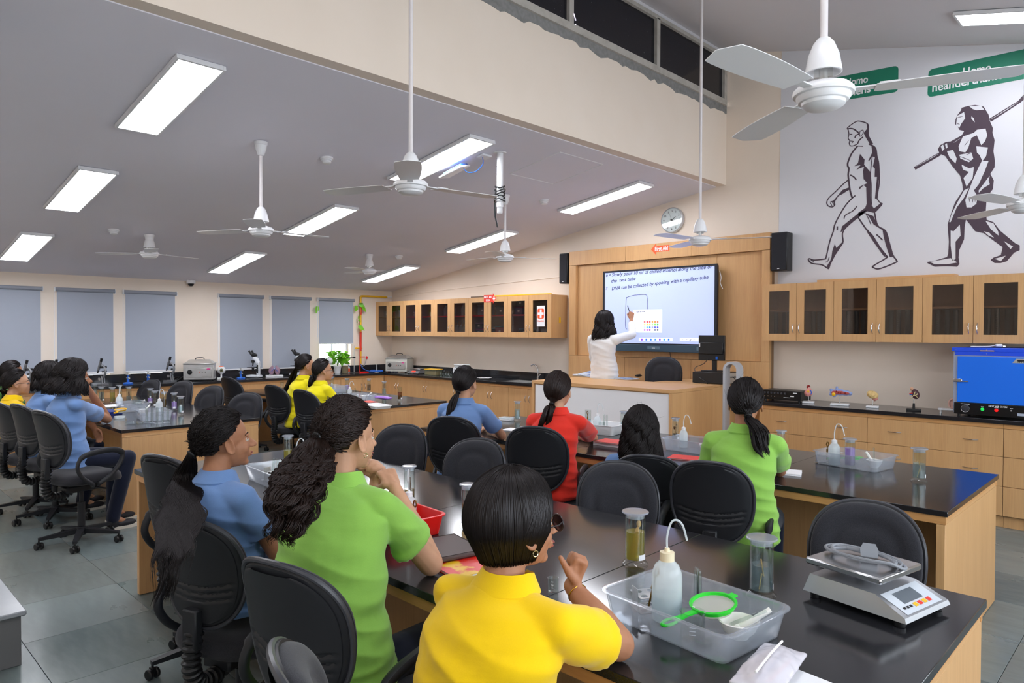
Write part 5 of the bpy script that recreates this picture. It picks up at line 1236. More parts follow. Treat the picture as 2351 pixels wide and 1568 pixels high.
def jar(px, pyy, Z, lb, liquid='water', fill=.6, spec=None, h=.185, r=.027, lidm='lid', loc=None, group='glass specimen jars', lid=True):
    p = at(px, pyy-6, Z=Z) if loc is None else loc
    t = thing('specimen_jar', lb, 'jar', (float(p[0]), float(p[1]), Z), rng.uniform(0, 3), group)
    obj('glass', MB().lathe([(r*1.28, 0), (r*1.3, .004), (r*1.15, .010), (r*.98, .014), (r, .02), (r, h-.012), (r*.94, h-.012), (r*.94, .02), (.004, .018)], 32, cap=False), M('glass'), t)
    if lid: obj('lid', MB().lathe([(r*.9, h-.022), (r*.92, h-.004), (r*1.34, h-.003), (r*1.36, h), (r*1.3, h+.003), (.003, h+.0035)], 32, cap=True), M(lidm), t)
    if fill: obj('liquid', MB().lathe([(r*.9, .021), (r*.92, .023), (r*.92, .02+(h-.04)*fill), (.003, .02+(h-.04)*fill)], 28), M(liquid), t)
    if spec:
        m = MB(); mt = 'spec'; top = .02+(h-.04)*fill
        if spec == 'fish':
            m.tube(bez([(-.006, 0, .028), (-.004, 0, .05), (.002, 0, .085), (.006, 0, .12), (.012, 0, .145)]), [.004+.009*math.sin(PI*min(1, k/34+.12)) for k in range(33)], 12, flat=.7).ell((.013, 0, .15), (.009, .008, .013)); m.tube([(.004, 0, .125), (.016, .006, .105)], [.003, .001], 6)
        elif spec == 'stick': m.tube([(-.012, 0, .022), (.006, .004, .07), (.012, 0, .06), (-.004, 0, .12)], .0022, 6)
        elif spec == 'plant':
            mt = 'specb'
            for k in range(16):
                a = rng.uniform(0, 6.3); z = rng.uniform(.03, .14); m.ell((.012*math.cos(a), .012*math.sin(a), z), (.007, .003, .006), Matrix.Rotation(a, 3, 'Z'), 8, 5)
            m.cyl((0, 0, .02), (.003, 0, .15), .0015)
        elif spec == 'mass':
            mt = 'specb'
            for k in range(10): a = rng.uniform(0, 6.3); m.ell((.011*math.cos(a), .011*math.sin(a), rng.uniform(.03, .075)), (.011, .010, .012), None, 10, 7)
        elif spec == 'strip': mt = 'specb'; m.box(-.008, .008, -.001, .001, .03, .13); m.ell((.004, 0, .09), (.008, .004, .02))
        elif spec == 'slip': mt = 'paper'; m.box(-.011, .011, -.0008, .0008, .025, .10)
        obj('specimen', m, M(mt), t)
    obj('label_slip', MB().add([(r*1.01*math.cos(a), r*1.01*math.sin(a), z) for z in (.022, .042) for a in np.linspace(-1.2, -.2, 6)], [(i, i+1, i+7, i+6) for i in range(5)]), M('paper'), t)
    return t
def wash_bottle(loc, lb, rz=0, h=.15, r=.033, tube_len=1.0, capm='white', fill=.6):
    t = thing('wash_bottle', lb, 'bottle', tuple(float(v) for v in loc), rz, 'white plastic wash bottles')
    obj('body', MB().lathe([(.003, .0005), (r*.92, .001), (r, .006), (r, h*.62), (r*.96, h*.70), (r*.78, h*.80), (r*.46, h*.87), (r*.44, h*.9), (.003, h*.9)], 32), M('cwhite'), t)
    obj('cap', MB().lathe([(r*.48, h*.86), (r*.48, h*.99), (r*.2, h*1.0), (r*.16, h*1.05), (.003, h*1.05)], 24), M('beige') if capm == 'beige' else M('whitep'), t)
    obj('spout', MB().tube(bez([(0, 0, h), (0, 0, h+.045*tube_len), (.012, 0, h+.085*tube_len), (.03, 0, h+.092*tube_len), (.048, 0, h+.075*tube_len), (.062, 0, h+.03*tube_len)]), .0032, 8), M('cwhite'), t)
    obj('liquid', MB().lathe([(.003, .004), (r*.93, .005), (r*.95, .01), (r*.95, h*.62*fill), (.003, h*.62*fill)], 28), M('water'), t); return t
def tray(c, w, d, h, rz, lb, m_='cplastic'):
    t = thing('tray', lb, 'tray', tuple(float(v) for v in c), rz, 'plastic trays of lab kit' )
    def rr(w, d, r, z):
        q = []
        for cx, cy, a0 in ((w-r, d-r, 0), (-w+r, d-r, 90), (-w+r, -d+r, 180), (w-r, -d+r, 270)):
            for k in range(5): a = R_(a0+k*22.5); q.append((cx+r*math.cos(a), cy+r*math.sin(a), z))
        return q
    rings = [rr(w/2*.86, d/2*.84, .02, .0005), rr(w/2*.88, d/2*.86, .03, .004), rr(w/2*.95, d/2*.95, .035, h-.006), rr(w/2*1.0, d/2*1.0, .04, h-.006), rr(w/2*1.005, d/2*1.005, .042, h-.002), rr(w/2*.98, d/2*.98, .04, h), rr(w/2*.935, d/2*.93, .035, h-.002), rr(w/2*.865, d/2*.845, .03, .005)]
    V = [p for r_ in rings for p in r_]; n = 20; F = [(i*n+k, i*n+(k+1) % n, (i+1)*n+(k+1) % n, (i+1)*n+k) for i in range(7) for k in range(n)]
    F.append(tuple(range(n-1, -1, -1))); F.append(tuple(range(7*n, 8*n))); obj('basin', MB().add(V, F), M(m_), t); return t
def rack(loc, rz, lb, n=3, w=.13, tubes=True, m_='steel'):
    t = thing('tube_rack', lb, 'rack', tuple(float(v) for v in loc), rz, 'test tube racks'); 
    for z in (.0, .045):
        m = MB(); k = n*2; 
        for i in range(n):
            for j in range(2):
                cx = -w/2+(i+.5)*w/n; cy = -.02+.04*j; hx, hy, r = w/n/2, .02, .0115; q = []; e = []
                for s in range(16):
                    a = 2*PI*s/16; q.append((cx+r*math.cos(a), cy+r*math.sin(a), z)); mx = max(abs(math.cos(a))/hx, abs(math.sin(a))/hy); e.append((cx+math.cos(a)/mx, cy+math.sin(a)/mx, z))
                m.add(q+e+[(a, b, c+.0012) for a, b, c in q+e], [(s, (s+1) % 16, 16+(s+1) % 16, 16+s) for s in range(16)]+[(32+s, 48+s, 48+(s+1) % 16, 32+(s+1) % 16) for s in range(16)]+[(s, 32+s, 32+(s+1) % 16, (s+1) % 16) for s in range(16)])
        obj('shelf_plate', m, M(m_), t)
    for s in (-1, 1): obj('side_plate', MB().box(s*w/2-.0008, s*w/2+.0008, -.02, .02, 0, .068), M(m_), t)
    return t
def test_tube(loc, tilt, lb, h=.12, r=.008, rz=0, up=False):
    rt_ = (tilt+(PI if up else 0), 0, rz); t = thing('test_tube', lb, 'test tube', tuple(float(v) for v in loc), rot=rt_, group='loose test tubes')
    obj('tube', MB().lathe([(.002, 0), (r*.6, .0015), (r*.95, .006), (r, .012), (r, h-.002), (r*1.25, h), (r*.9, h), (r*.86, .012), (.002, .004)], 18, cap=False), M('glass'), t); return t
def strainer(loc, rz, lb, col, r=.048, tilt=(0, 0)):
    t = thing('strainer', lb, 'strainer', tuple(float(v) for v in loc), rot=(tilt[0], tilt[1], rz)); m = MB()
    m.lathe([(r, .0), (r*1.04, .006), (r*1.1, .009), (r*1.1, .012), (r*.98, .012), (r*.94, -.004)], 36, cap=False); obj('rim', m, col, t)
    obj('mesh_bowl', MB().lathe([(r*.97, .004), (r*.85, -.012), (r*.55, -.024), (.004, -.028), (.004, -.027), (r*.54, -.023), (r*.83, -.011), (r*.95, .005)], 32), glassy('strainer_mesh', 'FFFFFF', .3, .02, .5, 'F0F0E8') if 'strainer_mesh' not in D.materials else D.materials['strainer_mesh'], t)
    hm = MB(); hm.prism([(r*1.05, -.011), (r*1.6, -.008), (r*2.1, -.011), (r*2.2, -.014), (r*2.2, .014), (r*2.1, .011), (r*1.6, .008), (r*1.05, .011)], .005, .010)
    ov = [(r*2.15+.026+.026*math.cos(a), .014*math.sin(a), .0075) for a in np.linspace(0, 2*PI, 20)[:-1]]; hm.tube(ov, .0045, 8, closed=True).box(-r*1.35, -r*1.05, -.012, .012, .006, .010); obj('handle', hm, col, t); return t
def mortar(loc, lb, s=1.0, pestle_rz=0):
    t = thing('mortar', lb, 'mortar', tuple(float(v) for v in loc), group='white porcelain mortars'); s_ = s
    obj('bowl', MB().lathe([(.022*s_, 0), (.024*s_, .006), (.036*s_, .02), (.045*s_, .042), (.048*s_, .048), (.045*s_, .05), (.041*s_, .046), (.032*s_, .024), (.012*s_, .011), (.002, .010)], 32), mat('porcelain', 'EEECE6', .3) if 'porcelain' not in D.materials else D.materials['porcelain'], t)
    q = thing('pestle', lb.replace('mortar', 'pestle resting in the mortar', 1) if 'mortar' in lb else lb, 'pestle', (loc[0], loc[1], loc[2]+.016), pestle_rz, group='porcelain pestles')
    obj('shaft', MB().tube([(0, 0, .008), (.02, 0, .02), (.05, 0, .043), (.085, 0, .068)], [.011, .0095, .0085, .0075], 14), D.materials['porcelain'], q); obj('grinding_head', MB().ell((.0, 0, .008), (.014, .013, .012)), D.materials['porcelain'], q); return t
def beaker(loc, lb, r=.03, h=.06, group='glass beakers'):
    t = thing('beaker', lb, 'beaker', tuple(float(v) for v in loc), group=group)
    obj('glass', MB().lathe([(.002, 0), (r*.92, .0), (r, .005), (r, h-.002), (r*1.08, h), (r*.95, h-.001), (r*.94, .005), (.002, .003)], 28, cap=False), M('glass'), t)
    obj('graduations', MB().add([(r*1.01*math.cos(a), r*1.01*math.sin(a), z+dz_) for z in (.02, .03, .04) for dz_ in (0, .0015) for a in (-1.3, -1.05, -.8)], [(6*k+i, 6*k+i+1, 6*k+i+4, 6*k+i+3) for k in range(3) for i in range(2)]), M('paper'), t); return t
def tong(loc, rot, lb):
    t = thing('test_tube_holder', lb, 'holder', tuple(float(v) for v in loc), rot=rot); obj('clamp', MB().tube([(0, 0, 0), (0, 0, .09), (.008, 0, .105), (.003, 0, .125)], .003, 8).tube([(0, 0, .09), (-.008, 0, .105), (-.003, 0, .125)], .003, 8), mat('brass', '8A6A34', .35, metal=1) if 'brass' not in D.materials else D.materials['brass'], t)
    obj('spring', MB().lathe([(.006, .055), (.006, .075)], 12), D.materials['brass'], t); return t
TB = .781
def xyz(px, pyy, z=TB): p = at(px, pyy, Z=z); return (float(p[0]), float(p[1]), z)
# --- near table, right end
jar(1458, 1300, TB, 'specimen jar holding a pale fish in yellow liquid on the near table', 'olive', .66, 'fish', r=.037, h=.195)
jar(1748, 1372, TB, 'jar of clear liquid with a thin root, left of the weighing scale', 'water', .55, 'stick', r=.037, h=.19)
jar(1073, 1213, TB, 'jar of brownish liquid partly behind the short-haired student', 'brownl', .55, 'strip')
jar(940, 1160, TB, 'jar with a dark specimen behind the red tray', 'brownl', .35, 'strip')
jar(661, 1072, TB, 'jar of pale liquid behind the wash bottle of the left tray', 'olive', .5, None)
beaker(xyz(1270, 1360), 'small empty beaker behind the wrist of the student in golden yellow', .018, .05)
tray((9.515, -5.795, TB), .46, .335, .088, R_(-6), 'clear tray with green strainer beside the weighing scale')
def inT(x, y, z=.006): c, s = math.cos(R_(-6)), math.sin(R_(-6)); return (9.515+x*c-y*s, -5.795+x*s+y*c, TB+z)
wash_bottle(inT(-.07, -.03), 'white wash bottle with beige cap in the clear tray by the scale', .9, .205, .045, 1.0, 'beige')
rack(inT(-.155, .01), R_(60), 'perforated steel tube rack in the clear tray by the scale', 3, .12)
tong(inT(-.13, -.04, .03), (.0, .2, .5), 'brass test tube holder leaning in the steel rack by the scale')
for k, (x, y) in enumerate(((-.10, .05), (-.04, .075), (-.02, .06))): test_tube(inT(x, y, .15), -.12+.12*k, 'upturned test tube behind the wash bottle by the scale, '+('left', 'middle', 'right')[k], rz=.4, up=True)
strainer(inT(.055, .025, .07), R_(250), 'bright green strainer in the clear tray by the scale', M('greenp'), .062, (.0, .16))
mortar(inT(.135, .03), 'white mortar in the clear tray by the scale', 1.2, R_(35))
beaker(inT(.055, -.075), 'upturned glass beaker under the green strainer', .034, .075)
test_tube(inT(.13, -.01, .05), -1.1, 'glass rod tube lying on the mortar by the scale', .11, .005, R_(-60))
t = thing('petri_dish', 'round glass petri dish beside the mortar', 'dish', inT(.10, -.09)); obj('dish', MB().lathe([(.024, 0), (.025, .012), (.024, .012), (.023, .002), (.002, .002)], 24, cap=False), M('glass'), t); obj('lid', MB().lathe([(.026, .012), (.026, .014), (.002, .014)], 24), M('glass'), t)
# weighing scale
A, B, C_ = (np.array(at(x, y, Z=.80)) for x, y in ((1848, 1361), (2083, 1442), (2173, 1381)))
ctr = (A+C_)/2; ex = (B-A)/np.linalg.norm(B-A); ang = math.atan2(ex[1], ex[0])
t = thing('weighing_scale', 'steel bench scale with coiled grey cable at the table end', 'scale', (float(ctr[0]), float(ctr[1]), TB), ang); hl, hw = .165, .135
sty = mat('scale_body_metal', 'B4B6BA', .32, metal=.75)
V = [(-hl, -hw, .02), (hl, -hw, .02), (hl, hw, .02), (-hl, hw, .02), (-hl+.015, -hw+.015, .075), (hl-.10, -hw+.015, .075), (hl-.10, hw-.015, .075), (-hl+.015, hw-.015, .075), (hl-.005, -hw+.003, .034), (hl-.005, hw-.003, .034)]
obj('body', MB().add(V, [(3,2,1,0), (4,5,6,7), (0,1,8,5,4), (2,3,7,6,9), (3,0,4,7), (1,2,9,8), (5,8,9,6)]), sty, t)
cp = MB(); 
def slope(u, v, up=.0006): x = hl-.10+.095*u; z = .075-.041*u; return (x+.0004, v, z+up)
def quad(u0, u1, v0, v1, up): return [slope(u0, v0, up), slope(u1, v0, up), slope(u1, v1, up), slope(u0, v1, up)]
obj('control_panel', MB().add(quad(.08, .94, -.105, .105, .001), [(0, 1, 2, 3)]), mat('panel_print', 'C6CCD4', .3), t); obj('readout', MB().add(quad(.2, .62, -.06, .05, .0018), [(0, 1, 2, 3)]), mat('lcd', '5E666E', .2), t)
for k in range(4): obj('button', MB().add(quad(.68, .82, -.03+.026*k, -.01+.026*k, .002), [(0, 1, 2, 3)]), M('red') if k % 2 else M('yellow'), t)
for k in range(3): obj('button', MB().add(quad(.70, .78, -.09+.018*k, -.077+.018*k, .002), [(0, 1, 2, 3)]), M('black'), t)
obj('platform_post', MB().cyl((-.04, 0, .07), (-.04, 0, .108), .018), M('blk'), t)
obj('pan', MB().box(-.165, .085, -.125, .125, .106, .128, .005), M('chrome'), t)
for sx in (-1, 1):
    for sy in (-1, 1): obj('foot', MB().lathe([(.016, 0), (.017, .004), (.017, .014), (.01, .02)], 14, (sx*(hl-.03), sy*(hw-.025), 0)), M('blk'), t)
me = textmesh('BIO', .026, .0002, .0006); xform(me, Matrix.Translation((-.02, -hw+.0062, .036)) @ Matrix.Rotation(R_(70), 4, 'X')); obj('lettering', me, M('black'), t)
cb = MB(); pts = []
for k in range(64):
    a = k*.52; r = .1+.016*math.sin(k*.31); pts.append((-.035+r*1.1*math.cos(a), r*.62*math.sin(a)+.008*math.sin(k*.9), .134+.0035*(k % 12)/3+.006*math.sin(k*.37)**2))
cab = thing('power_cable', 'grey cable with moulded plug coiled on the scale pan', 'cable', (float(ctr[0]), float(ctr[1]), TB), ang); gm = mat('grey_cable', '888C93', .4)
obj('cord', MB().tube(bez(pts[:44], 3), .005, 8), gm, cab)
pm = MB(Matrix.Translation((-.03, .02, .155)) @ Matrix.Rotation(.5, 4, 'Z') @ Matrix.Rotation(1.1, 4, 'X')); pm.prism([(-.024, -.02), (.024, -.02), (.027, .004), (.018, .024), (-.018, .024), (-.027, .004)], -.009, .009); obj('plug', pm, gm, cab)
obj('plug_collar', MB().tube([(-.06, .02, .15), (-.10, .012, .15)], [.009, .006], 10), gm, cab)
# bottom edge pouch and magazine
pc = (9.935, -5.90)
p0 = at(1870, 1545, Z=TB); book('magazine', 'white magazine with a red and coloured cord print at the bottom edge', 'magazine', (float(p0[0])+.05, float(p0[1])-.16, TB), .3, .24, .01, R_(-6), M('paper'))
mg_ = D.objects[-1] if False else None
cr = thing('printed_cord', 'red twisted cord printed on the magazine cover', 'picture', (float(p0[0])+.06, float(p0[1])-.13, TB+.0102), R_(6))
for k, (c, o_) in enumerate((('red', 0), ('yellow', -.05), ('green', -.035))): obj('printed_strand', MB().tube(bez([(-.10+o_, -.1, 0), (-.02+o_, -.02, 0), (.04+o_, .03, 0), (.07+o_*.5, .075 if k == 0 else .02, 0)]), .010 if k == 0 else .006, 6, flat=.06, ref=(1, 0, 0)), M(c), cr)
pm = mat('milky_vinyl', 'DAD6DE', .25, alpha=.8); p1 = at(1798, 1528, Z=TB+.04)
t = thing('pencil_pouch', 'translucent white zip pouch with pens at the bottom edge', 'pouch', (float(p1[0])-.02, float(p1[1])-.03, TB+.012), R_(97))
q = MB(); q.ell((0, 0, .028), (.13, .055, .026)).box(-.135, .135, -.06, .06, .02, .032, .005); obj('pouch_body', remesh(q, 'pouch_body', .006, 8, lambda p: .003*noise.noise(Vector(p)*40)), pm, t)
obj('zip', MB().tube([(-.11, 0, .058), (0, 0, .061), (.1, 0, .057)], .003, 6), M('paper'), t)
for k in range(3): obj('pen', MB().cyl((-.08, -.02+.02*k, .03), (.06, -.03+.025*k, .03), .005), M(('red', 'bluep', 'yellow')[k]), t)
# --- near table, middle: red tray, folder, magazine
tray((8.07, -5.83, TB), .44, .30, .088, R_(-4), 'red plastic tray beside the curly-haired student', 'redp')
wash_bottle((8.09, -5.75, TB+.006), 'wash bottle standing in the red tray', 2.6, .15, .033); rack((8.17, -5.83, TB+.006), R_(10), 'steel tube rack in the red tray', 3, .15); tong((8.19, -5.80, TB+.02), (0, .05, .3), 'brass holder standing up in the rack of the red tray')
rack((8.0, -5.92, TB+.006), R_(80), 'second tube rack at the left of the red tray', 3, .11); beaker((7.95, -5.80, TB+.006), 'glass beaker in the red tray', .032, .075)
book('magazine', 'red magazine lying under the brown folder', 'magazine', (*xyz(1060, 1292)[:2], TB), .30, .23, .010, R_(-10), tex(mat('red_cover', 'D82A20', .3), nscale=9, c2='E8C020', amt=.9, lo=.55, hi=.6))
t = thing('folder', 'dark brown zip folder on the red magazine', 'folder', (*xyz(1030, 1262, TB+.011)[:2], TB+.0115), R_(-12)); obj('cover', MB().box(-.13, .13, -.10, .10, 0, .018, .006), mat('brown_leatherette', '4A3834', .5), t); obj('seam', MB().tube([(-.12, -.09, .0185), (.12, -.09, .0185), (.12, .09, .0185), (-.12, .09, .0185)], .0012, 5, closed=True), mat('brown_thread', '2E2220', .7), t)
tray((6.84, -5.70, TB), .44, .30, .088, R_(-4), 'clear tray in front of the long-haired student in blue')
wash_bottle((6.95, -5.62, TB+.006), 'wash bottle in the tray of the long-haired student', 3.6, .15, .033); rack((6.82, -5.74, TB+.006), R_(0), 'tube rack in the tray of the long-haired student', 4, .17)
for k in range(3): test_tube((6.78+.042*k, -5.72, TB+.135), .05*k-.08, 'upturned test tube in the rack beside the smiling student, '+('left', 'middle', 'right')[k], up=True)
strainer((6.80, -5.66, TB+.06), R_(-20), 'yellow strainer handle in the left tray of the near table', M('yellow'), .036, (.3, 0)); beaker((6.90, -5.68, TB+.006), 'tall clear beaker behind the tube rack', .032, .085)
# --- right table
tray((9.0, -2.85, TB), .44, .30, .088, R_(-8), 'clear tray on the right table nearest the oven')
wash_bottle((8.90, -2.93, TB+.006), 'wash bottle with curved spout in the tray near the oven', 0, .16, .035, 1.15); rack((8.83, -2.88, TB+.006), R_(0), 'steel tube rack in the tray near the oven', 3, .12, m_='steel')
tong((8.83, -2.87, TB+.02), (.15, .1, 0), 'holder standing in the rack near the oven')
for k in range(2): test_tube((8.865+.03*k, -2.87, TB+.15), .04, 'upturned test tube beside the bottle near the oven, '+('left', 'right')[k], up=True)
strainer((8.99, -2.86, TB+.045), R_(200), 'green strainer inside the tray near the oven', M('greenp'), .045, (.1, .1)); mortar((9.12, -2.86, TB+.006), 'white mortar in the tray near the oven', 1.0, R_(140)); test_tube((9.11, -2.83, TB+.03), .1, 'thin upright glass tube behind the mortar near the oven', .10, .005)
jar(2110, 1110, TB, 'jar of clear liquid alone near the right table end', 'water', .55, 'stick', r=.034, h=.19); jar(1951, 1080, TB, 'jar with violet paper in front of the tray on the right table', 'violet', .75, 'slip', r=.031)
jar(1793, 1056, TB, 'jar with a pinkish slip beside the lime green student on the right', 'brownl', .5, 'slip'); jar(1551, 1020, TB, 'jar with a brown dried plant beside the curly student', 'water', .3, 'plant')
jar(1432, 1000, TB, 'jar left of the curly student head, with a wire loop', 'water', .5, None, lidm='lid'); jar(1350, 992, TB, 'jar without specimen in front of the white tray', 'water', .5, None, lid=False)
jar(1188, 972, TB, 'jar with a pale strip beside the ponytailed student in blue', 'water', .6, 'slip')
tray((6.93, -2.86, TB), .44, .28, .085, R_(10), 'opaque white tray on the right table in front of the desk', 'whitep'); wash_bottle((6.90, -2.83, TB+.006), 'wash bottle in the opaque white tray', 0, .15, .03); beaker((7.0, -2.90, TB+.04), 'beaker on the opaque white tray', .028, .06); tong((6.80, -2.84, TB+.05), (0, 0, 0), 'holder sticking up from the opaque white tray')
for k in range(2): test_tube((6.97+.03*k, -2.83, TB+.16), 0, 'upturned test tube over the white tray, '+('left', 'right')[k], up=True)
rack((6.83, -2.92, TB+.03), R_(10), 'white tube rack on the opaque white tray', 3, .14, m_='whitep')
tray((7.98, -3.08, TB), .42, .28, .088, R_(0), 'clear tray behind the curly student'); mortar((8.05, -3.06, TB+.006), 'white mortar in the tray behind the curly student', .95, R_(60)); test_tube((8.06, -3.0, TB+.02), .05, 'upright thin tube in the tray behind the curly student', .13, .005); wash_bottle((7.86, -3.04, TB+.006), 'wash bottle hidden behind the curly student', 0, .15, .03)
tag(obj('folder_card', MB(Matrix.Translation((7.53, -3.18, TB)) @ Matrix.Rotation(R_(20), 4, 'Z')).box(-.07, .07, -.003, .003, .001, .14), tex(mat('grey_marble_card', '7A7C88', .4), nscale=5, scale=(1, 1, 4), c2='A8AAB8', amt=.8)), 'grey patterned card standing on the right table', 'card')
book('book', 'thick white paged book under the red notebook', 'book', xyz(1412, 1022), .27, .19, .026, R_(4), M('paper')); rn = book('notebook', 'red notebook on the thick book beside the curly student', 'notebook', (*xyz(1410, 1015, TB+.027)[:2], TB+.0265), .25, .18, .008, R_(8), M('red'))
tag(obj('sticky_tab', MB().cbox((float(at(1430, 1003, Z=TB+.04)[0]), float(at(1430, 1003, Z=TB+.04)[1]), TB+.037), (.05, .012, .002)), M('yellow')), 'yellow marker tab on the red notebook', 'tab')
book('notebook', 'red notebook between the curly student and the lime green student', 'notebook', xyz(1572, 1052), .2, .16, .008, R_(15), M('red')); book('notebook', 'white notebook under the arm of the lime green student on the right', 'notebook', xyz(1800, 1086), .2, .15, .012, R_(20), M('paper'))
book('notebook', 'open white notebook in front of the ponytailed student in blue', 'notebook', xyz(1185, 988), .22, .16, .006, R_(12), M('paper')); t = thing('slide_box', 'pale plastic box behind the jar on the right table', 'box', xyz(1163, 965), R_(10)); obj('base', MB().box(-.06, .06, -.045, .045, 0, .02, .003), M('whitep'), t); obj('lid', MB().box(-.062, .062, -.047, .047, .0205, .032, .003), M('cwhite'), t)
# --- left table
for px, pyy, lq, fl_, sp, lb in ((218, 921, 'water', .7, 'slip', 'leftmost jar on the left table'), (233, 930, 'water', .7, 'strip', 'jar second from the left on the left table, with a brown strip'), (258, 932, 'olive', .75, 'mass', 'jar of cloudy olive liquid on the left table'), (275, 925, 'water', .4, None, 'jar behind the first wash bottle of the left table'), (296, 930, 'water', .4, 'strip', 'jar with dark strips left of the loose tubes'),
                            (345, 935, 'violet', .4, 'slip', 'jar with lilac slip on the left table'), (356, 942, 'brownl', .4, 'strip', 'jar behind the upright tubes of the left table'), (376, 945, 'brownl', .6, 'strip', 'jar right of the second wash bottle'), (400, 948, 'violet', .5, 'slip', 'jar with lilac strip near the right end of the left table'), (415, 958, 'water', .45, 'slip', 'rightmost jar on the left table')):
    jar(px, pyy, TB, lb, lq, fl_, sp)
tray((*xyz(303, 942)[:2], TB), .42, .28, .088, R_(-8), 'clear tray farther back on the left table'); tray((*xyz(352, 962)[:2], TB), .42, .28, .088, R_(-8), 'clear tray nearer the edge on the left table')
wash_bottle((*xyz(274, 938)[:2], TB+.006), 'first wash bottle on the left table, in the far tray', 0, .15, .033); wash_bottle((*xyz(366, 952)[:2], TB+.006), 'second wash bottle on the left table, spout bent to the right', .6, .155, .034, 1.1)
for k in range(6): test_tube((*xyz(302+5*k, 938)[:2], TB+.03), .15*k-.3, 'loose test tube standing in the far tray of the left table', .11, .008, .3)
for k in range(5):
    px = 337+12*k; t = thing('glass_cylinder', 'clear measuring cylinder at the edge of the left table, '+['leftmost', 'second', 'third', 'fourth', 'rightmost'][k], 'cylinder', xyz(px, 973-abs(k-2)), group='upright clear cylinders on the left table')
    obj('glass', MB().lathe([(.022, 0), (.024, .004), (.012, .010), (.0115, .15), (.014, .152), (.0105, .15), (.0105, .012), (.002, .010)], 20, cap=False), M('glass'), t); obj('scale_marks', MB().add([(.012*math.cos(a), .012*math.sin(a), .03+.012*k2+d_) for k2 in range(9) for d_ in (0, .0012) for a in (-1.3, -.9)], [(4*k2, 4*k2+1, 4*k2+3, 4*k2+2) for k2 in range(9)]), M('paper'), t)
strainer((*xyz(277, 952)[:2], TB+.045), R_(-35), 'yellow strainer at the edge of the left table', M('yellow'), .052, (0, .12)); t = thing('petri_dish', 'clear dish under the yellow strainer', 'dish', xyz(275, 960)); obj('dish', MB().lathe([(.045, 0), (.05, .02), (.048, .02), (.043, .003), (.002, .003)], 28, cap=False), M('cwhite'), t)
t = thing('petri_dish', 'wide glass dish flat at the edge of the left table', 'dish', xyz(308, 972)); obj('dish', MB().lathe([(.075, 0), (.078, .012), (.076, .012), (.073, .003), (.002, .003)], 32, cap=False), M('glass'), t)
mortar((*xyz(330, 952)[:2], TB+.006), 'white mortar in the near tray of the left table', .9, R_(120)); mortar((*xyz(320, 936)[:2], TB+.006), 'white mortar upturned in the far tray of the left table', .9, R_(20))
book('notebook', 'open white notebook on the blue box at the left table', 'notebook', (*xyz(255, 940)[:2], TB+.036), .24, .17, .006, R_(5), M('paper')); t = thing('stationery_box', 'dark blue box below the open notebook', 'box', xyz(256, 950), R_(5)); nb = mat('navy_box', '26388A', .35); obj('base', MB().box(-.12, .12, -.06, .06, 0, .02, .002), nb, t); obj('lid', MB().box(-.121, .121, -.061, .061, .0205, .035, .002), nb, t)
book('book', 'white and red book at the far end of the left table', 'book', (1.05, -5.5, TB), .24, .18, .016, R_(5), M('red'))
# --- middle table
for px, pyy, lq, fl_, sp, lb in ((762, 901, 'brownl', .3, 'slip', 'jar beside the glasses of the student in lemon yellow'), (797, 905, 'violet', .5, 'slip', 'jar with a lilac slip on the middle table'), (847, 906, 'brownl', .6, 'strip', 'jar with dark strip behind the tray on the middle table'), (882, 914, 'water', .5, None, 'jar of clear liquid right of the tray on the middle table'), (637, 884, 'brownl', .4, 'strip', 'jar at the far left of the middle table')): jar(px, pyy, TB, lb, lq, fl_, sp)
jar(918, 926, TB, 'jar of amber liquid at the right end of the middle table', 'amber', .6, 'mass', lid=False)
tray((*xyz(826, 921)[:2], TB), .42, .28, .088, R_(-6), 'clear tray beside the purple pouch'); tray((*xyz(765, 899)[:2], TB), .42, .28, .088, R_(-6), 'clear tray behind the pair of students in lemon yellow'); tray((*xyz(622, 884)[:2], TB), .42, .28, .088, R_(-6), 'clear tray at the left of the middle table')
wash_bottle((*xyz(803, 913)[:2], TB+.006), 'wash bottle beside the purple pouch', .5, .13, .03, .8); wash_bottle((*xyz(620, 882)[:2], TB+.006), 'wash bottle at the left of the middle table', 0, .15, .033, 1.1); strainer((*xyz(640, 880)[:2], TB+.06), R_(20), 'green strainer at the left of the middle table', M('greenp'), .045)
beaker((*xyz(648, 890)[:2], TB), 'beaker right of the wash bottle at the left of the middle table', .03, .09); strainer((*xyz(800, 925)[:2], TB+.03), R_(200), 'green strainer lying in the tray beside the purple pouch', M('greenp'), .04); mortar((*xyz(838, 918)[:2], TB+.006), 'white mortar beside the purple pouch', .95, R_(60))
for k in range(2): test_tube((*xyz(820+8*k, 914)[:2], TB+.02), .3-.5*k, 'tilted glass tube in the tray beside the purple pouch, '+('left', 'right')[k], .12, .009)
tray((*xyz(865, 936)[:2], TB), .36, .22, .035, R_(-6), 'shallow white tray under the purple pouch', 'whitep'); book('notebook', 'red notebook on the shallow white tray', 'notebook', (*xyz(848, 930)[:2], TB+.036), .2, .12, .006, R_(-6), M('red'))
t = thing('pencil_pouch', 'purple zip pouch on the shallow white tray', 'pouch', (*xyz(880, 924)[:2], TB+.037), R_(8)); q = MB(); q.ell((0, 0, .022), (.12, .045, .022)).box(-.12, .12, -.04, .04, .008, .03, .008); pur = mat('purple_cloth', 'A878D8', .6); obj('pouch_body', remesh(q, 'pouch_body', .006, 4), pur, t); obj('zip', MB().tube([(-.1, -.02, .042), (.1, -.02, .042)], .003, 6), M('paper'), t)

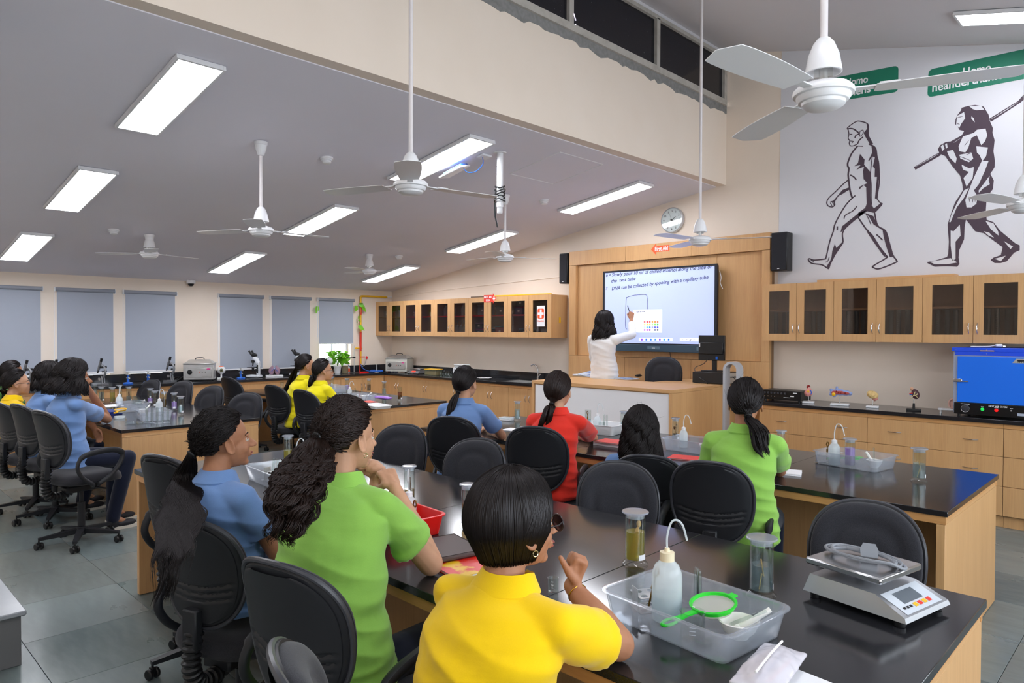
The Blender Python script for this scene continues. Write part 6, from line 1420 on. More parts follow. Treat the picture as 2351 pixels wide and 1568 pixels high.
# ================================================================ ALONG THE WINDOWS AND THE FRONT WORKTOP
CZ = .9155
def onwin(px, X=.3, z=CZ): p = at(px, 850, X=X); return (X, float(p[1]), z)
def onfront(px, Y=-.3, z=CZ): p = at(px, 880, Y=Y); return (float(p[0]), Y, z)
dkm = mat('microscope_grey', '8A8C90', .35, metal=.6)
def mono(loc, rz, lb):
    t = thing('microscope', lb, 'microscope', loc, rz, 'old monocular microscopes')
    obj('foot', MB().prism([(-.05, -.08), (-.02, -.08), (-.02, .02), (.02, .02), (.02, -.08), (.05, -.08), (.055, .06), (-.055, .06)], 0, .022).cyl((-.02, .03, .02), (-.02, .02, .12), .008).cyl((.02, .03, .02), (.02, .02, .12), .008), dkm, t)
    obj('arm', MB().tube(bez([(0, .03, .10), (0, .06, .16), (0, .055, .22), (0, .01, .265)]), .013, 10), dkm, t)
    obj('stage', MB().box(-.05, .05, -.09, .03, .125, .135, .002), M('blk'), t)
    obj('barrel', MB().tube([(0, -.06, .17), (0, -.03, .25), (0, -.005, .32)], [.013, .018, .014], 14), dkm, t); obj('eyepiece', MB().cyl((0, -.008, .31), (0, .004, .35), .0155), M('blk'), t)
    obj('objective', MB().cyl((0, -.065, .155), (0, -.055, .19), .008, .011).cyl((.01, -.05, .16), (.006, -.045, .19), .006, .009), M('blk'), t)
    for s in (-1, 1): obj('focus_knob', MB().cyl((s*.012, .03, .235), (s*.045, .03, .235), .014).cyl((s*.012, .045, .18), (s*.035, .045, .18), .009), M('blk'), t)
    obj('mirror', MB().cyl((-.02, -.02, .08), (.02, -.02, .08), .02), M('chrome'), t); return t
def bino(loc, rz, lb):
    t = thing('microscope', lb, 'microscope', loc, rz, 'white binocular microscopes'); wm = D.materials.get('microscope_white') or mat('microscope_white', 'D4D8DE', .35)
    obj('base', MB().box(-.075, .075, -.11, .09, .005, .045, .012), wm, t); obj('pillar', MB().box(-.025, .025, .04, .085, .045, .24, .008), wm, t)
    obj('arm', MB().tube([(0, .06, .22), (0, .03, .28), (0, -.01, .30)], [.035, .034, .036], 12), wm, t); obj('side_panel', MB().box(-.0265, .0265, .05, .075, .07, .2), M('blk'), t)
    obj('stage', MB().box(-.07, .07, -.09, .03, .15, .162, .002), M('blk'), t); obj('condenser', MB().cyl((0, -.03, .1), (0, -.03, .15), .018), M('blk'), t)
    obj('turret', MB().cyl((0, -.03, .23), (0, -.03, .27), .028, .024).cyl((0, -.035, .18), (0, -.03, .23), .009, .012).cyl((.02, -.02, .2), (.012, -.025, .235), .008, .01), M('blk'), t)
    obj('head', MB().ell((0, -.01, .345), (.055, .045, .03)), M('blk'), t)
    for s in (-1, 1):
        obj('eyepiece', MB().tube([(s*.028, -.03, .345), (s*.034, -.07, .40), (s*.034, -.078, .412)], [.016, .014, .017], 14), M('blk'), t); obj('focus_knob', MB().cyl((s*.03, .06, .12), (s*.06, .06, .12), .02).cyl((s*.03, .06, .16), (s*.05, .06, .16), .012), M('blk'), t)
    return t
mono(onwin(62, .32), R_(-60), 'monocular microscope above the heads at the far left'); mono(onwin(130, .32), R_(-60), 'microscope mostly hidden behind the wavy-haired student'); mono(onwin(233, .32), R_(-60), 'monocular microscope below the second window blind'); mono(onwin(391, .30), R_(-60), 'monocular microscope left of the steel water bath')
bino(onwin(585, .30), R_(-60), 'white binocular microscope right of the steel water bath'); bino(onwin(683, .25), R_(-60), 'white binocular microscope partly hidden by the student in lemon yellow')
def bluestand(px, lb):
    t = thing('dissecting_stand', lb, 'stand', onwin(px, .34), group='small blue dissecting stands'); obj('base', MB().lathe([(.06, 0), (.062, .008), (.055, .018), (.02, .026)], 28), M('bluep'), t); obj('column', MB().cyl((0, 0, .02), (0, 0, .12), .018, .013), M('bluep'), t)
    obj('arm', MB().box(-.06, .06, -.012, .012, .118, .128, .002), M('steel'), t); obj('lens_holder', MB().cyl((0, 0, .128), (0, 0, .155), .01).box(-.03, .03, -.02, .02, .155, .162, .002), M('steel'), t); obj('knob', MB().cyl((-.05, 0, .08), (.05, 0, .08), .01), M('steel'), t)
bluestand(294, 'small blue stand nearest the left table, under the blinds'); bluestand(340, 'small blue stand second from the left, under the blinds'); bluestand(553, 'small blue stand between the water bath and the microscope')
def bath(loc, rz, lb, cl, logo=True, w=.40, d=.30, h=.24):
    t = thing('water_bath', lb, 'water bath', loc, rz, 'steel laboratory water baths')
    obj('tank', MB().box(-w/2, w/2, -d/2, d/2, .02, h, .005), cl, t); obj('rim', MB().box(-w/2-.008, w/2+.008, -d/2-.008, d/2+.008, h+.001, h+.014, .003), M('steel'), t)
    a, b = w/2*.95, d/2*.95; z = h+.015; obj('lid', MB().add([(-a, -b, z), (a, -b, z), (a, b, z), (-a, b, z), (-a*.7, -b*.25, z+.05), (a*.7, -b*.25, z+.05), (a*.7, b*.25, z+.05), (-a*.7, b*.25, z+.05)], [(3,2,1,0),(4,5,6,7),(0,1,5,4),(1,2,6,5),(2,3,7,6),(3,0,4,7)]), M('steel'), t)
    obj('handle', MB().tube(bez([(-.06, 0, z+.05), (-.04, 0, z+.07), (.04, 0, z+.07), (.06, 0, z+.05)]), .006, 8), M('blk'), t)
    fm = MB().box(-w/2+.03, w/2-.03, -d/2-.012, -d/2-.001, .06, .19, .003); obj('control_panel', fm, M('steel'), t)
    obj('thermostat', MB(Matrix.Translation((-w/2+.085, -d/2-.012, .13)) @ Matrix.Rotation(PI/2, 4, 'X')).lathe([(.034, 0), (.034, .004), (.022, .006), (.02, .02), (.003, .02)], 24), M('blk'), t)
    for k in range(3): obj('indicator', MB(Matrix.Translation((.01+.04*k, -d/2-.012, .13)) @ Matrix.Rotation(PI/2, 4, 'X')).lathe([(.007, 0), (.006, .006), (.002, .008)], 12), M('red') if k == 0 else M('blk'), t)
    if logo: obj('badge', MB().ell((w/2-.07, -d/2-.0125, .172), (.026, .0015, .011)), mat('badge_pink', 'C83C84', .4) if 'badge_pink' not in D.materials else D.materials['badge_pink'], t)
    for sx in (-1, 1):
        for sy in (-1, 1): obj('foot', MB().cyl((sx*(w/2-.04), sy*(d/2-.04), 0), (sx*(w/2-.04), sy*(d/2-.04), .02), .012), M('blk'), t)
    return t
t = bath(onwin(459, .33), R_(66), 'steel water bath between two window blinds, pink badge', M('steel')); t.rotation_euler = (0, 0, R_(62))
bath((.62, -.28, CZ), R_(30), 'beige and white water bath in the room corner behind the detergent bag', mat('grey_beige_enamel', 'C4C2B8', .4))
tag(obj('cable_bundle', (lambda L0: MB().tube(bez([(L0[0]+.06*math.cos(a*1.7)*(.6+.4*math.sin(a*.6)), L0[1]+.09*math.sin(a), CZ+.012+.045*abs(math.sin(a*.8))) for a in np.linspace(0, 14, 30)], 3), .006, 6))(onwin(412, .25)), M('blk')), 'tangled black cable beside the steel water bath', 'cable')
t = thing('eye_model', 'white eyeball model behind the steel water bath', 'anatomy model', onwin(508, .18), R_(70)); obj('eyeball', MB().ell((0, 0, .13), (.06, .06, .06), None, 24, 16), M('whitep'), t); obj('iris', MB().ell((0, -.052, .13), (.026, .014, .026)), mat('iris_green', '6A6A48', .3), t); obj('pupil', MB().ell((0, -.062, .13), (.010, .008, .010)), M('black'), t); obj('top_band', MB().ell((0, 0, .178), (.035, .035, .012)), M('orange'), t); obj('stand', MB().box(-.06, .06, -.06, .06, 0, .02, .004).cyl((0, 0, .02), (0, 0, .08), .012), M('whitep'), t)
t = thing('lung_model', 'pair of pinkish grey lungs on a white stand under the fifth blind', 'anatomy model', onwin(630, .25), R_(66)); lm = tex(mat('lung_pink', 'A88490', .5), nscale=30, c2='7A6A88', amt=.6)
obj('base', MB().box(-.13, .13, -.07, .07, 0, .025, .004), M('whitep'), t)
for s in (-1, 1): q = MB(); q.ell((s*.045, 0, .09), (.042, .035, .065)).cap_((s*.04, 0, .09), (s*.028, 0, .165), .035, .014); obj('lung', remesh(q, 'lung', .006, 6), lm, t); obj('vessels', MB().tube(bez([(0, -.036, .14), (s*.02, -.038, .11), (s*.05, -.03, .08)]), .004, 6), M('bluep'), t)
# plants
leafm = tex(mat('leaf_green', '8FD834', .4, trans=0), nscale=6, c2='5AA824', amt=.7)
lb_ = leafm.node_tree.nodes['Principled BSDF']; lb_.inputs['Subsurface Weight'].default_value = .25; lb_.inputs['Subsurface Radius'].default_value = (.02, .03, .005)
def leaf(m, p, d, s, up=None):
    d = Vector(d).normalized(); sd_ = d.cross(Vector(up) if up is not None else Vector((0, 0, 1))); sd_ = sd_.normalized() if sd_.length > .01 else Vector((1, 0, 0)); n_ = sd_.cross(d); p = Vector(p); V = []
    prof = [(0, .02), (.12, .32), (.32, .5), (.55, .46), (.8, .24), (1, .01)]
    for u, w in prof:
        c = p+d*u*s-Vector((0, 0, 1))*(.35*u*u*s); V += [c-sd_*w*s*.75+n_*.12*w*s, c+n_*0, c+sd_*w*s*.75+n_*.12*w*s]
    F = []
    for i in range(5):
        a = i*3; F += [(a, a+1, a+4, a+3), (a+1, a+2, a+5, a+4)]
    top = len(V); V2 = [v-n_*.0012 for v in V]; F2 = [tuple(top+i for i in f[::-1]) for f in F]; m.add(V+V2, F+F2)
L0 = onwin(775, .22); t = thing('potted_plant', 'bushy bright green money plant in a white pot on the window counter', 'plant', L0)
obj('pot', MB().lathe([(.045, 0), (.06, .11), (.066, .112), (.066, .13), (.058, .13), (.052, .11), (.003, .108)], 28), M('whitep'), t); obj('soil', MB().lathe([(.055, .105), (.054, .115), (.003, .118)], 20), mat('soil', '3A2A1C', .9), t)
rng = np.random.default_rng(5); lm_ = None
for k in range(120):
    a = rng.uniform(0, 6.28); rr_ = rng.uniform(.02, .14); z = rng.uniform(.16, .36); p = (rr_*math.cos(a), rr_*math.sin(a), z); m = MB(); leaf(m, p, (math.cos(a), math.sin(a), rng.uniform(.1, .9)), rng.uniform(.075, .12), rng.normal(size=3)); obj('leaf', m, leafm, t)
sm_ = MB()
for k in range(14): a = rng.uniform(0, 6.28); sm_.tube(bez([(0, 0, .11), (.03*math.cos(a), .03*math.sin(a), .2), (.1*math.cos(a), .1*math.sin(a), .3)]), .0025, 5)
obj('stems', sm_, mat('stem_green', '7A9A4A', .6), t)
t = thing('climbing_plant', 'trailing vine leaves hanging beside the raised blind', 'plant', (.05, -.80, 2.05)); m = MB().tube(bez([(.0, -.06, .02), (.01, .0, .02), (.02, .08, -.02), (.02, .06, -.15), (.01, .02, -.28)]), .003, 5); obj('vine', m, D.materials['stem_green'], t)
for p, d, s in (((.01, .02, .02), (.3, -.5, -.4), .11), ((.01, .05, .04), (.3, .6, .1), .11), ((.02, .10, .02), (.3, .8, -.7), .11), ((.02, .06, .05), (.4, .1, .3), .10), ((.02, .03, -.33), (.3, .5, -.2), .12), ((-.01, -.735, .0), (.1, -.4, -.8), .10), ((.02, .05, -.16), (.3, -.4, -.3), .05), ((.02, .04, -.22), (.3, .4, -.3), .045)): q = MB(); leaf(q, p, d, s, (1, .2, .3)); obj('leaf', q, leafm, t)
t = thing('storage_jar', 'cylindrical jar of brown grit right of the potted plant', 'jar', onwin(792, .25)); obj('glass', MB().lathe([(.055, 0), (.058, .006), (.058, .15), (.05, .155), (.003, .156)], 28), M('glass'), t); obj('contents', MB().lathe([(.053, .003), (.053, .13), (.003, .132)], 24), mat('grit', '8A7A60', .9), t)
t = thing('glue_bottle', 'small bottle with orange label and blue cap', 'bottle', onwin(801, .2)); obj('body', MB().lathe([(.018, 0), (.018, .09), (.008, .11), (.003, .11)], 16), M('whitep'), t); obj('label', MB().lathe([(.0185, .02), (.0185, .075)], 16, cap=False), M('orange'), t); obj('cap', MB().cyl((0, 0, .11), (0, 0, .14), .008), M('bluep'), t)
t = thing('globe_lamp', 'small white round fan head behind the pair of students', 'desk fan', onwin(757, .3)); obj('head', MB().ell((0, 0, .22), (.06, .05, .06)), M('whitep'), t); obj('stem', MB().cyl((0, 0, .01), (0, 0, .18), .01), M('whitep'), t); obj('base', MB().lathe([(.06, 0), (.06, .01), (.01, .015)], 20), M('whitep'), t)
t = thing('clamp_stand', 'laboratory clamp stand with black boss left of the gas pipe', 'stand', onwin(813, .3)); obj('base', MB().box(-.05, .05, -.08, .08, 0, .012, .002), M('blk'), t); obj('rod', MB().cyl((0, 0, .01), (0, 0, .47), .006), M('steel'), t); obj('boss', MB().box(-.015, .015, -.02, .02, .25, .28, .004).tube([(0, 0, .265), (0, -.1, .265), (0, -.15, .25)], [.006, .006, .012], 8), M('blk'), t); obj('cross_rod', MB().cyl((0, -.02, .272), (0, .12, .272), .004), M('steel'), t)
t = thing('red_clamp_stand', 'red-based stand in front of the gas pipe', 'stand', onwin(832, .3)); obj('base', MB().box(-.06, .06, -.09, .09, 0, .014, .002), M('redp'), t); obj('rod', MB().cyl((0, -.05, .012), (0, -.05, .5), .007), M('red'), t); obj('clamp', MB().cyl((0, -.05, .27), (.0, .05, .27), .008), M('red'), t)
t = thing('blue_tube_coil', 'coiled blue rubber tube with a burner near the corner', 'tubing', (.42, -.62, CZ)); obj('tube', MB().tube(bez([(-.35, -.1, .14), (-.3, -.08, .06), (-.2, -.05, .02)]+[(.13*math.cos(a), .09*math.sin(a), .012+.004*a/3) for a in np.linspace(3, 17, 26)], 4), .007, 8), M('bluep'), t); obj('burner', MB().cyl((0, 0, .0), (0, 0, .14), .008).lathe([(.04, 0), (.04, .008), (.01, .014)], 20), M('steel'), t)
# gas pipe
t = thing('gas_pipe', 'yellow and red gas pipe in the window wall corner', 'pipe', (.045, -.70, 0)); obj('pipe', MB().tube(bez([(0, 0, 1.02), (0, 0, 1.6), (0, 0, 2.18), (0, .012, 2.235), (0, .05, 2.25), (0, .35, 2.25), (0, .56, 2.25)], 6), .017, 12), M('yellow'), t)
for a, b in ((1.92, 2.06), (1.28, 1.62)): obj('red_band', MB().cyl((0, 0, a), (0, 0, b), .019), M('red'), t)
obj('valve', MB().cyl((0, -.09, 1.33), (0, .03, 1.33), .012).ell((0, -.085, 1.33), (.012, .03, .018)), M('yellow'), t); obj('tap_handle', MB().ell((.04, .10, 1.16), (.012, .02, .03)), M('redp'), t); obj('elbow', MB().tube([(0, 0, 1.03), (0, .03, 1.0), (.03, .06, 1.03), (.04, .1, 1.14)], .008, 8), M('steel'), t)
obj('pipe_clip', MB().cyl((-.04, .35, 2.25), (.02, .35, 2.25), .01), M('yellow'), t); obj('cable_duct', MB().tube([(0, .56, 2.25), (0, .67, 2.255)], .01, 8), M('white'), t)
# front worktop
L0 = onfront(905, -.36)
t = thing('detergent_bag', 'white detergent bag with blue diamond pattern and red lettering', 'bag', L0, R_(18)); q = MB(); q.ell((0, 0, .09), (.105, .05, .09)).box(-.09, .09, -.04, .04, .0, .12, .02).ell((0, 0, .15), (.085, .03, .06))
dm = mat('diamond_print', 'EEF0F6', .35); N = dm.node_tree.nodes; Lk = dm.node_tree.links; tc = N.new('ShaderNodeTexCoord'); mp = N.new('ShaderNodeMapping'); mp.inputs['Rotation'].default_value = (0, PI/4, 0); mp.inputs['Scale'].default_value = (1, 0, 1); Lk.new(tc.outputs['Object'], mp.inputs[0]); ck = N.new('ShaderNodeTexChecker'); ck.inputs['Scale'].default_value = 24; ck.inputs[1].default_value = (*lin('F0F2F8'), 1); ck.inputs[2].default_value = (*lin('3A50B0'), 1); Lk.new(mp.outputs[0], ck.inputs[0]); Lk.new(ck.outputs[0], N['Principled BSDF'].inputs['Base Color'])
obj('bag_body', remesh(q, 'bag_body', .006, 8), dm, t); me = textmesh('Ezee', .05, .0006, .001, 'CENTER'); xform(me, Matrix.Translation((0, -.052, .095)) @ Matrix.Rotation(PI/2, 4, 'X')); obj('lettering', me, M('red'), t); obj('spout', MB().lathe([(.015, 0), (.015, .01)], 12, (.03, 0, .205)), M('whitep'), t); obj('orange_pack', MB().box(-.125, -.10, -.03, .01, 0, .08, .004), M('orange'), t)
def balance(loc, rz, lb):
    t = thing('balance', lb, 'balance', loc, rz); V = [(-.12, -.11, .01), (.12, -.11, .01), (.12, .11, .01), (-.12, .11, .01), (-.11, -.04, .06), (.11, -.04, .06), (.11, .10, .06), (-.11, .10, .06), (-.115, -.105, .02), (.115, -.105, .02)]
    obj('body', MB().add(V, [(3,2,1,0),(4,5,6,7),(8,9,5,4),(0,1,9,8),(1,2,6,5,9),(2,3,7,6),(3,0,8,4,7)]), dkm, t); obj('pan', MB().box(-.11, .11, -.05, .11, .075, .085, .002), M('chrome'), t); obj('pan_post', MB().cyl((0, .03, .058), (0, .03, .076), .02), M('blk'), t); obj('readout', MB().add([(-.05, -.092, .0325), (.03, -.092, .0325), (.03, -.062, .0490), (-.05, -.062, .0490)], [(0, 1, 2, 3)]), ez('red_readout', 'E03020', 1.0), t)
    for sx in (-1, 1):
        for sy in (-1, 1): obj('foot', MB().cyl((sx*.1, sy*.09, 0), (sx*.1, sy*.09, .011), .01), M('blk'), t)
balance(onfront(957, -.33), R_(12), 'small grey balance with red readout on the front worktop')
L0 = onfront(995, -.33); t = thing('storage_box', 'clear box with a yellow lid on the front worktop', 'box', L0, R_(5)); obj('box', MB().box(-.13, .13, -.08, .08, 0, .085, .006), glassy('box_plastic', 'D8DCC8', .1, .06, .35, 'C8CCB0'), t); obj('lid', MB().box(-.14, .14, -.09, .09, .086, .10, .005), M('yellow'), t); obj('contents', MB().box(-.115, .115, -.065, .065, .006, .06, .01), MT['spec'], t)
for k in range(6): p = onfront(1012+6*k, -.30-.05*(k % 2)); beaker(p, 'glass tumbler in the row beside the white foam box', .022, .08, 'row of small beakers on the front worktop')
L0 = onfront(1060, -.33); t = thing('foam_box', 'white foam box with papers and a tub on top', 'box', L0, R_(4)); obj('box', MB().box(-.11, .11, -.09, .09, 0, .15, .006), M('paper'), t); obj('printed_label', MB().box(-.09, -.03, -.0915, -.0905, .07, .13), mat('label_print', 'C8C8CC', .6), t)
t = thing('plastic_tub', 'flat white tub stacked on the foam box', 'tub', (L0[0], L0[1], CZ+.152), R_(10)); obj('tub', MB().box(-.10, .10, -.07, .07, 0, .035, .008), M('cwhite'), t); obj('lid', MB().box(-.105, .105, -.075, .075, .036, .048, .004), M('whitep'), t)
t = thing('plate', 'white oval dish beside the sink', 'plate', onfront(1112, -.35)); obj('dish', MB().lathe([(.06, 0), (.11, .014), (.115, .016), (.1, .016), (.055, .005), (.002, .005)], 36), M('white'), t); obj('foot_ring', MB().lathe([(.05, 0), (.05, .003)], 24), M('white'), t)
# right worktop: amplifier, models, oven
t = thing('amplifier', 'black amplifier with rows of knobs on the right worktop', 'amplifier', (float(at(1793, 905, Y=-.42)[0]), -.30, CZ)); obj('case', MB().box(-.21, .21, -.12, .14, .015, .115, .003), M('blk'), t); obj('front_panel', MB().box(-.205, .205, -.126, -.121, .018, .112), mat('panel_black', '0C0C0E', .3), t)
for k in range(7): obj('knob', MB(Matrix.Translation((-.17+.036*k, -.126, .085)) @ Matrix.Rotation(PI/2, 4, 'X')).lathe([(.011, 0), (.010, .012), (.002, .013)], 14), M('rim'), t)
for k in range(4): obj('small_knob', MB(Matrix.Translation((-.17+.036*k, -.126, .05)) @ Matrix.Rotation(PI/2, 4, 'X')).lathe([(.006, 0), (.005, .008), (.002, .008)], 10), M('chrome'), t)
for a, b, c, d_ in ((.13, .17, .09, .1), (.10, .14, .055, .066), (.03, .1, .042, .046)): obj('print', MB().box(a, b, -.1272, -.1262, c, d_), M('paper'), t)
for sx in (-1, 1):
    for sy in (-1, 1): obj('foot', MB().cyl((sx*.18, sy*.09, 0), (sx*.18, sy*.09, .015), .012), M('blk'), t)
pink = tex(mat('model_pink', 'E09890', .4), nscale=20, c2='C86A64', amt=.5); 
def omodel(px, lb, w, d, h0, bm='whitep', Yw=-.36, cat='anatomy model'):
    t = thing('organ_model', lb, cat, (float(at(px, 930, Y=Yw)[0]), Yw, CZ), R_(14)); obj('base', MB().box(-w, w, -d, d, 0, .018, .003), M(bm), t); obj('rod', MB().cyl((0, 0, .018), (0, 0, h0), .004), M('steel'), t); return t
t = omodel(1856, 'small heart model on a white base beside the amplifier', .055, .045, .07); q = MB(); q.ell((-.006, 0, .10), (.036, .03, .036)).ell((.004, 0, .13), (.026, .024, .03)).cap_((-.012, 0, .085), (.018, 0, .10), .02, .024); obj('heart', remesh(q, 'heart', .004, 3), pink, t)
obj('vessels', MB().tube(bez([(0, 0, .14), (-.012, 0, .165), (0, 0, .178), (.012, 0, .165)]), .009, 10), mat('vessel_red', '8A1E18', .35), t); obj('vein', MB().tube(bez([(.02, -.015, .135), (.03, -.02, .11), (.024, -.022, .09)]), .005, 8), M('bluep'), t); obj('fat', MB().ell((.0, -.025, .118), (.012, .005, .014)), M('yellow'), t)
t = omodel(1928, 'blue and red cell model with a yellow disc on a cream base', .085, .05, .09); q = MB()
for c, r in (((-.05, 0, .125), (.045, .018, .032)), ((0, 0, .13), (.06, .02, .034)), ((.05, 0, .125), (.05, .018, .028)), ((-.028, 0, .165), (.014, .012, .028)), ((-.08, 0, .15), (.016, .013, .018)), ((-.085, 0, .105), (.014, .012, .014)), ((-.05, 0, .095), (.022, .015, .018)), ((.09, 0, .12), (.025, .015, .02))): q.ell(c, r)
obj('cell_wall', remesh(q, 'cell_wall', .005, 4), mat('model_blue', '8C9CCB', .35), t); q = MB()
for c, r in (((-.045, -.016, .125), (.035, .006, .022)), ((.0, -.018, .128), (.045, .006, .020)), ((.055, -.015, .122), (.036, .006, .015))): q.ell(c, r)
obj('cytoplasm', remesh(q, 'cytoplasm', .004, 3), mat('model_red', 'B0504E', .4), t)
for x, z in ((-.03, .14), (-.01, .128), (.01, .125), (.05, .125)): obj('vacuole', MB().ell((x, -.023, z), (.008, .005, .008)), D.materials['vessel_red'], t)
obj('nucleus', MB().ell((-.055, -.022, .108), (.018, .008, .018)), M('yellow'), t)
t = omodel(2003, 'yellowish brain model on a white base', .055, .045, .075); q = MB(); q.ell((0, 0, .125), (.055, .04, .038), Matrix.Rotation(.4, 3, 'Y')); obj('cerebrum', remesh(q, 'cerebrum', .004, 2, lambda p: .0022*math.sin(p[0]*260+8*noise.noise(Vector(p)*30))), tex(mat('model_cream', 'E6C888', .4), nscale=25, c2='C89858', amt=.5), t); obj('cerebellum', MB().ell((.025, 0, .088), (.024, .02, .018)), pink, t); obj('brain_stem', MB().cap_((.0, 0, .1), (.02, 0, .072), .014, .009), mat('stem_rose', 'A86A5A', .5), t)
t = omodel(2098, 'kidney model on a black base with a glossy stand', .06, .045, .10, 'blk'); obj('post', MB().lathe([(.012, .018), (.009, .07)], 12), M('blk'), t); q = MB(); q.ell((.012, 0, .155), (.034, .022, .048), Matrix.Rotation(-.25, 3, 'Y')).ell((.0, 0, .185), (.022, .018, .02)); obj('kidney', remesh(q, 'kidney', .004, 3), mat('kidney_brown', '54343A', .35), t)
for pts in ([(-.014, -.02, .13), (0, -.025, .15), (.01, -.026, .18)], [(-.005, -.024, .145), (.02, -.024, .15), (.03, -.02, .165)], [(0, -.024, .15), (.02, -.024, .135), (.03, -.02, .125)], [(-.03, -.012, .11), (-.016, -.02, .125), (-.01, -.022, .14)]): obj('duct', MB().tube(bez(pts), .003, 6), mat('duct_cream', 'E0D098', .4) if 'duct_cream' not in D.materials else D.materials['duct_cream'], t)
obj('adrenal', MB().ell((-.016, 0, .20), (.016, .013, .02), Matrix.Rotation(-.4, 3, 'Y')), tex(mat('adrenal', 'D8A888', .5), nscale=30, c2='B88060', amt=.5), t); obj('vein', MB().tube([(-.035, -.01, .148), (-.012, -.015, .155)], .005, 8), M('bluep'), t); obj('artery', MB().tube([(-.037, -.008, .158), (-.01, -.014, .165)], .0045, 8), M('red'), t)
t = thing('ear_model', 'flesh-coloured ear model lying beside the blue oven', 'anatomy model', (float(at(2178, 940, Y=-.4)[0]), -.36, CZ), R_(10)); obj('base', MB().box(-.09, .08, -.05, .05, .03, .042, .003), M('whitep'), t)
for k in (-1, 1): obj('foot', MB().cyl((k*.07, 0, 0), (k*.07, 0, .03), .01), M('steel'), t)
fl_m = mat('flesh', 'DDB0A0', .5); q = MB(); q.ell((.02, 0, .09), (.035, .02, .048)); obj('ear', remesh(q, 'ear', .004, 3), fl_m, t); obj('helix', MB().tube(bez([(.0, -.018, .06), (-.008, -.02, .09), (.004, -.022, .125), (.03, -.022, .132), (.045, -.02, .11)]), .007, 8), fl_m, t)
ox, oz = 9.05, CZ
t = thing('hot_air_oven', 'bright blue hot air oven with a black control panel', 'oven', (ox, -.52, oz)); ow, oh = .60, .60; bl = mat('oven_blue', '1272F0', .4); gr = mat('oven_grey', 'AEB6C8', .4)
obj('cabinet', MB().box(0, ow, .0, .48, .03, .565, .004), gr, t); obj('top_cap', MB().box(-.012, ow+.012, -.015, .49, .567, .60, .003).box(.012, ow-.012, -.012, .0, .535, .567), mat('oven_top_blue', '1C4FE0', .4), t)
obj('door', MB().box(.035, ow-.075, -.03, -.001, .125, .525, .004), bl, t); obj('control_panel', MB().box(.015, ow-.01, -.035, -.001, .022, .122, .002), mat('oven_panel', '0E0D10', .3), t)
obj('name_strip', MB().box(.20, .30, -.0165, -.0152, .572, .579), M('yellow'), t); obj('latch', MB().box(.01, .075, -.045, -.03, .30, .33, .004).cyl((.07, -.038, .308), (.12, -.045, .308), .006), M('chrome'), t)
for z in (.19, .44): obj('hinge', MB().box(ow-.07, ow-.04, -.034, -.001, z, z+.06, .003), M('chrome'), t)
obj('thermostat', MB(Matrix.Translation((.10, -.035, .072)) @ Matrix.Rotation(PI/2, 4, 'X')).lathe([(.032, 0), (.033, .003), (.029, .004), (.021, .005), (.019, .02), (.002, .021)], 28), M('rim'), t); obj('dial_ring', MB().tube([(.10+.031*math.cos(a), -.0395, .072+.031*math.sin(a)) for a in np.linspace(0, 2*PI, 24)[:-1]], .0016, 5, closed=True), M('chrome'), t)
obj('green_lamp', MB().ell((.225, -.037, .075), (.014, .008, .014)), ez('lamp_green', '20B048', .5), t); obj('red_lamp', MB().ell((.325, -.037, .075), (.014, .008, .014)), ez('lamp_red', 'E01818', .6), t); obj('switch', MB().cyl((.43, -.036, .075), (.43, -.05, .08), .006), M('chrome'), t)
for s_, x, z, sz in (('HOT AIR OVEN', .335, .10, .019), ('TEMP CONTROLLER', .1, .109, .007), ('MAINS', .225, .094, .007), ('HEATING', .325, .094, .007), ('MAINS', .43, .094, .007)): me = textmesh(s_, sz, .0002, .0004, 'CENTER'); xform(me, Matrix.Translation((x, -.0358, z)) @ Matrix.Rotation(PI/2, 4, 'X')); obj('lettering', me, M('paper'), t)
obj('maker_plate', MB().box(.47, .53, -.0362, -.0352, .04, .062), gr, t); o_ = obj('sticker', MB(Matrix.Rotation(PI/2, 4, 'X')).prism([(.43, .478), (.518, .478), (.518, .515), (.458, .515)], .0305, .0312), M('steel'), t)
q = MB(); q.ell((.485, -.032, .498), (.022, .0008, .008)).ell((.507, -.032, .5), (.008, .0008, .007))
for x in (.468, .48, .492, .503): q.box(x, x+.004, -.0326, -.0314, .482, .494)
obj('sticker_emblem', q, M('black'), t)
for x in (.03, ow-.05):
    for y in (.03, .42): obj('foot', MB().cyl((x+.01, y, 0), (x+.01, y, .03), .012), M('blk'), t)
for x in (.02, .245, ow-.03):
    for z in (.583, .55): obj('screw', MB().ell((x, -.016 if z > .57 else -.013, z), (.003, .002, .003)), M('chrome'), t)
t = thing('mains_plug', 'white three-pin plug lying on top of the blue oven', 'plug', (ox+.31, -.40, oz+.603), R_(20)); obj('body', MB().box(-.025, .025, -.02, .02, .008, .03, .006), M('whitep'), t)
for k in (-1, 0, 1): obj('pin', MB().box(.028+.0*k, .045, k*.011-.003, k*.011+.003, .002+.006, .016), M('chrome'), t)
obj('cord', MB().tube(bez([(-.025, 0, .018), (-.08, .02, .008), (-.2, .03, .006)]), .004, 6), M('whitep'), t)

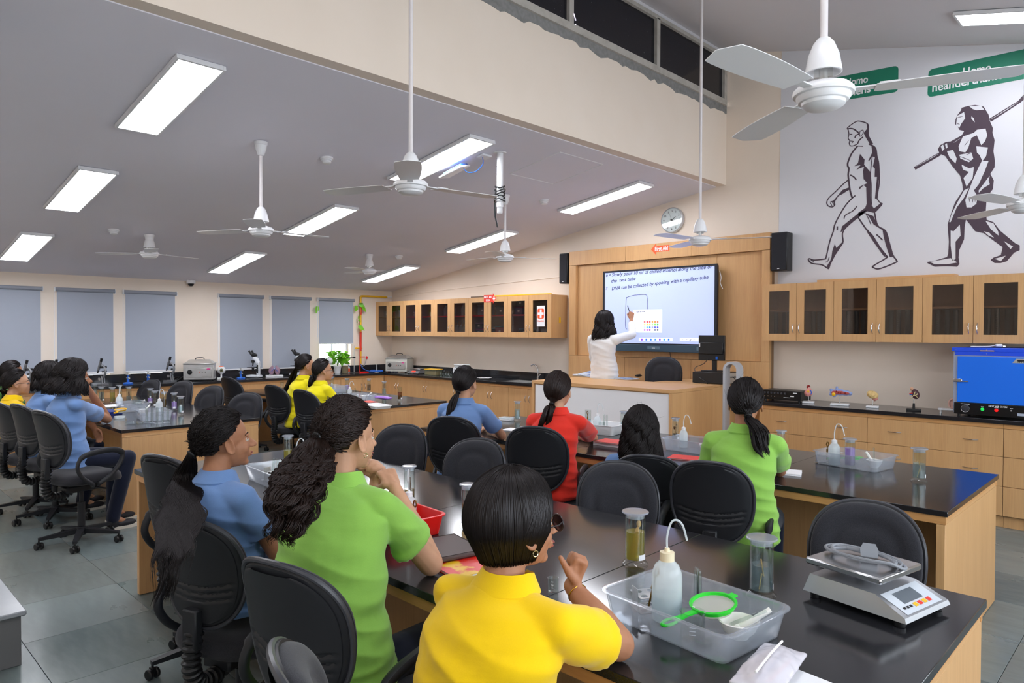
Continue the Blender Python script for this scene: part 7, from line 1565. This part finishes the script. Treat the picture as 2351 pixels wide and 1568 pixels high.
# ---- things inside the wall cabinets
def cab_item(u, x, z, kind, lb, grp):
    L0 = (u.location.x+x, -.20, u.location.z+z)
    if kind == 'bottle': return wash_bottle(L0, lb, rng.uniform(0, 6), .17, .036, .8)
    t = thing(kind, lb, kind.replace('_', ' '), L0, group=grp); return t
SH = .603*.52+.019; BT = .019
for k in range(5): cab_item(UC[2], .12+.10*k if k < 3 else .55+.13*(k-3), SH, 'bottle', 'white bottle on the red shelf of the bottle cabinet', None)
for k in range(6): cab_item(UC[2], .25+.085*k, BT, 'bottle', 'wash bottle on the floor of the bottle cabinet', None)
def plastic_box(u, x, z, w, h, col, lidc, lb):
    t = thing('plastic_box', lb, 'box', (u.location.x+x, -.18, u.location.z+z), group='coloured plastic boxes in the wall cabinets'); n1 = 'boxp_'+col; n2 = 'boxp_'+lidc
    obj('box', MB().box(-w/2, w/2, -.08, .08, 0, h, .006), D.materials.get(n1) or mat(n1, col, .35), t); obj('lid', MB().box(-w/2-.005, w/2+.005, -.085, .085, h+.0005, h+.015, .004), D.materials.get(n2) or mat(n2, lidc, .35), t); obj('paper_label', MB().box(-.02, .02, -.0812, -.0802, h*.4, h*.4+.03), M('paper'), t)
for u, x, z, w, h, c, l_, lb in ((3, .14, BT, .16, .09, '3A3844', 'B04A90', 'dark box with purple lid, lower shelf, below first aid box sign'), (3, .34, BT, .14, .10, '3A5878', '4A90C8', 'blue box beside the dark purple-lidded box'), (3, .60, BT, .2, .13, '9A4460', '58A0A8', 'wine red box with teal lid in the wall cabinet'), (3, .14, BT+.106, .15, .08, '45404C', 'C060A0', 'upper dark box with purple lid in the wall cabinet'),
                         (4, .14, SH, .15, .10, '6A5A78', 'B03868', 'mauve box on the shelf beside the green-lidded box'), (4, .31, SH, .12, .09, '707C78', '7AC840', 'grey box with lime green lid on the shelf'), (4, .17, SH+.118, .16, .09, '2E2C34', '3C3A44', 'black box on top of the mauve box'), (4, .25, BT, .2, .10, '4A505A', '6A7280', 'clear grey box on the floor of the first aid cabinet'), (4, .66, BT, .16, .10, 'D8D4D0', 'C8C0B8', 'white first aid case with handle in the last left cabinet'),
                         (3, .22, SH, .22, .15, '88868C', 'A09EA4', 'grey moulded case with round opening on the shelf'), (3, .62, SH, .22, .12, '3C3A3C', '4C4A4C', 'dark carton on the shelf under the first aid box sign'), (0, .2, SH, .16, .09, 'B8B4A8', 'C8C4B8', 'pale tub in the corner wall cabinet'), (0, .62, SH, .12, .10, 'C8CCD0', 'D8DCE0', 'small white instrument in the corner wall cabinet')):
    plastic_box(UC[u], x, z, w, h, c, l_, lb)
for k in range(4):
    t = thing('bowl', 'white bowl stacked on the red shelf of the crockery cabinet', 'bowl', (UC[1].location.x+.16+.09*(k % 2), -.2, UC[1].location.z+SH+.042*(k//2)), group='white bowls in the crockery cabinet'); obj('bowl', MB().lathe([(.02, 0), (.04, .025), (.043, .04), (.038, .038), (.03, .012), (.002, .008)], 24), M('white'), t)
for k in range(3):
    t = thing('cup', 'white cup at the right of the crockery shelf', 'cup', (UC[1].location.x+.58+.06*k, -.2, UC[1].location.z+SH), group='white cups in the crockery cabinet'); obj('cup', MB().lathe([(.02, 0), (.028, .07), (.026, .07), (.018, .004), (.002, .004)], 20), M('white'), t)
for k in range(5):
    t = thing('plate', 'white plate in the stack on the crockery cabinet floor', 'plate', (UC[1].location.x+.58, -.19, UC[1].location.z+BT+.016*k), group='stacked plates in the crockery cabinet'); obj('plate', MB().lathe([(.06, 0), (.10, .014), (.105, .015), (.09, .013), (.055, .004), (.002, .004)], 28), M('white'), t)
tag(obj('crumpled_film', remesh(MB().ell((UC[1].location.x+.24, -.2, UC[1].location.z+BT+.05), (.08, .06, .045)), 'crumpled_film', .009, 2, lambda p: .02*noise.noise(Vector(p)*26)), M('cwhite')), 'crumpled clear wrapping in the crockery cabinet', 'wrapping')
for ui, u in enumerate(UR[:3]):
    for k in range(9):
        x = .09+.072*k+(.03 if k > 4 else 0); hh = .40 if ui != 2 else .50
        t = thing('measuring_cylinder', 'tall glass measuring cylinder in the wall cabinet %s' % ('beside the wood panelling', 'left of the oven', 'above the oven')[ui], 'cylinder', (u.location.x+x, -.20+.03*(k % 2), u.location.z+.019+(0 if True else 0)), group='measuring cylinders in the right wall cabinets, cabinet '+'abc'[ui])
        obj('glass', MB().lathe([(.03, 0), (.031, .006), (.021, .012), (.021, hh-.2 if False else .285), (.024, .288), (.0195, .285), (.0195, .014), (.002, .012)], 18, cap=False), M('glass'), t)
        if k % 3 == 0: obj('graduations', MB().add([(.0215*math.cos(a), .0215*math.sin(a), .04+.02*j+d_) for j in range(11) for d_ in (0, .002) for a in (-1.7, -1.35)], [(4*j, 4*j+1, 4*j+3, 4*j+2) for j in range(11)]), M('paper'), t)

# ---- stone column with its plinth at the left edge
stn = tex(mat('grey_stone_cladding', '6E6E6E', .35, spec=.5), nscale=4, c2='5E5F60', amt=.5)
pl = thing('column', 'grey stone-clad column and plinth at the lower left corner', 'column', (6.1, -7.3, 0)); obj('plinth', MB().box(-.42, .37, -.55, .42, .001, .245, .002), stn, pl); obj('coping', MB().box(-.44, .39, -.57, .44, .246, .272, .006), tex(mat('pale_stone', 'A2A6AA', .25), nscale=5, c2='90959A', amt=.5), pl); obj('shaft', MB().box(-.2, .165, -.4, .16, .273, 3.29, .002), stn, pl)
